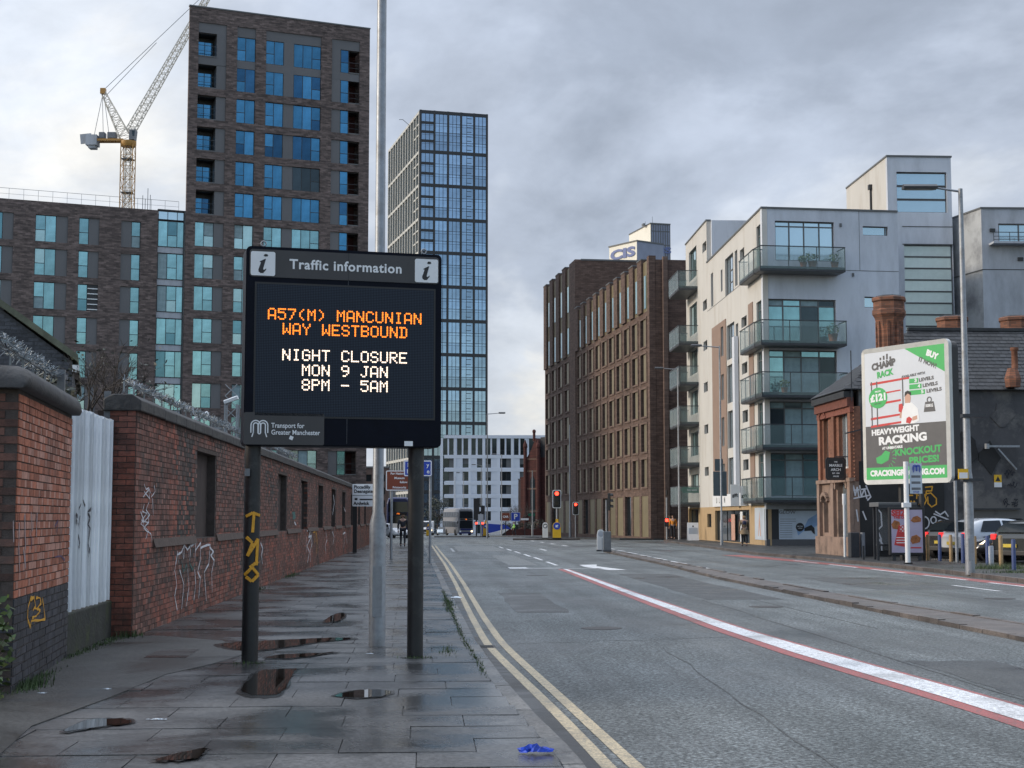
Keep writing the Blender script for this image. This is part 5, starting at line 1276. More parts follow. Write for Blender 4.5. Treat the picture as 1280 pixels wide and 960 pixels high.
# lower block with the big lettering on its left side
sf = Frame(796, 600, -58, 300)
l2 = thing('office_annexe', 'sunlit white-faced lower office block with big blue lettering beside the pale tower', 'building', (sf.o.x, sf.o.y, 0), sf.a)
sx0 = sf.s(761.5, 300); z1_ = P(796, 301.5, 600).z; z0_ = 0
MB().box(sx0, 0, 0, 14, 0, z1_).build('block', M['tower_sunlit'], l2); MB().box(-.0, .05, .02, 14, 0, z1_ - .01).build('shaded_side', M['tower_shade'], l2)
MB().box(sx0 - .3, .3, -.3, 14, z1_, z1_ + .5).build('roof_edge', M['frame_grey'], l2)
B = MB()
for i in range(11): x = sx0 * i / 10; B.box(x - .15, x + .15, -.2, 0, z1_ - 16, z1_ - 7.5)
B.build('mullions', M['frame_grey'], l2); text('CIS', 5.2, l2, M['letter_blue'], sx0 / 2, z1_ - 3.9, y=-.3, bold=.25, xs=2.1)

# ---------------------------------------------------------------- brown hotel
ho = P(814, 600, 117); HA = R(-90 + 8.24 - 3.31)
hf = Frame(814, 117, math.degrees(HA), 600)
ht = fthing(hf, 'brown_hotel', 'dark brown brick hotel with projecting frames and olive panels on the corner', 'building')
HL = -hf.s(721, 600); HLL = -hf.s(681.5, 600); zgh = -.6
HT = hf.z(806, 323.5); HT2 = hf.z(697, 345)
bay = HL / 10
rws = [17.2 - 2.75 * k for k in range(5)]; hH = 2.15
def hotel_bays(x0, n, bw, top):
    ops = []
    for i in range(n):
        a = x0 + i * bw
        for zt in rws: ops.append((a + bw * .22, a + bw * .86, zt - hH, zt))
        ops.append((a + bw * .12, a + bw * .88, .15, 3.35))
    facade(x0, x0 + n * bw, zgh, 17.75, ops, 0, .45).build('wall', M['hotel_brick'], ht)
    for i in range(n):
        a = x0 + i * bw
        for zt in rws:
            z0 = zt - hH; x1 = a + bw * .22; x2 = a + bw * .86; B = MB()
            B.box(x1 - .14, x1, -.07, 0, z0 - .14, zt + .14); B.box(x2, x2 + .14, -.07, 0, z0 - .14, zt + .14); B.box(x1, x2, -.07, 0, zt, zt + .14); B.box(x1, x2, -.07, 0, z0 - .14, z0)
            B.build('surround', M['hotel_trim'], ht)
            bx('panel', M['gold_panel'], ht, x1 + (x2 - x1) * .36, x2, .03, .2, z0, zt)
            bx('pane', M['glass_dark'], ht, x1, x1 + (x2 - x1) * .36, .16, .3, z0, zt)
        bx('ground_panel', M['gold_panel'], ht, a + bw * .12, a + bw * .88,   .05, .3, .15, 3.35) if i % 3 != 1 else window(ht, a + bw * .12, .15, bw * .76, 3.2, (.3,), y=.2, glass='glass_dark')
        # tall upper zone: projecting fin, olive panel, slit window
        bx('fin', M['hotel_brick'], ht, a + bw * .0, a + bw * .5, -.15, .45, 17.76, top); bx('fin_cap', M['frame_grey'], ht, a - .02, a + bw * .5 + .02, -.19, .4, top, top + .09)
        bx('panel', M['gold_panel'], ht, a + bw * .5, a + bw, .02, .12, 17.76, top - .25)
        for j in range(2 if top > 24 else 1):
            bx('slit_window', M['glass_teal'], ht, a + bw * .62, a + bw * .84, -.04, .015, 18.0 + j * 4.2, 20.6 + j * 4.2)
hotel_bays(-HL, 10, (HL - .7) / 10, HT)
MB().box(-.7, 0, -.05, .5, zgh, HT).build('corner_pilaster', M['hotel_brick'], ht)
MB().box(-HL, -.0, .46, 22, zgh, HT - .3).build('core', M['hotel_brick'], ht)
HG = 3.2
hotel_bays(-HLL, 4, (HLL - HL - HG) / 4, HT2)
MB().box(-HL - HG, -HL, -.1, .46, zgh, HT2).build('pilaster', M['hotel_brick'], ht)
MB().box(-HLL, -HL - .0, .46, 26, zgh, HT2 - .1).build('tower_core', M['hotel_brick'], ht)
bx('roof_edge', M['frame_grey'], ht, -HLL, -HL + .05, .5, 26, HT2 - .1, HT2 + .06)
MB().box(.0, .35, 1.0, 1.35, zgh, HT - .1).build('rib', M['hotel_trim'], ht)
B = MB(); 
for z in (2.3, 9.4, 12.6, 16.0): B.box(.0, .02, 3, 20, z, z + .06)
B.build('movement_joint', M['recess_dark'], ht)
# dark steel gates beside it
gp = P(833, 650, 119); gg = thing('steel_gates', 'tall blue-grey steel gates beside the brown hotel corner', 'gate', (gp.x, gp.y, 0), R(-3))
mat('gate_steel', (.075, .10, .115), .5, var=.15)
for i in range(8): bx('gate_panel', M['gate_steel'], gg, i * .5, i * .5 + .47, 0, .05, .1, 3.2)
bx('gate_rail', M['gate_steel'], gg, 0, 4, .05, .1, 1.6, 1.7)
# ================================================================ white apartment building on the right, sun and sky tints put into its render
YD = math.degrees(YAW)
F1 = Frame(957, 84, -90 - (565 - 530) / 1900 * 57.3, 600)       # street side: local x runs towards the camera, 0 at the corner
ap = fthing(F1, 'apartment_building', 'white and sunlit-cream rendered apartment building with green glass balconies round its corner', 'building')
q1 = lambda pts: crop(840, 180, 3.69, pts); q2 = lambda pts: crop(840, 420, 3.427, pts)
def r1(x0, y0, x1, y1): (a, b), (c, d) = q1([(x0, y0), (x1, y1)]); return F1.rect(a, c, b, d)
def r2(x0, y0, x1, y1): (a, b), (c, d) = q2([(x0, y0), (x1, y1)]); return F1.rect(a, c, b, d)
AT = F1.z(956, 256.5); XB = F1.s(885.5, 500); XL = F1.s(859, 500); BT = F1.z(884, 275)
fl = [2.75 + 2.87 * k for k in range(5)]     # balcony floor levels 2.75 5.6 8.5 11.35 14.2
sq = []   # small square windows
cols_win = []
tall = r1(245, 515, 283, 690); tx0, tx1 = tall[0], tall[1]
op = [(tall[0], tall[1], tall[2], tall[3], 'tall')]
op += [(*r1(313, 483, 333, 530), 'sq'), (*r1(290, 490, 302, 655), 'slit'), (*r1(225, 580, 233, 680), 'slit'), (*r1(180, 595, 190, 750), 'slit')]
sx0, sx1 = F1.s(927.3, 450), F1.s(934, 450)
for y0, y1 in ((395, 408), (453, 467), (513, 528), (574.5, 588)): op.append((sx0, sx1, F1.z(931, y1), F1.z(931, y0), 'sq'))
for y0, y1 in ((404, 448), (455, 503), (513, 560), (572, 618)): op.append((F1.s(909.5, 500), F1.s(919, 500), F1.z(914, y1), F1.z(914, y0), 'tall')); op.append((F1.s(920.8, 500), F1.s(924, 500), F1.z(922, y1), F1.z(922, y0), 'slit'))
for y0, y1 in ((468, 500), (522, 558), (580, 615), (408, 445)): op.append((F1.s(902.8, 500), F1.s(906, 500), F1.z(904, y1), F1.z(904, y0), 'slit'))
for y0, y1 in ((301, 313), (374.5, 387), (426, 437.5), (478, 490), (531, 542.5), (584, 595)): op.append((F1.s(879.5, 450), F1.s(884.3, 450), F1.z(882, y1), F1.z(882, y0), 'sq'))
endw = []
for y0, y1 in ((310, 348), (380, 418), (437, 468), (489, 518), (541, 570), (593, 617)): endw.append((F1.s(862.5, 450), F1.s(872, 450), F1.z(867, y1), F1.z(867, y0), 'end'))
op += endw
corner = []
cw0 = F1.s(946.5, 450)
for k, f in enumerate(fl): corner.append((cw0, -.001, f + .05, f + 2.45 + (0.25 if k == 4 else 0), 'corner'))
corner[-1] = (cw0 + .3, -.25, fl[4] + 1.1, F1.z(950, 280), 'corner')
op += corner
GF = 2.35
solid = [o for o in op]
facade(XB, 0, GF, AT, [o[:4] for o in solid if o[0] >= XB - .01], 0, .3).build('wall', M['render_sun_cream'], ap)
facade(XL, XB, GF, BT, [o[:4] for o in solid if o[1] <= XB + .05], 0, .3).build('wall', M['render_sun_cream'], ap)
for a, b, c, d, k in op:
    if k == 'tall': window(ap, a, c, b - a, d - c, (.35, .7), y=.12, frame='frame_grey', fw=.06, transom=((1, (.3, .62)),), glass='glass_sky')
    elif k == 'sq': window(ap, a, c, b - a, d - c, (), y=.18, frame='frame_grey', glass='glass_dark', fw=.06)
    elif k == 'slit': window(ap, a, c, b - a, d - c, (), y=.16, frame='frame_dark', glass='glass_dark')
    elif k == 'end': window(ap, a, c, b - a, d - c, (.3, .65), y=.14, frame='frame_grey', glass='glass_teal')
    elif k == 'corner': window(ap, a, c, b - a, d - c, (.33, .66), y=.1, frame='frame_grey', glass='glass_teal', transom=((0, (.8,)), (1, (.8,)), (2, (.8,))))
MB().box(XB, -1.2, 1.0, 5.5, 0, AT - .3).build('core', M['frame_dark'], ap); MB().box(XL, XB, .6, 9, 0, BT - .3).build('core', M['frame_dark'], ap)
MB().box(XB, XB + .3, .3, 9, AT - .3, BT).build('parapet_wall', M['render_sky_white'], ap)
MB().box(XL, XL + .3, .3, 9, 0, BT).build('end_wall', M['render_sun_cream'], ap)
bx('roof_edge', M['frame_grey'], ap, XB, .05, -.06, .3, AT, AT + .1); bx('roof_edge', M['frame_grey'], ap, XL - .05, XB + .05, -.06, .3, BT, BT + .1)
bx('terracotta_panel', M['terracotta'], ap, F1.s(891, 500), F1.s(908.5, 500) , -.045, -.003, 2.4, F1.z(900, 405)) if False else None
ta, tb = F1.s(891.5, 500), F1.s(909, 500)
tops = F1.z(900, 404); ths = [o for o in op if o[4] == 'slit' and o[0] > ta and o[1] < tb]
facade(ta, tb, GF + .2, tops, [o[:4] for o in ths if o[3] < tops + .3], -.05, -.003).build('terracotta_panel', M['terracotta'], ap)
bx('terracotta_panel', M['terracotta'], ap, F1.s(937.5, 500), F1.s(943, 500), -.045, -.003, GF + .2, F1.z(940, 378))
bx('vertical_fin', M['render_sky_white'], ap, F1.s(922.6, 550), F1.s(925.4, 550), -.3, -.06, GF, F1.z(924, 420))
for z in (AT - 4.3, AT - 4.34): pass
bx('movement_joint', M['frame_grey'], ap, XB, -.0, -.012, -.002, F1.z(930, 352) - .03, F1.z(930, 352))
# ground floor: tan stone piers and shop glazing on the street side
facade(XL, 0, 0, GF, [(F1.s(894, 660), F1.s(937, 660), .15, GF - .25), (F1.s(884, 640), F1.s(889, 640), 1.0, 1.9), (F1.s(861, 640), F1.s(873, 640), .1, GF - .1)], .0, .3).build('ground_floor', M['tan_stone'], ap)
window(ap, F1.s(894, 660), .15, F1.s(937, 660) - F1.s(894, 660), GF - .4, (.12, .3, .5, .7, .86), y=.15, glass='glass_dark')
bx('poster', M['print_skin'], ap, F1.s(912.5, 660), F1.s(917, 660), .08, .1, .25, GF - .5)
bx('door', M['sign_white'], ap, F1.s(924, 660), F1.s(927, 660), .06, .1, .2, 2.0)
window(ap, F1.s(861, 640), .1, F1.s(873, 640) - F1.s(861, 640), GF - .2, (.5,), y=.2, glass='glass_dark'); window(ap, F1.s(884, 640), 1.0, .6, .9, (), y=.15, glass='glass_dark')
fs = bx('shop_fascia', M['sign_white'], ap, F1.s(893, 630), F1.s(936, 630), -.12, -.01, GF + .0, GF + .75)
x0_ = F1.s(893, 630); [text(c, .5, ap, M['print_black'], x0_ + 1.6 + i * .95, GF + .38, y=-.125, bold=.01) for i, c in enumerate('ULLN')]
bs_ = thing('hanging_sign', 'white projecting shop sign boards above the doorway of the sunlit-cream building', 'shop sign', (*P(923, 630, 88).xy, 0), R(-YD))
for a, b, c, d in ((-.45, .05, 2.3, 3.55), (.12, .55, 2.35, 3.45)): o = bx('board', M['sign_white'], bs_, a, b, -.1, .0, c, d); text('gift', .26, o, M['print_black'], (b - a) / 2, (d - c) / 2, y=-.006, bold=.008)
# white front facade
F2 = Frame(957, 84, 8 - YD, 600)
af = fthing(F2, 'apartment_front', 'skylit blue-white rendered front of the corner apartment building above the beauty shop posters', 'building')
fx = lambda px: F2.s(px, 500); fz = lambda y: F2.z(1000, y)
XR_ = fx(1127); AT2 = AT
def g1(x0, y0, x1, y1): (a, b), (c, d) = q1([(x0, y0), (x1, y1)]); return F2.rect(a, c, b, d)
ops2 = [(*g1(476, 357, 748, 540), 'w')]
zb_ = [fl[3] + .1, fl[2] + .05, fl[1] + .05, fl[0] + .05]
for k, f in enumerate(fl[:4]): ops2.append((.18 if True else 0, fx(1047), f + .05, f + 2.45, 'w'))
c3_ = lambda x0, y0, x1, y1: F2.rect(*(lambda p, q: (p[0], q[0], p[1], q[1]))(*crop(1040, 180, 3.69, [(x0, y0), (x1, y1)])))
ops2 += [(*c3_(142, 380, 258, 422), 's'), (*c3_(150, 705, 268, 755), 's')]
facade(0, XR_, GF, AT2 - .002, [o[:4] for o in ops2], 0, .3).build('wall', M['render_sky_white'], af)
MB().box(1.3, XR_, .5, 9, 0, AT2 - .4).build('core', M['frame_dark'], af)
bx('roof_edge', M['frame_grey'], af, 0, XR_, -.06, .3, AT2, AT2 + .1)
for a, b, c, d, k in ops2:
    if k == 's': window(af, a, c, b - a, d - c, (.92,), y=.15, frame='frame_grey', glass='glass_sky')
    elif d > 17: window(af, a, c, b - a, d - c, (.25, .5, .76), y=.15, frame='frame_grey', glass='glass_sky', fw=.07, transom=tuple((i, (.87,)) for i in range(4)))
    else: window(af, a, c, b - a, d - c, (.04, .25, .5, .76), y=.15, frame='frame_grey', glass='glass_teal', fw=.07, transom=tuple((i, (.84,)) for i in range(1, 5)), gl=['glass_teal', 'glass_dark', 'glass_teal', 'curtain'])
bx('movement_joint', M['frame_grey'], af, 0, XR_, -.01, -.002, fz(337), fz(336.3)); bx('movement_joint', M['frame_grey'], af, fx(1078), fx(1078) + .02, -.01, -.002, fz(336), AT2)
for px, py in ((1053.5, 280), (1068, 342)): bx('wall_vent', M['frame_grey'], af, fx(px), fx(px) + .12, -.05, -.002, fz(py) - .1, fz(py) + .1)
# ground floor frontage with the two poster panels
bx('stall_riser', M['print_grey'], af, .0, XR_, -.02, .3, 0, .45); bx('head_beam', M['render_grey'], af, .0, XR_, -.03, .3, 2.1, GF)
mat('poster_pale', (.55, .62, .70), .35, var=.12, scale=.8); mat('poster_dusk', (.25, .38, .58), .35, var=.3, scale=.7)
wp = fx(957), fx(1060)
bx('shutter_box', M['frame_grey'], af, 1.0, XR_, -.05, .0, 2.02, 2.1)
pn = bx('poster_panel', M['poster_pale'], af, .72, XR_, -.012, .3, .45, 2.1)
o = bx('poster_panel', M['poster_pale'], ap, F1.s(944, 660), -.03, -.02, -.001, .4, GF - .15)
bx('pier', M['frame_dark'], af, .0, .72, -.01, .3, .45, 2.1)
# simple beauty artwork: a reclining face in profile, a gloved hand with a round tool
wtf = lambda px, py: (F2.s(px, py) - .72, F2.z(px, py) - .45)
c8 = lambda pts: [wtf(*p) for p in crop(860, 560, 6.4, pts)]
MB().prism(c8([(1085, 570), (1110, 555), (1140, 560), (1145, 600), (1148, 735), (1110, 712), (1088, 665), (1076, 620)])[::-1], -.016, -.001).build('artwork', M['print_skin'], pn)
MB().prism(c8([(960, 570), (1040, 520), (1080, 560), (1060, 600), (1000, 640), (930, 660), (880, 700), (870, 660), (930, 630)])[::-1], -.0145, -.001).build('artwork', M['poster_dusk'], pn)
MB().prism(c8([(985, 615), (1010, 640), (1015, 690), (1000, 680), (985, 660), (930, 665), (930, 640)])[::-1], -.018, -.001).build('artwork', M['print_black'], pn)
cx_, cz_ = c8([(895, 633)])[0]; MB().prism([(cx_ + .24 * math.cos(i * .4), cz_ + .24 * math.sin(i * .4)) for i in range(16)][::-1], -.02, -.001).build('roundel', M['print_black'], pn)
text('BROWS', .09, pn, M['sign_white'], cx_, cz_ + .04, y=-.022); text('LASHES', .07, pn, M['sign_white'], cx_, cz_ - .06, y=-.022)
a = c8([(820, 515)])[0]; text('GLOW', .26, pn, M['steel_grey'], a[0] - .2, a[1], y=-.018, xs=1.2)
for i in range(9): a = c8([(735, 570 + i * 18)])[0]; bx('print_line', M['steel_grey'], pn, a[0], a[0] + (.9 if i < 2 else .7), -.014, -.001, a[1], a[1] + .022)
B = MB(); w0 = F1.s(944, 660)
B.prism([(.9, .2), (1.05, .2), (1.25, .9), (1.5, .2), (1.7, .2), (1.45, 1.1), (1.4, 1.6), (1.25, 1.2)][::-1], -.004, -.0005); B.build('artwork', M['print_skin'], o)
# balconies
def balcony(par, fr, x0, x1, z, dep, left=None, gh=1.15, name='balcony'):
    """cantilevered slab, glass balustrade, handrail and posts; local y negative = outwards"""
    o = bx(name, M['dark_steel'], par, x0, x1, -dep, -.002, z - .28, z - .02)
    w_ = x1 - x0; n = max(2, round(w_ / 1.6))
    for i in range(n):
        a = w_ * i / n; bx('glass_panel', M['balcony_glass'], o, a + .02, a + w_ / n - .02, -.035, -.015, .12, gh + .2)
    for sx in (0, w_):
        bx('glass_panel', M['balcony_glass'], o, sx - .01, sx + .01, .03, dep - .05, .12, gh + .2)
    B = MB(); B.box(-.02, w_ + .02, -.05, .0, gh + .2, gh + .25); B.box(-.03, .02, 0, dep, gh + .2, gh + .25); B.box(w_ - .02, w_ + .03, 0, dep, gh + .2, gh + .25)
    for i in range(n + 1): a = w_ * i / n; B.box(a - .02, a + .02, -.01, .03, 0, gh + .22)
    B.build('handrail', M['dark_steel'], o)
    bx('soffit', M['frame_grey'], o, .05, w_ - .05, .05, dep - .05, -.03, -.001)
    return o
for k, f in enumerate(fl):
    zf = f if k < 4 else F2.z(990, 337)
    balcony(af, F2, -.5, fx(1050), zf, 1.2)
    # return of the balcony round the corner, on the street side
    balcony(ap, F1, -4.2, -.02, zf, .5)
for k, y in enumerate((363, 431, 481, 530, 579.5, 628)):
    z = F1.z(866, y); balcony(ap, F1, F1.s(860, 450), F1.s(873, 450), z, 1.35)
mat('clay_pot', (.30, .14, .08), .8)
for i, (px, k, s_) in enumerate(((1001, 4, .26), (1012, 4, .32), (1040, 4, .3), (1036, 3, .36), (975, 2, .25))):
    a = F2.hit(px, 400); nrm = Vector((F2.D.y, -F2.D.x, 0)); a = a + nrm * .6; zf = (fl[k] if k < 4 else F2.z(990, 337)) - .02
    t = thing('potted_plant', ('small clay pot on the top corner balcony, left of the two others', 'larger clay pot in the middle of the top corner balcony', 'leafy pot at the right end of the top corner balcony', 'bushy pale plant at the right end of the second balcony from the top', 'small potted plant on the third balcony from the top')[i], 'plant', (a.x, a.y, zf), 0, 'potted plants on the balconies')
    MB().rev([(s_ * .55, 0), (s_ * .8, s_ * 1.3), (s_ * .85, s_ * 1.3)], 10).build('pot', M['clay_pot'], t); B = MB(); leaves(B, (0, 0, s_ * 2.1), (s_ * 1.2, s_ * 1.0, s_ * .9), 90, .08); B.build('foliage', M['leaf_green'], t, kind='stuff')
# one building: everything of the front belongs to it
ma = Matrix.Translation(ap.location) @ Matrix.Rotation(F1.a, 4, 'Z'); mb_ = Matrix.Translation(af.location) @ Matrix.Rotation(F2.a, 4, 'Z')
for ch in list(af.children):
    b_ = ch.matrix_basis.copy(); ch.parent = ap; ch.matrix_basis = ma.inverted() @ mb_ @ b_
bpy.data.objects.remove(af)
# stair tower volume
def volume(fr, name, label, wpx, top, z0, wl, depth, matf, mats_): pass
F3 = Frame(1113, 90, 3 - YD, 400)
stt = fthing(F3, 'stair_tower', 'tall white rendered stair tower with horizontal bands of pale glass, behind the corner building', 'building')
ST = F3.z(1113, 196); SXR = F3.s(1191, 300)
o1 = F3.rect(1121, 1183.6, 215, 265.5); o2 = (F3.s(1131, 350), SXR - .02, F3.z(1160, 418), F3.z(1160, 306))
facade(0, SXR, 0, ST, [o1, (o2[0], SXR - .02, 5, o2[3])], 0, .3).build('wall', M['render_sky_white'], stt)
MB().box(0, .3, .3, 9, 0, ST).build('side_wall', M['render_sun_cream'], stt)
MB().box(SXR - .2, SXR, .3, 9, 0, ST).build('side_wall', M['render_sky_white'], stt)
MB().box(.35, SXR - .25, .6, 9, 0, ST - .3).build('core', M['render_grey'], stt)
bx('roof_edge', M['frame_grey'], stt, -.05, SXR + .05, -.06, 9, ST, ST + .1)
h_ = (o1[3] - o1[2]) / 3
for i in range(3): window(stt, o1[0], o1[2] + i * h_, o1[1] - o1[0], h_ - .03, (), y=.15, glass='glass_sky', frame='frame_grey')
mat('glass_green', (.58, .66, .64), .35, metal=.35, var=.06, objrand=.12)
z = o2[3]
while z > 5.2: window(stt, o2[0], z - .7, SXR - .05 - o2[0], .68, (), y=.15, glass='glass_green', frame='frame_grey', fw=.035); z -= .7
for y in (283, 305): bx('movement_joint', M['frame_dark'], stt, F3.s(1128, 300), SXR, -.02, -.002, F3.z(1160, y) - .04, F3.z(1160, y))
bx('downpipe', M['frame_dark'], stt, -.12, -.01, 3.2, 3.32, 12, ST - 1.1); bx('hopper', M['frame_dark'], stt, -.2, -.01, 3.1, 3.42, ST - 1.3, ST - 1.0)
# grey rendered block at the right edge
F4 = Frame(1230, 88, 2 - YD, 400)
gr = fthing(F4, 'grey_block', 'grey rendered apartment block at the right edge with a steel balcony and streaked walls', 'building')
GT4 = F4.z(1230, 261); o = F4.rect(1248, 1300, 279.5, 305)
facade(0, 8, 0, GT4, [o], 0, .3).build('wall', M['render_grey'], gr)
window(gr, o[0], o[2], o[1] - o[0], o[3] - o[2], (.5,), y=.1, glass='glass_sky', frame='frame_grey', fw=.08)
mat('render_lit', (.42, .44, .46), .85, var=.18, scale=.35, dirt=(.16, .165, .18), dscale=.4, dlo=.45, dhi=.7)
B = MB(); B.box(-2.2, .0, .0, .3, 0, .1); 
sd_ = MB(); sd_._add([(0, 0, 0), (0, 0, GT4), (-1.6, 7, GT4), (-1.6, 7, 0)], [(0, 1, 2, 3)]); sd_.build('side_wall', M['render_lit'], gr)
MB().box(.05, 8, .31, 7, 0, GT4 - .3).build('core', M['render_grey'], gr)
bx('roof_edge', M['frame_grey'], gr, -.05, 8, -.06, .3, GT4, GT4 + .1); MB()._add
B = MB(); B.bar((0, 0, GT4 + .05), (-1.6, 7, GT4 + .05), .1); B.bar((-.01, -.01, F4.z(1230, 337)), (-1.6, 7, F4.z(1230, 337)), .06); B.build('edge_trim', M['frame_grey'], gr)
bx('movement_joint', M['frame_dark'], gr, 0, 8, -.01, -.002, F4.z(1250, 337.5), F4.z(1250, 336.5))
bl = bx('balcony', M['render_grey'], gr, F4.s(1236, 300), 8, -.8, -.002, F4.z(1250, 307), F4.z(1250, 304.5))
railing(gr, F4.s(1236, 300), 8, -.78, F4.z(1250, 304.5), h=.55)
for px, py in ((1272, 324), (1237, 288)): bx('bracket', M['frame_dark'], gr, F4.s(px, py), F4.s(px, py) + .3, -.1, -.002, F4.z(px, py) - .1, F4.z(px, py) + .1)

# ================================================================ the old pub
pX, pY = 16.95, 59.2
mat('pub_brick', (.21, .095, .06), .8, var=.25, scale=6, objrand=.25, bump=.2, bscale=30)
mat('pub_brick_red', (.17, .06, .042), .8, var=.25, scale=6, objrand=.25)
mat('sandstone', (.27, .19, .15), .85, var=.15, scale=2, bump=.3, bscale=15, dirt=(.11, .08, .065), dscale=1.4, dlo=.48, dhi=.68)
mat('dark_render', (.075, .075, .08), .85, var=.35, scale=.6, bump=.3, bscale=4, dirt=(.15, .145, .14), dscale=.35, dlo=.48, dhi=.56)
mat('black_render', (.018, .018, .019), .7, var=.4, scale=1, bump=.2, bscale=6)
pb = thing('pub', 'small old red brick and sandstone pub with slate roof and sooty rendered side wall', 'building', (pX, pY, .1), 0)
# local: street front is the plane x = 0 (facing -x) from y 0 to 4.8; side wall is y = 0 facing the camera
EV = P(1050, 488, 61).z - .1; RG = P(1200, 417, 64).z - .1; DP_ = 5.0
MB().box(.25, 16, .02, DP_, 0, EV).build('side_wall', M['dark_render'], pb)
MB().box(.2, 3.6, -.012, .02, 0, 3.75).build('lower_render', M['black_render'], pb)
MB().box(3.6, 16, -.012, .02, 0, 1.4).build('lower_render', M['black_render'], pb)
rnd_ = random.Random(4)
for px, py in ((1215, 560), (1240, 575), (1258, 520)): 
    a = P(px, py, 60); r = .5
    MB().prism([(a.x - pX + r * rnd_.uniform(.4, 1.2) * math.cos(t * .7), a.z + r * 1.3 * rnd_.uniform(.4, 1.2) * math.sin(t * .7)) for t in range(9)][::-1], -.016, .01).build('render_patch', M['black_render'] if py > 540 else M['dark_render'], pb)
# street front with openings (built in its own frame: x along the front towards the camera)
fr_ = bx('front_core', M['recess_dark'], pb, .35, .6, .1, DP_, 0, EV)
def pfront(name, mt, a, b, c, d, x0=-.0, x1=.3): return bx(name, M[mt], pb, x0, x1, DP_ - b, DP_ - a, c, d)    # a, b measured from the far corner
opn = [(.55, 1.25, 3.6, 6.0), (2.9, 4.2, 3.5, 6.2), (2.8, 4.25, .5, 3.0), (.6, 1.3, .9, 2.5)]
B = facade(0, DP_, 2.95, EV - .7, opn, 0, .3); Bv = [(-0 + y, DP_ - x, z) for x, y, z in B.v]; B.v = Bv; B.build('front_wall', M['pub_brick'], pb)
B = facade(0, DP_, 0, 2.95, opn, -.06, .3); B.v = [(y, DP_ - x, z) for x, y, z in B.v]; B.build('stone_front', M['sandstone'], pb)
B = MB()
z = 2.97
while z < EV - .75:
    x = 0
    while x < DP_:
        if not any(x + .2 > o[0] and x < o[1] and z + .06 > o[2] and z < o[3] for o in opn): B.box(-.012, .002, DP_ - x - .215, DP_ - x - .005, z, z + .066)
        x += .225
    z += .15
B.build('brickwork', M['pub_brick'], pb, kind='stuff')
for a, b, c, d in opn:
    o = pfront('window', 'white_paint', a, b, c, d, .16, .2); bx('pane', M['glass_sky'] if a > 2 else M['glass_dark'], o, -.02, -.004, .08, b - a - .08, .1, d - c - .1); bx('glazing_bar', M['white_paint'], o, -.03, -.001, (b - a) / 2 - .03, (b - a) / 2 + .03, 0.02, d - c - .02)
    n = 8; B = MB()                                     # arched heads
    cy_, r_ = (a + b) / 2, (b - a) / 2 + .12
    for i in range(n):
        t0, t1 = math.pi * i / n, math.pi * (i + 1) / n
        p0 = (-.09, DP_ - (cy_ + r_ * math.cos(t0)), d - .3 + r_ * .7 * math.sin(t0)); p1 = (-.09, DP_ - (cy_ + r_ * math.cos(t1)), d - .3 + r_ * .7 * math.sin(t1)); B.bar(p0, p1, .2, .16)
    B.build('arch', M['sandstone'] if d < 4 else M['pub_brick_red'], pb)
for i, (z0, z1, x0) in enumerate(((0, .75, -.28), (2.95, 3.1, -.22), (EV - .95, EV - .7, -.14), (EV - .7, EV - .35, -.24), (EV - .35, EV - .1, -.36))):
    pfront(('plinth', 'string_course', 'frieze', 'cornice', 'gutter')[i], 'sandstone' if i < 2 else 'pub_brick_red' if i < 4 else 'slate', -.05, DP_ + .03 * (5 - i), z0, z1, x0, .02)
for a in (0, 2.2, 4.65): pfront('pilaster', 'pub_brick', a, a + .35, 3.1, EV - .95, -.12, 0); pfront('pilaster', 'sandstone', a, a + .38, .75, 2.95, -.2, -.05)
# hipped slate roof
B = MB(); hx = 3.2; e = .35
A_b = [(-e, -e * .5, EV - .05), (16, -e * .5, EV - .05), (16, DP_ + e, EV - .05), (-e, DP_ + e, EV - .05)]
r0, r1_ = (hx, DP_ / 2, RG), (16, DP_ / 2, RG)
B.face([A_b[0], A_b[1], r1_, r0]); B.face([A_b[3], A_b[0], r0]); B.face([A_b[2], A_b[3], r0, r1_]); B.face(A_b[::-1])
B.build('roof', M['slate'], pb)
B = MB()
sl_n = (RG - EV) / (DP_ / 2 + e * .5); nrow_ = 17
for k in range(nrow_):
    t0, t1 = k / nrow_, (k + 1) / nrow_
    for hx_ in range(58):
        x = -e + hx_ * .28 + (k % 2) * .14
        xl = -e + (hx + e) * t0
        if x < xl: continue
        ya, yb = -e * .5 + (DP_ / 2 + e * .5) * t0, -e * .5 + (DP_ / 2 + e * .5) * t1; za, zb2 = EV - .05 + (RG - EV + .05) * t0, EV - .05 + (RG - EV + .05) * t1
        j = random.uniform(0, .012); B._add([(x + .008, ya, za + .03 + j), (x + .272, ya, za + .03 + j), (x + .272, yb, zb2 + .012), (x + .008, yb, zb2 + .012)], [(0, 1, 2, 3)]); B._add([(x + .008, ya, za + .005), (x + .272, ya, za + .005), (x + .272, ya, za + .03 + j), (x + .008, ya, za + .03 + j)], [(0, 1, 2, 3)])
    n_ = int((DP_ + 2 * e) / .28)
    for q in range(n_):
        y = -e * .5 + q * .28
        lo_, hi_ = -e * .5 + (DP_ / 2 + e * .5) * t1, DP_ + e - (DP_ / 2 + e) * t1
        if y < lo_ - .1 or y + .28 > hi_ + .1: continue
        xa, xb = -e + (hx + e) * t0, -e + (hx + e) * t1; za, zb2 = EV - .05 + (RG - EV + .05) * t0, EV - .05 + (RG - EV + .05) * t1; B._add([(xa, y + .27, za + .03), (xa, y, za + .03), (xb, y, zb2 + .014), (xb, y + .27, zb2 + .014)], [(0, 1, 2, 3)])
B.build('slate_tile', M['slate'], pb, kind='stuff')
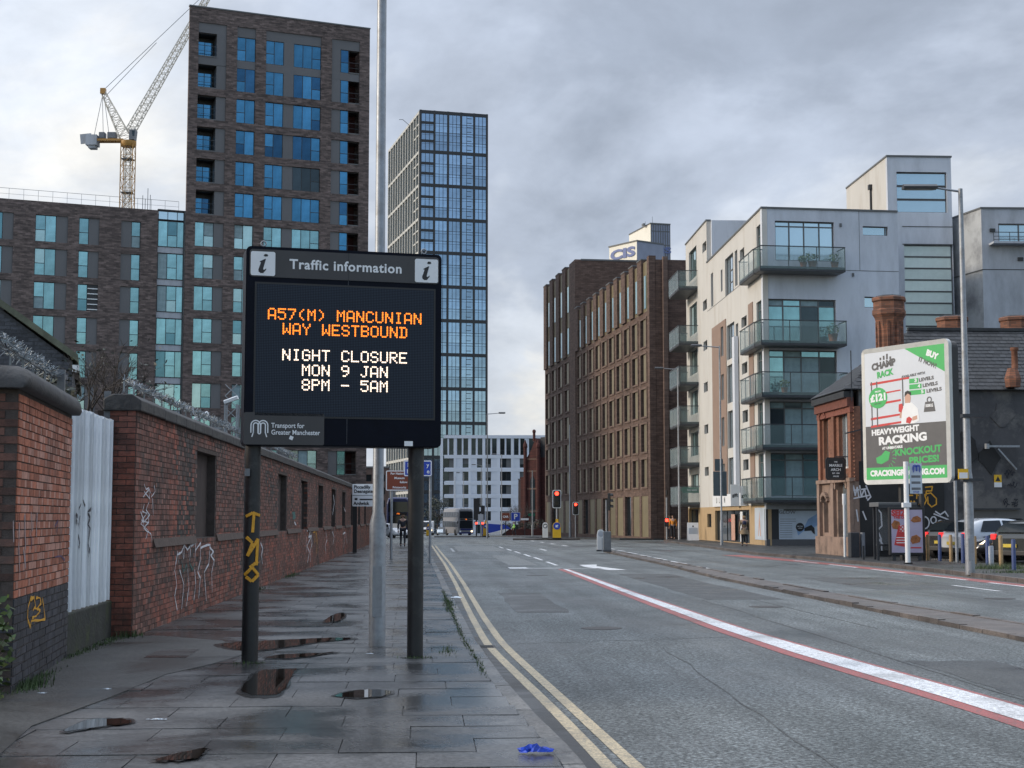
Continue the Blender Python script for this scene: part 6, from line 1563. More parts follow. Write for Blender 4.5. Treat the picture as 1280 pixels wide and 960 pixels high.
bx('ridge', M['slate'], pb, hx - .1, 16, DP_ / 2 - .1, DP_ / 2 + .1, RG - .03, RG + .1)
brickmat('chimney_brick', (.26, .11, .065), (.13, .06, .04), (.09, .07, .06), .23, .09, .3, 2)
def chimney(px, d, ytop, ybot, wpx, label_):
    c = P(px, 400, d); zt = P(px, ytop, d).z - .1; zb_ = P(px, ybot, d).z - .1; r = wpx / 2 * d / FPX * 1.06; x, y = c.x - pX, c.y - pY
    o = MB().rev([(r * .86, zb_ - 1.2), (r * .86, zt - 1.35), (r * .92, zt - 1.1), (r * 1.05, zt - .85), (r * 1.2, zt - .72), (r * 1.2, zt - .55), (r * 1.12, zt - .5), (r * 1.12, zt - .2), (r * 1.22, zt - .16), (r * 1.22, zt - .04), (r * 1.1, zt)], 8, (x, y, 0), sm=False).build('chimney', M['chimney_brick'], pb, label=label_)
    MB().rev([(r * 1.0, zt), (r * .9, zt + .06)], 8, (x, y, 0), sm=False).build('cap', M['slate'], o)
    B = MB()
    for i in range(8):
        a = 2 * math.pi * (i + .5) / 8; B.box(x + r * .85 * math.cos(a) - .05, x + r * .85 * math.cos(a) + .05, y + r * .85 * math.sin(a) - .05, y + r * .85 * math.sin(a) + .05, zb_ - 1, zt - 1.0)
    B.build('corner_rib', M['chimney_brick'], o)
chimney(1111.5, 61.5, 372, 432, 34, 'tall octagonal brick chimney with corbelled top')
chimney(1190, 66, 397, 425, 33, None); chimney(1269, 66, 397, 425, 33, None)
c = P(1272, 470, 59.6); x, y = c.x - pX, c.y - pY; z = c.z
o = MB().rev([(.30, z - .5), (.34, z - .15), (.2, z + .25)], 8, (x, y + .5, 0), sm=False).build('chimney', M['chimney_brick'], pb); MB().rev([(.13, z + .25), (.12, z + .95), (.16, z + .97), (.16, z + 1.08)], 12, (x + .1, y + .5, 0)).build('chimney_pot', M['pub_brick'], o)
# bracket arms, boxes and pipes on the side wall
def wp_(px, py): a = P(px, py, 59.6); return (a.x - pX, a.z - .1)
a, b = wp_(1240, 557), wp_(1282, 557); B = MB(); B.bar((a[0], -.25, a[1]), (b[0], -.25, b[1]), .08); c_ = wp_(1280, 586); d2 = wp_(1254, 560); B.bar((d2[0], -.25, d2[1]), (c_[0], -.1, c_[1]), .06); B.rev([(.1, -.1), (.1, .1)], 8, (a[0], -.25, a[1])); B.build('bracket_arm', M['galvanised'], pb)
a = wp_(1257, 604); o = bx('notice', M['bollard_yellow'], pb, a[0] - .15, a[0] + .15, -.03, -.013, a[1] + .05, a[1] + .35); bx('notice_lower', M['sign_white'], o, .0, .3, -.004, .016, -.19, -.001); 
B = MB(); B.prism([(.05, .05), (.25, .05), (.15, .25)][::-1], -.006, -.001); B.build('symbol', M['print_black'], o)
a = wp_(1215, 637); b = wp_(1285, 637); bx('pipe', M['dark_steel'], pb, a[0], b[0], -.12, -.02, a[1], a[1] + .06)
a = wp_(1068, 500); B = MB(); B.bar((a[0], -.1, a[1]), (a[0], -.1, a[1] + 2.0), .035); B.bar((a[0] - .3, -.1, a[1] - 1.3), (a[0] + .9, -.3, a[1] - 1.0), .05); B.build('bracket_arm', M['dark_steel'], pb)
# graffiti on the dark wall
cz = lambda pts: [wp_(*p) for p in crop(1020, 560, 4.923, pts)]
B = MB()
for s in ([(235, 300), (250, 230), (262, 290), (275, 240), (285, 300)], [(290, 230), (300, 300), (320, 250), (335, 310)], [(240, 260), (330, 250)], [(250, 310), (350, 290)], [(330, 230), (360, 300), (340, 320)],
          [(400, 370), (425, 400), (430, 480), (410, 500)], [(405, 510), (425, 560), (430, 640)], [(410, 560), (440, 600)], [(665, 380), (690, 400), (670, 410), (700, 430)], [(770, 390), (800, 410), (830, 390), (850, 420)], [(760, 405), (850, 440)],
          [(270, 380), (280, 450)], [(310, 390), (330, 440)]): ribbon(B, cz(s), .055, -.02)
for cx1, cy1, r1a in ((698, 460, 32), (757, 443, 17), (800, 465, 16)): ribbon(B, cz([(cx1 + r1a * math.cos(t * .5), cy1 + r1a * 1.2 * math.sin(t * .5)) for t in range(14)]), .05, -.02)
B.build('graffiti', M['graffiti_white'], pb)
B = MB()
for s in ([(655, 240), (690, 235), (695, 265), (660, 275), (665, 250)], [(640, 280), (655, 240), (650, 310)], [(705, 240), (750, 235), (745, 262), (712, 262), (708, 290)], [(715, 280), (740, 275), (775, 310), (775, 345), (745, 362), (722, 340), (720, 300)], [(660, 290), (700, 285), (712, 320), (695, 355), (665, 345)],
          [(610, 350), (615, 325), (625, 345), (635, 325), (640, 350)], [(585, 290), (625, 290)]): ribbon(B, cz(s), .05, -.021)
B.build('graffiti', M['graffiti_yellow'], pb)
B = MB()
for i in range(16):
    x = rnd_.uniform(1200, 1270); y = rnd_.uniform(120, 230) if i % 2 else rnd_.uniform(310, 360); s = [(x + k * 6, y + rnd_.uniform(-14, 14)) for k in range(5)]; ribbon(B, cz(s), .035, -.02)
B.build('graffiti', M['graffiti_black'], pb)
# hanging pub sign (projects from the corner, faces the camera)
a = P(1044.5, 586, 60.5); hs = thing('pub_sign', 'black hanging pub sign with pale lettering on the corner of the old pub', 'pub sign', (a.x, a.y, a.z), R(-YD))
B = MB(); B.prism([(-.4, -.36), (-.34, -.45), (.34, -.45), (.4, -.36), (.4, .36), (.34, .45), (-.34, .45), (-.4, .36)][::-1], -.04, .04); B.build('board', M['print_black'], hs)
B = MB(); q = rrect(.68, .78, .12, 3, -.34, -.39); ribbon(B, q + [q[0]], .015, -.042); B.build('border', M['ledge_stone'], hs)
for s_, z_, sz in (('THE', .27, .07), ('MARBLE', .13, .145), ('ARCH', -.04, .145), ('EST. 1888', -.18, .07), ('HOUSE', -.30, .07)): text(s_, sz, hs, M['sign_white'], 0, z_, y=-.045, bold=.002)
bx('bracket', M['dark_steel'], hs, .0, .75, -.02, .02, .46, .5)
a = P(1049, 500, 60.5)
# wall lamps on the pub front and bins
a = P(1055, 628, 59.2); t = thing('street_door_lamp', 'slim white illuminated door post beside the pub corner', 'post', (a.x, a.y, .1)); MB().rev([(.05, 0), (.05, 2.0), (.07, 2.05), (.07, 2.45)], 8).build('post', M['sign_white'], t)
a = P(1073, 690, 58.6); t = thing('litter_bin', 'dark bin with a silver pipe beside it at the foot of the pub side wall', 'bin', (a.x, a.y, .11)); bx('body', M['dark_steel'], t, -.35, .0, -.2, .2, 0, .95, bevel=.03); MB().rev([(.09, 0), (.09, .95)], 10, (.18, 0, 0)).build('pipe', M['galvanised'], t)

# ---------------------------------------------------------------- billboard
AB = R(30.6)
bd = 56.0
pr = P(1188.5, 500, 52.5); pl = P(1079, 500, 56.3)
D_ = Vector((pr.x - pl.x, pr.y - pl.y, 0)); BW = D_.length
bb = thing('billboard', 'tall white-framed billboard advertising green and white racking, mounted by the pub side wall', 'billboard', (pl.x, pl.y, 0), math.atan2(D_.y, D_.x))
zb_, zt_ = P(1080, 606, 56.3).z, P(1080, 437.5, 56.3).z; BH = zt_ - zb_
mat('frame_bright', (.50, .51, .50), .35, metal=.2, var=.1)
rr_panel(bb, 'back_box', M['print_black'], .05, zb_ + .05, BW - .1, BH - .1, .25, .0, .45)
B = MB(); o_ = rrect(BW, BH, .22, 6, 0, zb_); i_ = rrect(BW - .36, BH - .34, .04, 6, .14, zb_ + .17); n = len(o_)
f0 = [(x, -.05, z) for x, z in o_]; f1 = [(x, -.032, z) for x, z in i_]; f2 = [(x, .1, z) for x, z in o_]
B._add(f0 + f1, [(i, n + i, n + (i + 1) % n, (i + 1) % n) for i in range(n)]); B._add(f2 + f0, [(i, n + i, n + (i + 1) % n, (i + 1) % n) for i in range(n)])
B.build('frame', M['frame_bright'], bb)
mat('print_white', (.60, .64, .70), .45, var=.04, scale=1.2)
PW, PH = BW - .36, BH - .34; px0, pz0 = .14, zb_ + .17
po = bx('poster', M['print_white'], bb, px0, px0 + PW, -.03, -.0, pz0, pz0 + PH)
u = lambda a, b: (a * PW, b * PH)          # 0..1 poster space, b up
def pp(mt, pts, y=-.004, name='artwork'): return MB().prism([u(a, b) for a, b in pts][::-1], y, -.001).build(name, M[mt], po)
pp('print_grey', [(0, .095), (1, .095), (1, .42), (0, .42)]); pp('print_green', [(0, 0), (1, 0), (1, .095), (0, .095)]); pp('print_green', [(.52, 1), (1, 1), (1, .79)])
def pt(s, a, b, cap, wf_, mt, rot=0.0, bold=.01, y=-.008):
    """lettering fitted to a cap height (metres) and a width (share of the poster)"""
    o = text(s, cap / .72, po, M[mt], a * PW, b * PH, y=y, bold=bold)
    vs = o.data.vertices; lo, hi = min(v.co.x for v in vs), max(v.co.x for v in vs); k = wf_ * PW / (hi - lo); m = (lo + hi) / 2
    for v in vs: v.co.x = (v.co.x - m) * k
    o.data.transform(Matrix.Rotation(R(-rot), 4, 'Y')); return o
pt('CHAMP', .25, .895, .24, .31, 'print_grey', 6, .02); pt('RACK', .27, .825, .22, .21, 'print_green', 6, .015)
B = MB(); [B.box(.20 * PW + i * .17, .20 * PW + i * .17 + .09, -.004, -.001, .935 * PH, (.955 + .012 * (i % 3)) * PH) for i in range(4)]; B.build('artwork', M['print_grey'], po)
pt('BUY', .86, .925, .2, .15, 'sign_white', -22, .02); pt('IT NOW!', .80, .87, .17, .22, 'print_grey', -22, .006)
pt('AVAILABLE WITH', .62, .79, .09, .29, 'print_grey', 3, .003)
for i, (n_, b) in enumerate((('3', .745), ('4', .70), ('5', .655))):
    pp('print_green', [(.57, b - .018), (.68 + i * .04, b - .018), (.68 + i * .04, b + .018), (.57, b + .018)]); pt(n_, .65 + i * .04, b, .12, .03, 'sign_white', 3, .006, y=-.01); pt('LEVELS', .78 + i * .045, b + .004, .12, .18, 'print_grey', 3, .006)
B = MB()
for b0, b1 in ((.765, .78), (.68, .69), (.60, .615), (.49, .505), (.40 + .03, .415 + .03)): B.prism([u(.07, b0 - .022), u(.57 if b0 > .7 else .46, b0), u(.57 if b0 > .7 else .46, b1), u(.07, b1 - .018)][::-1], -.005, -.001)
B.build('artwork', M['print_red'], po)
B = MB()
for a, l in ((.08, .42), (.15, .42), (.48, .45)): B.prism([u(a, l), u(a + .014, l), u(a + .014, .77), u(a, .77)][::-1], -.006, -.001)
B.build('artwork', M['print_grey'], po)
MB().prism([(.17 * PW + .12 * PW * math.cos(t * .35), .64 * PH + .082 * PH * math.sin(t * .35)) for t in range(18)][::-1], -.009, -.001).build('artwork', M['print_green'], po)
pt('£121', .17, .64, .25, .20, 'sign_white', 4, .02, y=-.012); pt('FROM', .17, .69, .06, .07, 'sign_white', 4, .003, y=-.012); pt('INC VAT', .17, .595, .05, .09, 'print_grey', 4, .002, y=-.012)
# generic figure of a man with red gloves
pp('sign_white', [(.46, .42), (.47, .54), (.52, .585), (.60, .58), (.67, .53), (.685, .44), (.62, .42)], -.008); pp('print_skin', [(.515, .58), (.51, .62), (.53, .65), (.57, .65), (.585, .62), (.575, .58)], -.0095); pp('print_black', [(.508, .63), (.515, .665), (.55, .675), (.59, .66), (.588, .635), (.55, .652)], -.0105)
pp('print_skin', [(.44, .47), (.465, .47), (.48, .55), (.455, .55)], -.009); pp('print_red', [(.43, .52), (.465, .51), (.49, .55), (.475, .58), (.435, .575)], -.0105); pp('print_red', [(.52, .43), (.57, .42), (.60, .455), (.56, .475), (.53, .465)], -.0105); pp('print_skin', [(.60, .44), (.66, .45), (.66, .48), (.60, .47)], -.0095)
pp('print_grey', [(.74, .50), (.88, .50), (.86, .575), (.76, .575)], -.008); pt('500KG', .81, .545, .1, .09, 'sign_white', 0, .006, y=-.012); B = MB(); ribbon(B, [u(.81 + .025 * math.cos(t * .6), .59 + .02 * math.sin(t * .6)) for t in range(11)], .04, -.009); B.build('artwork', M['print_grey'], po)
pt('HEAVYWEIGHT', .38, .375, .2, .60, 'sign_white', 2, .014); pt('RACKING', .47, .305, .28, .60, 'sign_white', 2, .02); pt('AT UNBEATABLE', .34, .245, .09, .26, 'sign_white', 2, .006)
pt('KNOCKOUT', .66, .21, .24, .57, 'print_green', 2, .014); pt('PRICES!', .73, .14, .23, .36, 'print_green', 2, .014)
pp('print_green', [(.14, .13), (.2, .12), (.29, .15), (.31, .21), (.25, .225), (.2, .19), (.13, .17)], -.008); B = MB()
for t in range(8): a = R(-70 + t * 20); ribbon(B, [(.27 * PW + .3 * math.cos(a), .175 * PH + .3 * math.sin(a)), (.27 * PW + .46 * math.cos(a), .175 * PH + .46 * math.sin(a))], .025, -.006)
B.build('artwork', M['print_green'], po); pt('CRACKINGRACKING.COM', .51, .048, .2, .92, 'sign_white', 0, .016)
for x in (BW * .35, BW * .58): bx('post', M['print_black'], bb, x - .06, x + .06, .25, .4, 0, zb_ + .3)
# ================================================================ street furniture
emis('signal_red', (3.2, .12, .06), 1.6); mat('signal_off', (.03, .02, .01), .3); emis('lamp_glow', (1.5, 1.2, .8), 1.5); emis('tail_red', (.9, .03, .03), 1.0)
mat('window_glass', (.015, .02, .024), .08, var=.2, spec=.5)
mat('rubber', (.018, .018, .019), .7)
mat('plate_yellow', (.6, .45, .05), .5); mat('orange_coat', (.72, .26, .03), .8, var=.15); mat('hivis', (.30, .75, .08), .7, var=.1)
# right lamp column with sideways head
def depth_of(Y, X): return Vector((X, Y, 0)).dot(_fh)
g_ = Gd(1213, 716, .11); d_ = depth_of(g_.y, g_.x)
zt = P(1193, 236, d_).z - .11; ax = (P(1130, 238, d_).x - P(1193, 238, d_).x)
t = lamp_column('lamp_column', 'tall galvanised lamp column on the right pavement beside the car park', g_.x, g_.y, .11, .13, 2.6, .105, .062, zt, arm=(ax + .75, .02, .95), rz=R(-3.3))
zs = P(1208, 600, d_).z - .11
bx('band', M['dark_steel'], t, -.18, .38, -.18, .1, zs - .04, zs + .04); bx('notice', M['bollard_yellow'], t, -.32, -.05, -.22, -.17, zs + .02, zs + .3); bx('notice', M['sign_white'], t, -.3, -.07, -.224, -.2205, zs + .04, zs + .2)
zs = P(1208, 520, d_).z - .11; bx('band', M['dark_steel'], t, -.14, .5, -.16, .1, zs - .04, zs + .05)
# lamp columns further up the street: (pixel column, base pixel row is implied by the terrain, top row, distance, arm metres, label)
def far_col(px, ytop, d, arm, label, r=.09, head=.6):
    p = P(px, 660, d); z0 = gz(p.y) + (.1 if d < 160 else 0); return lamp_column('lamp_column', label, p.x, p.y, z0, r, 1.3, r * .6, r * .5, P(px, ytop, d).z - z0, arm=(arm, .0, head) if arm else None, rz=R(-3.3), door=False, n=8)
far_col(902, 432.5, 85, -1.0, 'grey lamp column in front of the sunlit-cream building, behind the walking woman')
far_col(849, 460.5, 106, -1.0, 'grey lamp column between the brown hotel and the sunlit-cream building')
far_col(712.5, 531, 143, None, 'plain pole standing against the middle of the brown hotel', .12)
far_col(609, 516.5, 135, 1.0, 'lamp column with its arm to the right in front of the white apartment block')
far_col(627, 568, 190, -.7, 'lamp column with its arm to the left, right half of the white apartment block', .1)
far_col(568.5, 596, 290, None, 'farthest left pole in front of the white apartment block', .12); far_col(579.5, 591, 262, -.7, 'slim distant lamp column behind the double-decker bus', .1); far_col(601.5, 581, 235, -.9, 'slim lamp column beside the dark signal backing boards', .1)
far_col(665.5, 588, 170, None, 'pole in front of the red brick hall', .1)
# back of a road sign on the column by the shops
p = P(899, 640, 85.6); t = thing('road_sign', 'dark blue-grey backs of two stacked road signs on the column by the shops', 'road sign', (p.x, p.y - .2, .1), R(-3.3))
a = P(891, 604, 85.6); b = P(907, 620, 85.6); bx('lower_plate', M['gate_steel'], t, -.36, .4, -.06, -.02, b.z - .1, a.z + .55); bx('upper_plate', M['gate_steel'], t, -.26, .2, -.06, -.02, a.z + .58, a.z + 1.25)
# ---- traffic signals
def signal(px, d, ytop, lab, face='red', bord=True, z0=None, sc_=1.0, rz=-3.3, hz=None, pole=.06):
    p = P(px, 650, d); z0 = gz(p.y) + .1 if z0 is None else z0; t = thing('traffic_light', lab, 'traffic light', (p.x, p.y, z0), R(rz), 'traffic signals at the junction')
    zt = P(px, ytop, d).z - z0
    MB().rev([(pole, 0), (pole, zt - .5)], 10).build('pole', M['galvanised'], t)
    w_, h_ = .36 * sc_, 1.1 * sc_
    if bord: rr_panel(t, 'border', M['sign_white'], -w_ * .93, zt - h_ * 1.27, w_ * 1.86, h_ * 1.27, .12, -.10, -.075); rr_panel(t, 'backing_board', M['print_black'], -w_ * .78, zt - h_ * 1.22, w_ * 1.56, h_ * 1.17, .10, -.115, -.101)
    zc = zt - h_ * .08 if bord else zt
    MB().box(-w_ / 2, w_ / 2, -.3, -.116, zc - h_, zc).build('housing', M['print_black'], t, bevel=.02)
    for i in range(3):
        c = zc - h_ * (.17 + .33 * i); r = w_ * .42; lit = face == 'red' and i == 0
        B = MB(); B.face([(r * math.cos(-a * .52), -.303, c + r * math.sin(-a * .52)) for a in range(12)]); B.build('lens', M['signal_red' if lit else 'signal_off'] if face != 'back' else M['print_black'], t)
        B = MB(); n = 9
        vs = [((r * 1.1) * math.cos(math.pi * k / (n - 1)), y, c + (r * 1.1) * math.sin(math.pi * k / (n - 1))) for y in (-.3, -.5) for k in range(n)]
        B._add(vs, [(k, k + 1, n + k + 1, n + k) for k in range(n - 1)]); o = B.build('hood', M['print_black'], t); s_ = o.modifiers.new('thickness', 'SOLIDIFY'); s_.thickness = .01
    return t
signal(696, 117.5, 612.5, 'white-bordered traffic light showing red above the yellow island bollard', sc_=1.0, z0=.11)
signal(719.5, 135, 627.5, 'smaller red traffic light against the brown hotel', bord=True, sc_=.82)
t = signal(758, 112, 616.5, 'unlit dark traffic light turned sideways on its pole, right of the two red ones', face='side', bord=False, sc_=1.15, rz=75, z0=.0)
signal(833.5, 108, 613, 'pole with a small red pedestrian signal near the hotel corner', face='none', bord=False, sc_=.3, z0=.1)
p = P(833, 653, 107.6); sg = thing('pedestrian_signal', 'small red pedestrian signal box low on the pole near the orange-clad workers', 'traffic light', (p.x, p.y, p.z), R(-3.3)); bx('box', M['print_black'], sg, -.15, .15, -.3, -.05, -.3, .3); bx('lens', M['signal_red'], sg, -.1, .1, -.31, -.301, .05, .25)
p = P(859, 660, 108); 
p = P(883 - 25, 653, 107); 
for px, y0, y1, w_ in ((595.5, 623, 664, .65), (603.5, 632, 664, .45)):
    p = P(px, 660, 205); t = thing('signal_cabinet', 'tall dark backing boards of far traffic signals, ' + ('the larger one right of the bus' if px < 600 else 'the narrow one by the pale post'), 'traffic light', (p.x, p.y, 0), R(-3.3))
    bx('board', M['print_black'], t, -w_ * .6, w_ * .6, 0, .2, P(px, 650, 205).z, P(px, y0, 205).z); bx('post', M['dark_steel'], t, -.1, .1, .05, .15, gz(205), P(px, 650, 205).z)
    bx('lens', M['signal_red'], t, -.15, .12, -.02, -.003, P(px, 655, 205).z, P(px, 653, 205).z)
p = P(601, 655, 200); t = thing('sign_box', 'pale post with square box beside the far traffic signals', 'post', (p.x, p.y, gz(200)), R(-3.3)); bx('post', M['galvanised'], t, -.08, .08, 0, .1, 0, 3); bx('box', M['render_grey'], t, -.35, .35, -.1, 0, 1.9, 2.9)
# island bollards
def bollard(px, d, h, lab, yellow=True, z0=None, w_=.36):
    p = P(px, 660, d); z0 = gz(p.y) + .12 if z0 is None else z0; t = thing('traffic_bollard', lab, 'bollard', (p.x, p.y, z0), R(-3.3), 'island bollards')
    q = [(-w_ / 2, .02), (w_ / 2, .02), (w_ / 2, h * .78), (w_ * .42, h * .9), (w_ * .22, h * .98), (-w_ * .22, h * .98), (-w_ * .42, h * .9), (-w_ / 2, h * .78)]
    MB().prism(q[::-1], -.13, .13).build('body', M['bollard_yellow' if yellow else 'bollard_shell'], t, bevel=.02)
    bx('base', M['print_black'], t, -w_ / 2 - .02, w_ / 2 + .02, -.16, .16, 0, .06)
    B = MB(); r = w_ * .44; c = h * .76; B.prism([(r * math.cos(a * .45), c + r * math.sin(a * .45)) for a in range(14)][::-1], -.15, -.131); o = B.build('disc', M['traffic_blue' if yellow else 'steel_grey'], t)
    B = MB(); B.prism([(-.1, c + .1), (-.1, c - .1), (.1, c - .1)][::-1], -.156, -.151); B.box(-.03, .1, -.155, -.1505, c - .02, c + .08); B.build('arrow', M['sign_white'], o)
    if yellow: bx('yellow_cap', M['bollard_yellow'], t, -.08, .12, .0, .12, h * .9, h * 1.18)
    return t
bollard(696, 115.8, 1.25, 'yellow bollard with a blue arrow disc under the red traffic light', w_=.62)
bollard(681.5, 116.6, 1.25, 'pale rounded bollard seen from behind at the left end of the island', False, w_=.42)
bollard(607, 173, 1.5, 'distant yellow bollard with a blue disc beside the bus', w_=.6)
bollard(525.5 + 10, 178, 1.2, 'distant yellow bollard beside the white van', w_=.5)
p = Gd(751, 689, .09); t = thing('rounded_bollard', 'grey rounded plastic bollard on the tip of the central reservation', 'bollard', (p.x, p.y, .085), R(-3.3))
q = [(-.17, 0), (.17, 0), (.17, .78), (.13, .93), (.06, 1.0), (-.06, 1.0), (-.13, .93), (-.17, .78)]; MB().prism(q[::-1], -.13, .13).build('body', M['bollard_shell'], t, bevel=.03); MB().box(-.2, .2, -.16, .16, 0, .07).build('base', M['dark_steel'], t)
B = MB(); B.prism([(.13 * math.cos(a * .45), .8 + .13 * math.sin(a * .45)) for a in range(14)][::-1], -.14, -.131); B.build('disc', M['render_grey'], t)
p = Gd(759, 689.5, .09); t = thing('control_cabinet', 'grey metal control cabinet beside the rounded bollard on the central reservation', 'cabinet', (p.x, p.y, .085), R(-3.3))
MB().box(-.17, .17, -.15, .15, .05, .92).build('body', M['steel_grey'], t, bevel=.015); bx('base', M['dark_steel'], t, -.19, .19, -.17, .17, 0, .06); bx('door', M['steel_grey'], t, -.14, .14, -.158, -.152, .12, .86); bx('post', M['galvanised'], t, -.25, -.21, -.14, -.10, 0, .62)
# far parking signs
for px, py, w_, h_, mt_, lab, tx_ in ((644.5, 646, 1.2, 1.15, 'traffic_blue', 'blue parking sign with a white P at the far side of the junction', 'P'), (632, 646, 1.15, 1.1, 'traffic_brown', 'dull brown and white sign board left of the blue parking sign', 'CAR'), (664.5, 643.5, .9, .35, 'traffic_green', 'small green direction sign in front of the red brick hall', ''), (656, 649, 1.0, .25, 'sign_white', 'narrow white street sign below the green sign', '')):
    p = P(px, py, 195); z0 = gz(195); t = thing('road_sign', lab, 'road sign', (p.x, p.y, z0), R(-3.3)); bx('post', M['dark_steel'], t, -.05, .05, 0, .08, 0, p.z - z0); o = plate(t, 'plate', M[mt_], -w_ / 2, p.z - z0 - h_ / 2, w_, h_, y=-.04, border=M['sign_white'] if tx_ else None)
    if tx_: text(tx_, .95 if tx_ == 'P' else .35, t, M['sign_white'], 0, p.z - z0, y=-.05, bold=.02)
p = P(865, 612.5, 107); t = thing('road_sign', 'green direction sign pointing left on a pole by the end of the sunlit-cream building', 'road sign', (p.x, p.y, .1), R(-3.3)); MB().prism([(-.78, 0), (-.62, .2), (.6, .2), (.6, -.2), (-.62, -.2)][::-1], -.05, -.02).build('plate', M['traffic_green'], t, loc=(0, 0, p.z - .1)); text('City centre', .15, t, M['sign_white'], .0, p.z - .1, y=-.055, bold=.003); bx('post', M['galvanised'], t, -.9, -.82, -.02, .05, 0, p.z + .2)
p = P(866, 660, 104); t = thing('a_board', 'white sandwich board standing by the entrance at the end of the sunlit-cream building', 'a-board', (p.x, p.y, .11), R(-3.3)); MB().prismx([(-.3, 0), (-.27, 0), (0, 1.1), (.27, 0), (.3, 0), (.02, 1.2), (-.02, 1.2)], -.38, .38).build('board', M['sign_white'], t); bx('notice', M['poster_pale'], t, -.3, .3, -.2, -.19, .35, .85); MB().prism([(.06 * math.cos(a), .06 * math.sin(a)) for a in range(6)][::-1], -.15, -.13).build('mark', M['print_black'], t, loc=(0, 0, .95))
# ---- bus stop, shelter, advertising panel
p = Gd(1135, 705, .11); d_ = depth_of(p.y, p.x); t = thing('bus_stop', 'white bus stop post with a pale blue-grey flag sign in front of the billboard', 'bus stop', (p.x, p.y, .11), R(-3.3))
zt = P(1133, 577, d_).z - .11; MB().rev([(.085, 0), (.085, zt)], 12).build('post', M['sign_white'], t); fz0, fz1 = P(1142, 617, d_).z - .11, P(1142, 579, d_).z - .11
fo = bx('flag', M['poster_pale'], t, .12, .52, -.02, .02, fz0, fz1); B = MB(); emblem(B, .10, fz1 - fz0 - .28, 1.5, -.024, .016); B.build('emblem', M['traffic_blue'], fo); 
for i in range(3): bx('print_line', M['steel_grey'], fo, .05, .35, -.003, -.0005, .12 + i * .2, .2 + i * .2)
text('STOP', .08, fo, M['traffic_blue'], .2, .05, y=-.005, bold=.002)
bx('base', M['print_black'], t, -.12, .12, -.12, .12, 0, .05); bx('collar', M['sign_white'], t, -.14, .12, -.12, .12, 1.85, 2.0)
d_ = 54.5; c = P(1133, 690, d_); sh_ = thing('bus_shelter', 'dark-framed bus shelter with flat roof beside the advertising panel', 'bus shelter', (c.x, c.y, .11), R(-3.3))
rx0, rx1 = (P(1066, 640, d_ + 3) - c).x, (P(1133, 640, d_) - c).x; rz_ = P(1100, 630, d_).z - .11
MB().box(rx0, rx1 + .3, -.3, 1.1, rz_ - .1, rz_ + .06).build('roof', M['frame_grey'], sh_, bevel=.02); bx('roof_trim', M['dark_steel'], sh_, rx0, rx1 + .3, -.33, -.302, rz_ - .14, rz_ - .02)
for px in (1097,): x = (P(px, 690, d_) - c).x; bx('post', M['dark_steel'], sh_, x - .04, x + .04, -.1, -.02, 0, rz_ - .1)
bx('post', M['dark_steel'], sh_, rx0 + .1, rx0 + .18, .9, .98, 0, rz_ - .1); o = bx('rear_frame', M['dark_steel'], sh_, rx0 + .2, rx1, 1.0, 1.04, .25, .32)
m_ = mat('clear_glass', (.6, .65, .68), .05, var=.05, alpha=.14); bx('glass_panel', m_, sh_, rx0 + .2, rx1, 1.01, 1.03, .34, rz_ - .15); bx('bench', M['dark_steel'], sh_, rx0 + .8, rx1 - .9, .7, .95, .5, .56)
for x in (rx0 + 1.2, rx1 - 1.4): bx('bench_leg', M['dark_steel'], sh_, x, x + .06, .8, .86, 0, .5)
d_ = 53.9; a = P(1112.5, 694, d_); b = P(1155, 634, d_); ap_ = thing('advert_panel', 'black-framed poster case with a red and white fast food poster at the bus shelter', 'advertising panel', (a.x, a.y, .11), R(-3.3))
W_ = (b - a).length and (b.x - a.x); H0, H1 = a.z - .11, b.z - .11
bx('case', M['print_black'], ap_, 0, W_, 0, .22, H0, H1, bevel=.02); mat('poster_mauve', (.42, .38, .52), .3, var=.08); po2 = bx('poster', M['poster_mauve'], ap_, .07, W_ - .07, -.008, -.001, H0 + .09, H1 - .09); bx('leg', M['dark_steel'], ap_, .1, .22, .05, .17, 0, H0); bx('leg', M['dark_steel'], ap_, W_ - .22, W_ - .1, .05, .17, 0, H0)
w2, h2 = W_ - .14, H1 - H0 - .18
text('SEIZE', .27, po2, M['print_red'], w2 * .30, h2 * .92, y=-.006, bold=.014, xs=1.0); text('THE DEAL', .13, po2, M['print_red'], w2 * .34, h2 * .82, y=-.006, bold=.006)
def q2p(mt, pts, y=-.004): MB().prism([(a_ * w2, b_ * h2) for a_, b_ in pts][::-1], y, -.0005).build('artwork', M[mt], po2)
mat('fried', (.32, .12, .04), .6, var=.5, scale=9)
q2p('print_red', [(.08, .18), (.22, .60), (.50, .56), (.52, .12)]); q2p('sign_white', [(.24, .48), (.27, .64), (.47, .62), (.46, .46)], -.006); text('BOX', .16, po2, M['print_red'], w2 * .37, h2 * .59, y=-.008, bold=.01); text('BOX', .16, po2, M['print_red'], w2 * .37, h2 * .50, y=-.008, bold=.01)
for pts_ in ([(.0, .66), (.04, .56), (.2, .54), (.3, .62), (.26, .72), (.1, .76)], [(.62, .74), (.72, .70), (.95, .72), (.96, .80), (.84, .86), (.7, .83)], [(.6, .28), (.66, .2), (.9, .24), (.94, .34), (.8, .42), (.64, .38)]): q2p('fried', pts_)
for i in range(3): bx('print_line', M['sign_white'], po2, w2 * .15, w2 * .45, -.0065, -.0045, h2 * (.22 + i * .06), h2 * (.22 + i * .06) + .03)
bx('print_line', M['print_red'], po2, w2 * .6, w2 * .95, -.005, -.0045, h2 * .1, h2 * .13)
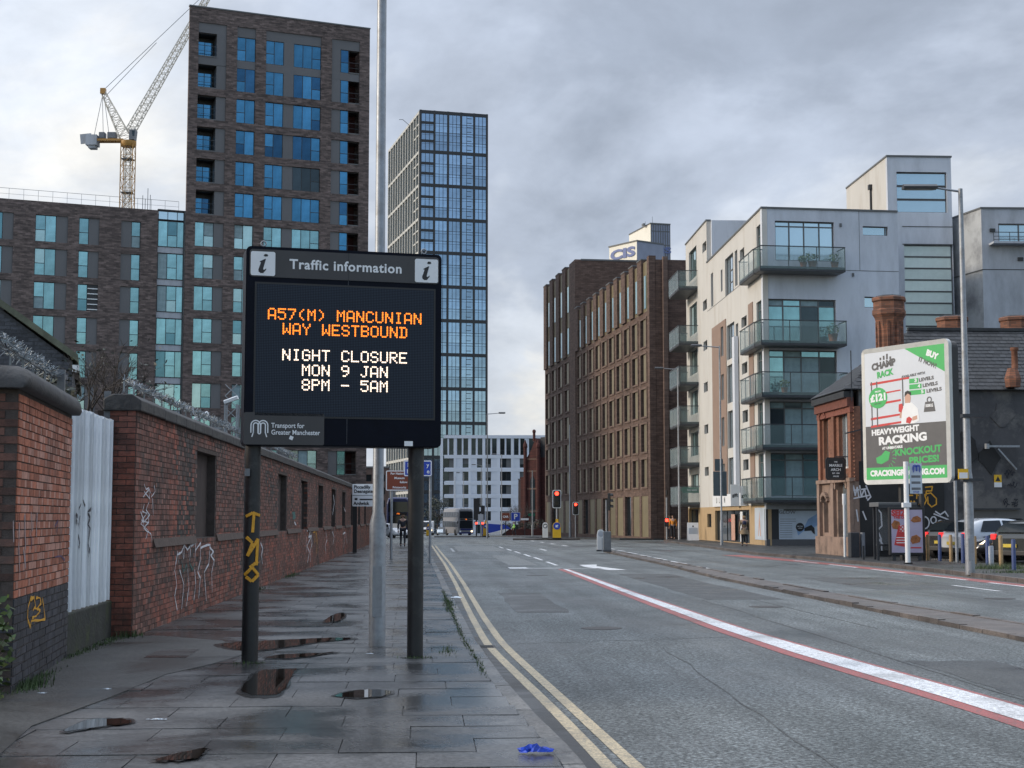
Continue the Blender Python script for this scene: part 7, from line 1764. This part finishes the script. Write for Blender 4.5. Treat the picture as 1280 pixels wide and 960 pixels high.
# thin steel post and timber/blue bollards along the car park
for px, yb, yt, mt_, nm, lab in (
    (1160, 700.5, 668, 'tan_post', 'parking_bollard', 'tan post nearest the advertising panel'), (1175, 701, 668, 'blue_post', 'parking_bollard', 'blue post in front of the black hatchback tail light'),
    (1189, 702, 668.5, 'tan_post', 'parking_bollard', 'tan post between the black hatchback and the white car'), (1204, 704, 667, 'blue_post', 'parking_bollard', 'blue post directly left of the tall lamp column'),
    (1219, 705, 670, 'tan_post', 'parking_bollard', 'tan post directly right of the tall lamp column'), (1234.8, 708, 669.5, 'blue_post', 'parking_bollard', 'blue post beside the short grey post'),
    (1251.6, 710.5, 669, 'tan_post', 'parking_bollard', 'tan post among the weeds in front of the dark car'), (1267.6, 713, 674, 'blue_post', 'parking_bollard', 'blue post nearest the right edge of the picture')):
    if mt_ not in M: mat(mt_, (.36, .24, .12) if mt_ == 'tan_post' else (.05, .08, .2), .6, var=.15, scale=6, dirt=(.2, .14, .08) if mt_ == 'tan_post' else (.04, .05, .1), dscale=4)
    p = Gd(px, yb, .11); d_ = depth_of(p.y, p.x); h = P(px, yt, d_).z - .11; o = MB().rev([(.062, 0), (.062, h - .03), (.045, h)], 12).build('parking_bollard', M[mt_], loc=(p.x, p.y, .11)); tag(o, lab + ' along the car park edge', 'bollard', 'posts along the car park edge')
p = Gd(1238.5, 708, .11); h = P(1238, 683, depth_of(p.y, p.x)).z - .11; tag(MB().rev([(.10, 0), (.10, h), (.08, h + .02)], 12).build('grey_post', M['galvanised'], loc=(p.x, p.y, .11)), 'short thick grey metal post between the blue and tan bollards', 'post')
p = Gd(1196.5, 702.5, .11); h = P(1195, 601, depth_of(p.y, p.x)).z - .11; tag(MB().rev([(.06, 0), (.06, h)], 10).build('steel_pole', M['galvanised'], loc=(p.x, p.y, .11)), 'bare thin steel pole rising between the black hatchback and the white car', 'pole')
B = MB(); p = Gd(1250, 711, .11); tufts(B, (p.x, p.y, .11), (.5, .35, 0), 900, .3); p = Gd(1280, 716, .11); tufts(B, (p.x, p.y, .11), (.5, .3, 0), 500, .2); B.build('car_park_weeds', M['grass_green'], label='clump of green weeds round the tan post by the dark car', cat='weeds', kind='stuff')

# ================================================================ vehicles
def car(name, label, px, d, yaw, colr, glow=True, L_=4.1, W_=1.75, H_=1.48, suv=False, plate_='plate_yellow', z0=None, rough=.22):
    mt_ = 'paint_' + name + str(round(px))
    mat(mt_, colr, rough, var=.04, coat=.6, spec=.6); p = P(px, 680, d); t = thing('parked_car' if glow is not None else 'car', label, 'car', (p.x, p.y, gz(p.y) + (.11 if z0 is None else z0)), R(yaw), 'parked cars')
    # stations along x from the tail (0) to the nose (L): (x, sill z, belt z, roof z, half width, half roof width)
    st = [(0, .42, .80, .84, .72, .60), (.06, .32, .92, .98, .80, .62), (.25, .26, .98, 1.28, .85, .64), (.7, .24, .98, H_ - .03, .87, .63), (1.5, .23, .96, H_, .875, .63), (2.3, .23, .94, H_ - .04, .875, .62), (2.75, .23, .92, 1.20, .87, .64), (3.1, .23, .91, .97, .86, .68), (3.7, .25, .80, .84, .83, .66), (4.0, .30, .66, .70, .76, .60), (4.1, .36, .52, .55, .66, .5)]
    k = L_ / 4.1; kw = W_ / 1.75; rings = []
    for x, s, b, r_, hw, rw in st:
        hw *= kw; rw *= kw; y = x * k; m_ = (s + b) / 2
        half = [(hw * .90, s), (hw, s + .12), (hw * 1.02, m_), (hw * .985, b), (rw + (hw - rw) * .42, b + (r_ - b) * .55), (rw, b + (r_ - b) * .93), (rw * .75, r_)]
        rings.append([(y, -a, c) for a, c in half] + [(y, a, c) for a, c in reversed(half)])
    body = MB().loft(rings, closed=True).build('body', M[mt_], t)
    sb = body.modifiers.new('smooth', 'SUBSURF'); sb.levels = 1; sb.render_levels = 1
    for s in (-1, 1):                                  # side windows
        for nm, pts_ in (('side_window', [(.55, 1.02), (1.42, 1.01), (1.42, H_ - .1), (.78, H_ - .12)]), ('side_window', [(1.50, 1.01), (2.85, .97), (2.35, H_ - .13), (1.50, H_ - .1)])):
            f = lambda x, z: s * kw * (.862 - .235 * min(1, max(0, (z - .95) / (H_ - .99))) * 1.02 + .012)
            MB().face([(x * k, f(x, z), z) for x, z in (pts_ if s < 0 else pts_[::-1])]).build(nm, M['window_glass'], t)
    B = MB(); B.face([(2.32 * k, -.56 * kw, H_ - .07), (3.02 * k, -.68 * kw, 1.0), (3.02 * k, .68 * kw, 1.0), (2.32 * k, .56 * kw, H_ - .07)]); B.v = [(x + .02, y, z + .035) for x, y, z in B.v]; B.build('windscreen', M['window_glass'], t)
    B = MB(); B.face([(.07, -.60 * kw, 1.02), (.40 * k, -.52 * kw, H_ - .17), (.40 * k, .52 * kw, H_ - .17), (.07, .60 * kw, 1.02)]); B.v = [(x - .03, y, z + .015) for x, y, z in B.v]; B.build('rear_window', M['window_glass'], t)
    for x in (.78, 3.28):
        for s in (-1, 1):
            o = MB().tube((x * k, s * (.87 * kw - .2), .31), (x * k, s * (.87 * kw + .012), .31), .31, n=18).build('wheel', M['rubber'], t); MB().tube((x * k, s * .87 * kw, .31), (x * k, s * (.87 * kw + .02), .31), .2, n=12).build('rim', M['galvanised'], o)
            MB().tube((x * k, s * (.87 * kw - .2), .33), (x * k, s * (.87 * kw + .004), .33), .37, n=18).build('wheel_arch', M['print_black'], t)
    for s in (-1, 1):
        bx('tail_light', M['tail_red'], t, -.03, .12, s * .68 * kw - .09, s * .68 * kw + .09, .80, .98, bevel=.02)
        MB().prism([(0, 0), (.32, .0), (.1, .15), (0, .12)], -.14, .14).build('headlight', M['lamp_glow'] if colr[0] < .1 else M['sign_white'], t, loc=(3.72 * k, s * .62 * kw, .62))
        bx('mirror', M[mt_], t, 2.5 * k, 2.62 * k, s * .95 * kw - .08, s * .95 * kw + .08, .96, 1.08, bevel=.02)
    bx('number_plate', M[plate_], t, -.045, -.02, -.26, .26, .55, .66); bx('bumper', M['print_black'], t, -.03, .2, -.7 * kw, .7 * kw, .28, .45, bevel=.03); bx('number_plate', M['sign_white'], t, 4.09 * k, 4.12 * k, -.26, .26, .40, .50)
    return t
# car local +x is its nose; yaw turns it
car('hatch', 'black hatchback parked tail-out with a lit red tail light, left of the white car', 1176, 57.0, 35, (.02, .021, .024))
car('estate', 'white car parked behind the row of bollards, partly behind the lamp column', 1190, 54.5, 16, (.62, .66, .72), L_=4.5, H_=1.52)
car('saloon', 'black car with its headlight towards the street behind the blue bollard', 1376, 52.3, 175, (.018, .018, .02), L_=4.4)
car('coupe', 'dark car with red tail lights and yellow plate at the right edge', 1263, 49.6, 30, (.03, .035, .035), L_=4.2)
car('distant', 'small silver car far away beside the bus', 553, 262, -92, (.45, .52, .58), z0=.0)
car('distantb', 'white car glimpsed behind the lamp column at the side road', 478, 150, -60, (.6, .62, .66), z0=.0)
def box_van():
    p = P(533, 660, 250); t = thing('van', 'white van with dark windscreen facing the camera, left of the bus', 'van', (p.x, p.y, gz(250)), R(-3.3))
    MB().prismx([(0, .35), (0, 1.1), (.55, 1.3), (1.15, 2.3), (5, 2.35), (5, .35)], -1.0, 1.0).build('body', M['sign_white'], t, bevel=.08)
    MB()._add; B = MB(); B.face([(-.85, .56, 1.36), (.85, .56, 1.36), (.75, 1.06, 2.16), (-.75, 1.06, 2.16)]); B.v = [(x, y - .05, z + .03) for x, y, z in B.v]; B.build('windscreen', M['window_glass'], t)
    bx('grille', M['print_black'], t, -.6, .6, -.03, .0, .6, .9); bx('bumper', M['print_grey'], t, -1, 1, -.06, .1, .3, .5); bx('number_plate', M['sign_white'], t, -.3, .3, -.07, -.061, .42, .52)
    for s in (-.8, .8): bx('headlight', M['lamp_glow'], t, s - .13, s + .13, -.04, .0, .75, .95)
    for x in (-.9, .9):
        for y in (1, 4): MB().tube((x - .12, y, .35), (x + .12, y, .35), .35, n=14).build('wheel', M['rubber'], t)
box_van()
mat('bus_side', (.16, .12, .12), .35, var=.5, scale=1.2, objrand=.2); mat('bus_blue', (.015, .025, .11), .3); mat('bus_silver', (.20, .20, .21), .35, var=.15)
def bus(px, d, yaw, label, body, Ln=10.5, glow=True, fwd=-1):
    p = P(px, 660, d); t = thing('double_decker_bus', label, 'bus', (p.x, p.y, gz(p.y)), R(yaw), 'double-decker buses')
    prof = [(-1.25, .3), (-1.27, 2.2), (-1.25, 3.7), (-1.1, 4.2), (-.8, 4.35), (.8, 4.35), (1.1, 4.2), (1.25, 3.7), (1.27, 2.2), (1.25, .3)]
    rings = [[(x * s, y, .3 + (z - .3) * zs_) for x, z in prof] for y, s, zs_ in ((0, .92, .955), (.12, .98, .985), (.35, 1, 1), (Ln - .3, 1, 1), (Ln, .95, .97))]
    MB().loft(rings, sm=False).build('body', M[body], t)
    for z0, z1, nm in ((2.75, 3.85, 'upper_windscreen'), (1.15, 2.35, 'windscreen')):
        B = MB(); B.face([(-1.06, -.02, z0), (1.06, -.02, z0), (1.0, -.0, z1), (-1.0, -.0, z1)]); B.v = [(x, y - .02, z) for x, y, z in B.v]; B.build(nm, M['window_glass'], t)
    bx('destination_blind', M['print_black'], t, -.95, .95, -.045, -.02, 2.42, 2.7); text('192', .22, t, M['led_amber'], 0, 2.56, y=-.05)
    for s in (-1, 1):
        for i in range(6):
            y = .6 + i * 1.6
            bx('side_window', M['window_glass'], t, s * 1.272 - .012, s * 1.272 + .012, y, y + 1.45, 2.9, 3.75); bx('side_window', M['window_glass'], t, s * 1.278 - .012, s * 1.278 + .012, y, y + 1.45, 1.35, 2.3)
        for y in (2.2, Ln - 2.6): MB().tube((s * 1.0, y, .5), (s * 1.29, y, .5), .5, n=16).build('wheel', M['rubber'], t)
        bx('headlight', M['lamp_glow'] if s > 0 or not glow else M['sign_white'], t, s * .95 - .14, s * .95 + .14, -.05, .0, .55, .78); bx('mirror', M['print_black'], t, s * 1.42 - .08, s * 1.42 + .08, -.2, -.1, 1.9, 2.3)
    bx('bumper', M['bus_blue'], t, -1.2, 1.2, -.04, .1, .3, .55); bx('panel', M['bus_blue'], t, -.9, .9, -.03, .0, .85, 1.1)
bus(582.5, 243, 13, 'silver-grey double-decker bus coming towards the camera at the far junction', 'bus_silver')
bus(497.5, 165, -3, 'dark blue double-decker bus standing behind the brown sign at the end of the left pavement', 'bus_blue', glow=False)
p = P(618, 664, 200); t = thing('parked_van', 'blue and white low vehicle behind the distant yellow bollard', 'vehicle', (p.x, p.y, gz(200)), R(-3.3)); MB().prism([(-1.6, .3), (1.2, .3), (2.2, .9), (1.6, 1.5), (-1.3, 1.7), (-1.6, 1.4)][::-1], 0, 1.8).build('body', M['traffic_blue'], t, bevel=.08)
MB().prism([(-1.4, .3), (1.0, .3), (1.9, .9), (1.5, 1.0), (-.2, .55)][::-1], -.02, -.002).build('stripe', M['sign_white'], t)
for x in (-1, 1.1): MB().tube((x, -.01, .32), (x, .2, .32), .32, n=12).build('wheel', M['rubber'], t)
p = P(655, 662, 200); t = thing('brick_planter', 'low brick wall with dark hedging across the far side of the junction', 'wall', (p.x, p.y, gz(200)), R(-3.3)); bx('wall', M['church_brick'], t, -3.0, 2.5, 0, .4, 0, .95); B = MB(); [leaves(B, (random.uniform(-2.8, 2), .8, random.uniform(1.1, 2.0)), (.8, .5, .5), 60, .12) for _ in range(14)]; B.build('hedge', M['leaf_dark'], t, kind='stuff')
p = P(547, 655, 285); t = thing('street_tree', 'dark green tree at the foot of the glass tower behind the blue sign post', 'tree', (p.x, p.y, gz(285))); B = MB(); B.tube((0, 0, 0), (0, 0, 2.5), .2, .12); [branchy(B, Vector((0, 0, 2)), Vector((random.gauss(0, .5), random.gauss(0, .5), 1)).normalized(), 1.5, .08, 2) for _ in range(5)]; B.build('trunk', M['twig'], t)
B = MB(); [leaves(B, (random.gauss(0, 1.6), random.gauss(0, 1.6), random.uniform(2.6, 6.5)), (1.1, 1.1, .9), 90, .16) for _ in range(26)]; B.build('crown', M['leaf_dark'], t, kind='stuff')
p = P(658, 650, 205); t = thing('bare_tree', 'small leafless reddish tree in front of the white apartment block', 'tree', (p.x - .9, p.y, gz(205))); B = MB(); B.tube((0, 0, 0), (0, 0, 2), .12, .08); [branchy(B, Vector((0, 0, 1.8)), Vector((random.gauss(0, .5), random.gauss(0, .5), 1)).normalized(), 1.2, .05, 4, .5) for _ in range(6)]; B.build('branch', M['twig'], t)
# low buildings closing the side streets so that no bare ground shows on the horizon
mat('far_brick', (.11, .075, .065), .85, var=.25, scale=.3)
def block(px0, px1, d, ytop, lab, mt_, rows_=3, depth_=14, name='distant_building'):
    a = P(px0, 600, d); b = P(px1, 600, d); D2 = (b - a).xy; t = thing(name, lab, 'building', (a.x, a.y, 0), -YAW); W2 = D2.length; z0 = gz(a.y) - .5; zt = P((px0 + px1) / 2, ytop, d).z; n = max(2, int(W2 / 3.2)); ops = []
    hh_ = (zt - z0 - 1) / rows_
    for r in range(rows_):
        for i in range(n): x = W2 * (i + .28) / n; ops.append((x, x + W2 / n * .45, z0 + .9 + r * hh_, z0 + .9 + r * hh_ + hh_ * .55))
    facade(0, W2, z0, zt, ops, 0, .3).build('wall', M[mt_], t); MB().box(0.01, W2 - .01, .31, depth_, z0, zt - .1).build('core', M['frame_dark'], t)
    for o in ops: window(t, o[0], o[2], o[1] - o[0], o[3] - o[2], (), glass='glass_dark')
    bx('roof_edge', M['frame_grey'], t, -.1, W2 + .1, -.1, .4, zt, zt + .25)
block(452, 486, 230, 585, 'low dark brick block behind the white direction sign', 'far_brick', 5)
block(-700, -60, 150, 520, 'row of low brick buildings beyond the left edge', 'far_brick', 3)
block(648, 700, 300, 600, 'distant brick block behind the red brick hall', 'far_brick', 3)
block(1290, 2600, 130, 480, 'brick buildings beyond the right edge', 'far_brick', 4)

# ================================================================ people
def blob(name, vs, es, rad, mt, par, lv=2):
    me = bpy.data.meshes.new(name); me.from_pydata(vs, es, []); o = bpy.data.objects.new('t', me); col.objects.link(o)
    s = o.modifiers.new('s', 'SKIN'); s.use_smooth_shade = True
    for i, r in enumerate(rad): me.skin_vertices[0].data[i].radius = r if isinstance(r, tuple) else (r, r)
    me.skin_vertices[0].data[0].use_root = True
    b = o.modifiers.new('b', 'SUBSURF'); b.levels = b.render_levels = lv
    dg = bpy.context.evaluated_depsgraph_get(); m2 = bpy.data.meshes.new_from_object(o.evaluated_get(dg)); bpy.data.objects.remove(o)
    m2.name = name; m2.materials.clear(); m2.materials.append(M[mt]); m2.polygons.foreach_set('use_smooth', [True] * len(m2.polygons)); return link(name, m2, par)
mat('skin', (.42, .26, .2), .6, var=.08); mat('hair', (.12, .07, .04), .8); mat('hair_blond', (.30, .2, .11), .8); mat('cloth_dark', (.02, .022, .03), .85, var=.2); mat('cloth_khaki', (.22, .16, .10), .85, var=.2); mat('cloth_navy', (.02, .025, .06), .8, var=.2)
def person(label, px, d, facing, top, legs, hairm, stride=.18, skirt=None, bag=None, z0=None, H_=1.72, stripes=False):
    """facing: heading in degrees, 0 = walking away from the camera"""
    p = P(px, 680, d); z0 = gz(p.y) + .11 if z0 is None else z0
    t = thing('person', label, 'person', (p.x, p.y, z0), R(-facing)); k = H_ / 1.72; s = stride
    V = [(0, 0, .95), (0, 0, 1.15), (0, 0, 1.38), (0, .0, 1.50), (0, .02, 1.60), (0, .02, 1.68),                         # 0-5 pelvis..head
         (-.10, 0, .90), (-.11, s * .6, .50), (-.11, s * .9 - .12 * (s > 0), .09), (-.11, s + .02, .03),                 # 6-9 left leg
         (.10, 0, .90), (.11, -s * .3, .50), (.11, -s * 1.1, .12), (.11, -s * .9 + .04, .03),                            # 10-13 right leg
         (-.19, 0, 1.40), (-.25, -s * .5, 1.13), (-.26, -s * .3 + .08, .90), (-.26, -s * .3 + .13, .82),                 # 14-17 left arm
         (.19, 0, 1.40), (.25, s * .5, 1.13), (.26, s * .9 + .02, .90), (.26, s * 1.0 + .05, .82)]                       # 18-21 right arm
    E = [(0, 1), (1, 2), (2, 3), (3, 4), (4, 5), (0, 6), (6, 7), (7, 8), (8, 9), (0, 10), (10, 11), (11, 12), (12, 13), (2, 14), (14, 15), (15, 16), (16, 17), (2, 18), (18, 19), (19, 20), (20, 21)]
    Rr = [(.13, .10), (.12, .095), (.15, .10), .05, (.075, .09), (.07, .085), .085, .058, .042, .035, .085, .058, .042, .035, .055, .042, .032, .03, .055, .042, .032, .03]
    for hnd, sx in ((17, -1), (21, 1)):                 # five fingers on each hand
        hx, hy, hz_ = V[hnd]
        for j, (dx, dy, ln) in enumerate(((-.02, -.02, .075), (-.007, -.005, .085), (.006, .01, .08), (.018, .022, .065), (sx * -.035, .03, .045))):
            V.append((hx + dx, hy + dy, hz_ - .03)); V.append((hx + dx * 1.2, hy + dy + .012, hz_ - .03 - ln)); n = len(V); E += [(hnd, n - 2), (n - 2, n - 1)]; Rr += [.009, .007]
    sc3 = lambda vs: [(x * k, y * k, z * k) for x, y, z in vs]
    blob('body', sc3(V), E, Rr, 'skin', t)
    B = lambda name, idx, ed, rr, mt_, dz=0: blob(name, sc3([V[i] for i in idx]), ed, rr, mt_, t, 1)
    B('coat', [0, 1, 2, 14, 15, 16, 18, 19, 20], [(0, 1), (1, 2), (2, 3), (3, 4), (4, 5), (2, 6), (6, 7), (7, 8)], [(.16, .13), (.15, .12), (.18, .13), .075, .06, .048, .075, .06, .048], top)
    B('trousers', [0, 6, 7, 8, 10, 11, 12], [(0, 1), (1, 2), (2, 3), (0, 4), (4, 5), (5, 6)], [(.145, .11), .095, .07, .052, .095, .07, .052], legs)
    for i, j in ((8, 9), (12, 13)): a, b = V[i], V[j]; blob('shoe', sc3([(a[0], a[1] - .03, .05), (b[0], a[1] + .14, .04)]), [(0, 1)], [.05, .045], 'cloth_dark', t, 1)
    if skirt: MB().rev([(.16, .98 * k), (.22, .80 * k), (.25, .66 * k)][::-1], 12).build('coat_skirt', M[skirt], t)
    blob('hair', sc3([(0, -.01, 1.62), (0, -.01, 1.70), (0, -.05, 1.56)]), [(0, 1), (0, 2)], [(.088, .085), (.07, .075), (.06, .05)], hairm, t, 1)
    # face: nose, eyes, mouth, ears
    fc = MB()
    for sx in (-.03, .03): fc.rev([(.012, -.008), (.012, .008)], 6, (sx * k, .108 * k, 1.625 * k))
    fc.build('eye', M['print_black'], t); MB().rev([(.012, -.02), (.016, -.012), (.006, .02)], 6, (0, .115 * k, 1.60 * k)).build('nose', M['skin'], t); bx('mouth', M['print_red'], t, -.022, .022, .100 * k, .108 * k, 1.555 * k, 1.563 * k)
    for sx in (-.085, .085): MB().rev([(.012, -.025), (.02, 0), (.012, .025)], 6, (sx * k, .01, 1.62 * k)).build('ear', M['skin'], t)
    if bag: blob('backpack', sc3([(0, -.17, 1.16), (0, -.19, 1.3), (0, -.17, 1.42)]), [(0, 1), (1, 2)], [(.11, .07), (.13, .08), (.10, .06)], bag, t, 1)
    if stripes: MB().rev([(.172, 1.1), (.172, 1.15)], 12).build('reflective_band', M['sign_white'], t)
    return t
person('person walking past the shop posters in a khaki coat with a dark backpack', 930.5, 82.5, 8, 'cloth_khaki', 'cloth_dark', 'hair_blond', skirt='cloth_khaki', bag='cloth_navy', H_=1.66)
person('person in a bright green high-visibility jacket crossing at the far junction', 642.5, 190, -80, 'hivis', 'cloth_dark', 'hair', .26, stripes=True)
person('person in an orange jacket standing by the steel gates, the one on the left', 837.5, 112, 20, 'orange_coat', 'cloth_dark', 'hair', .06, z0=.11)
person('person in an orange jacket standing by the steel gates, the one on the right', 841.5, 111, 200, 'orange_coat', 'cloth_dark', 'hair', .1, z0=.11)
person('person in dark clothes walking on the far left pavement beside the blue bus', 503.5, 83, 4, 'cloth_dark', 'cloth_dark', 'hair', .15, z0=.08, H_=1.75)
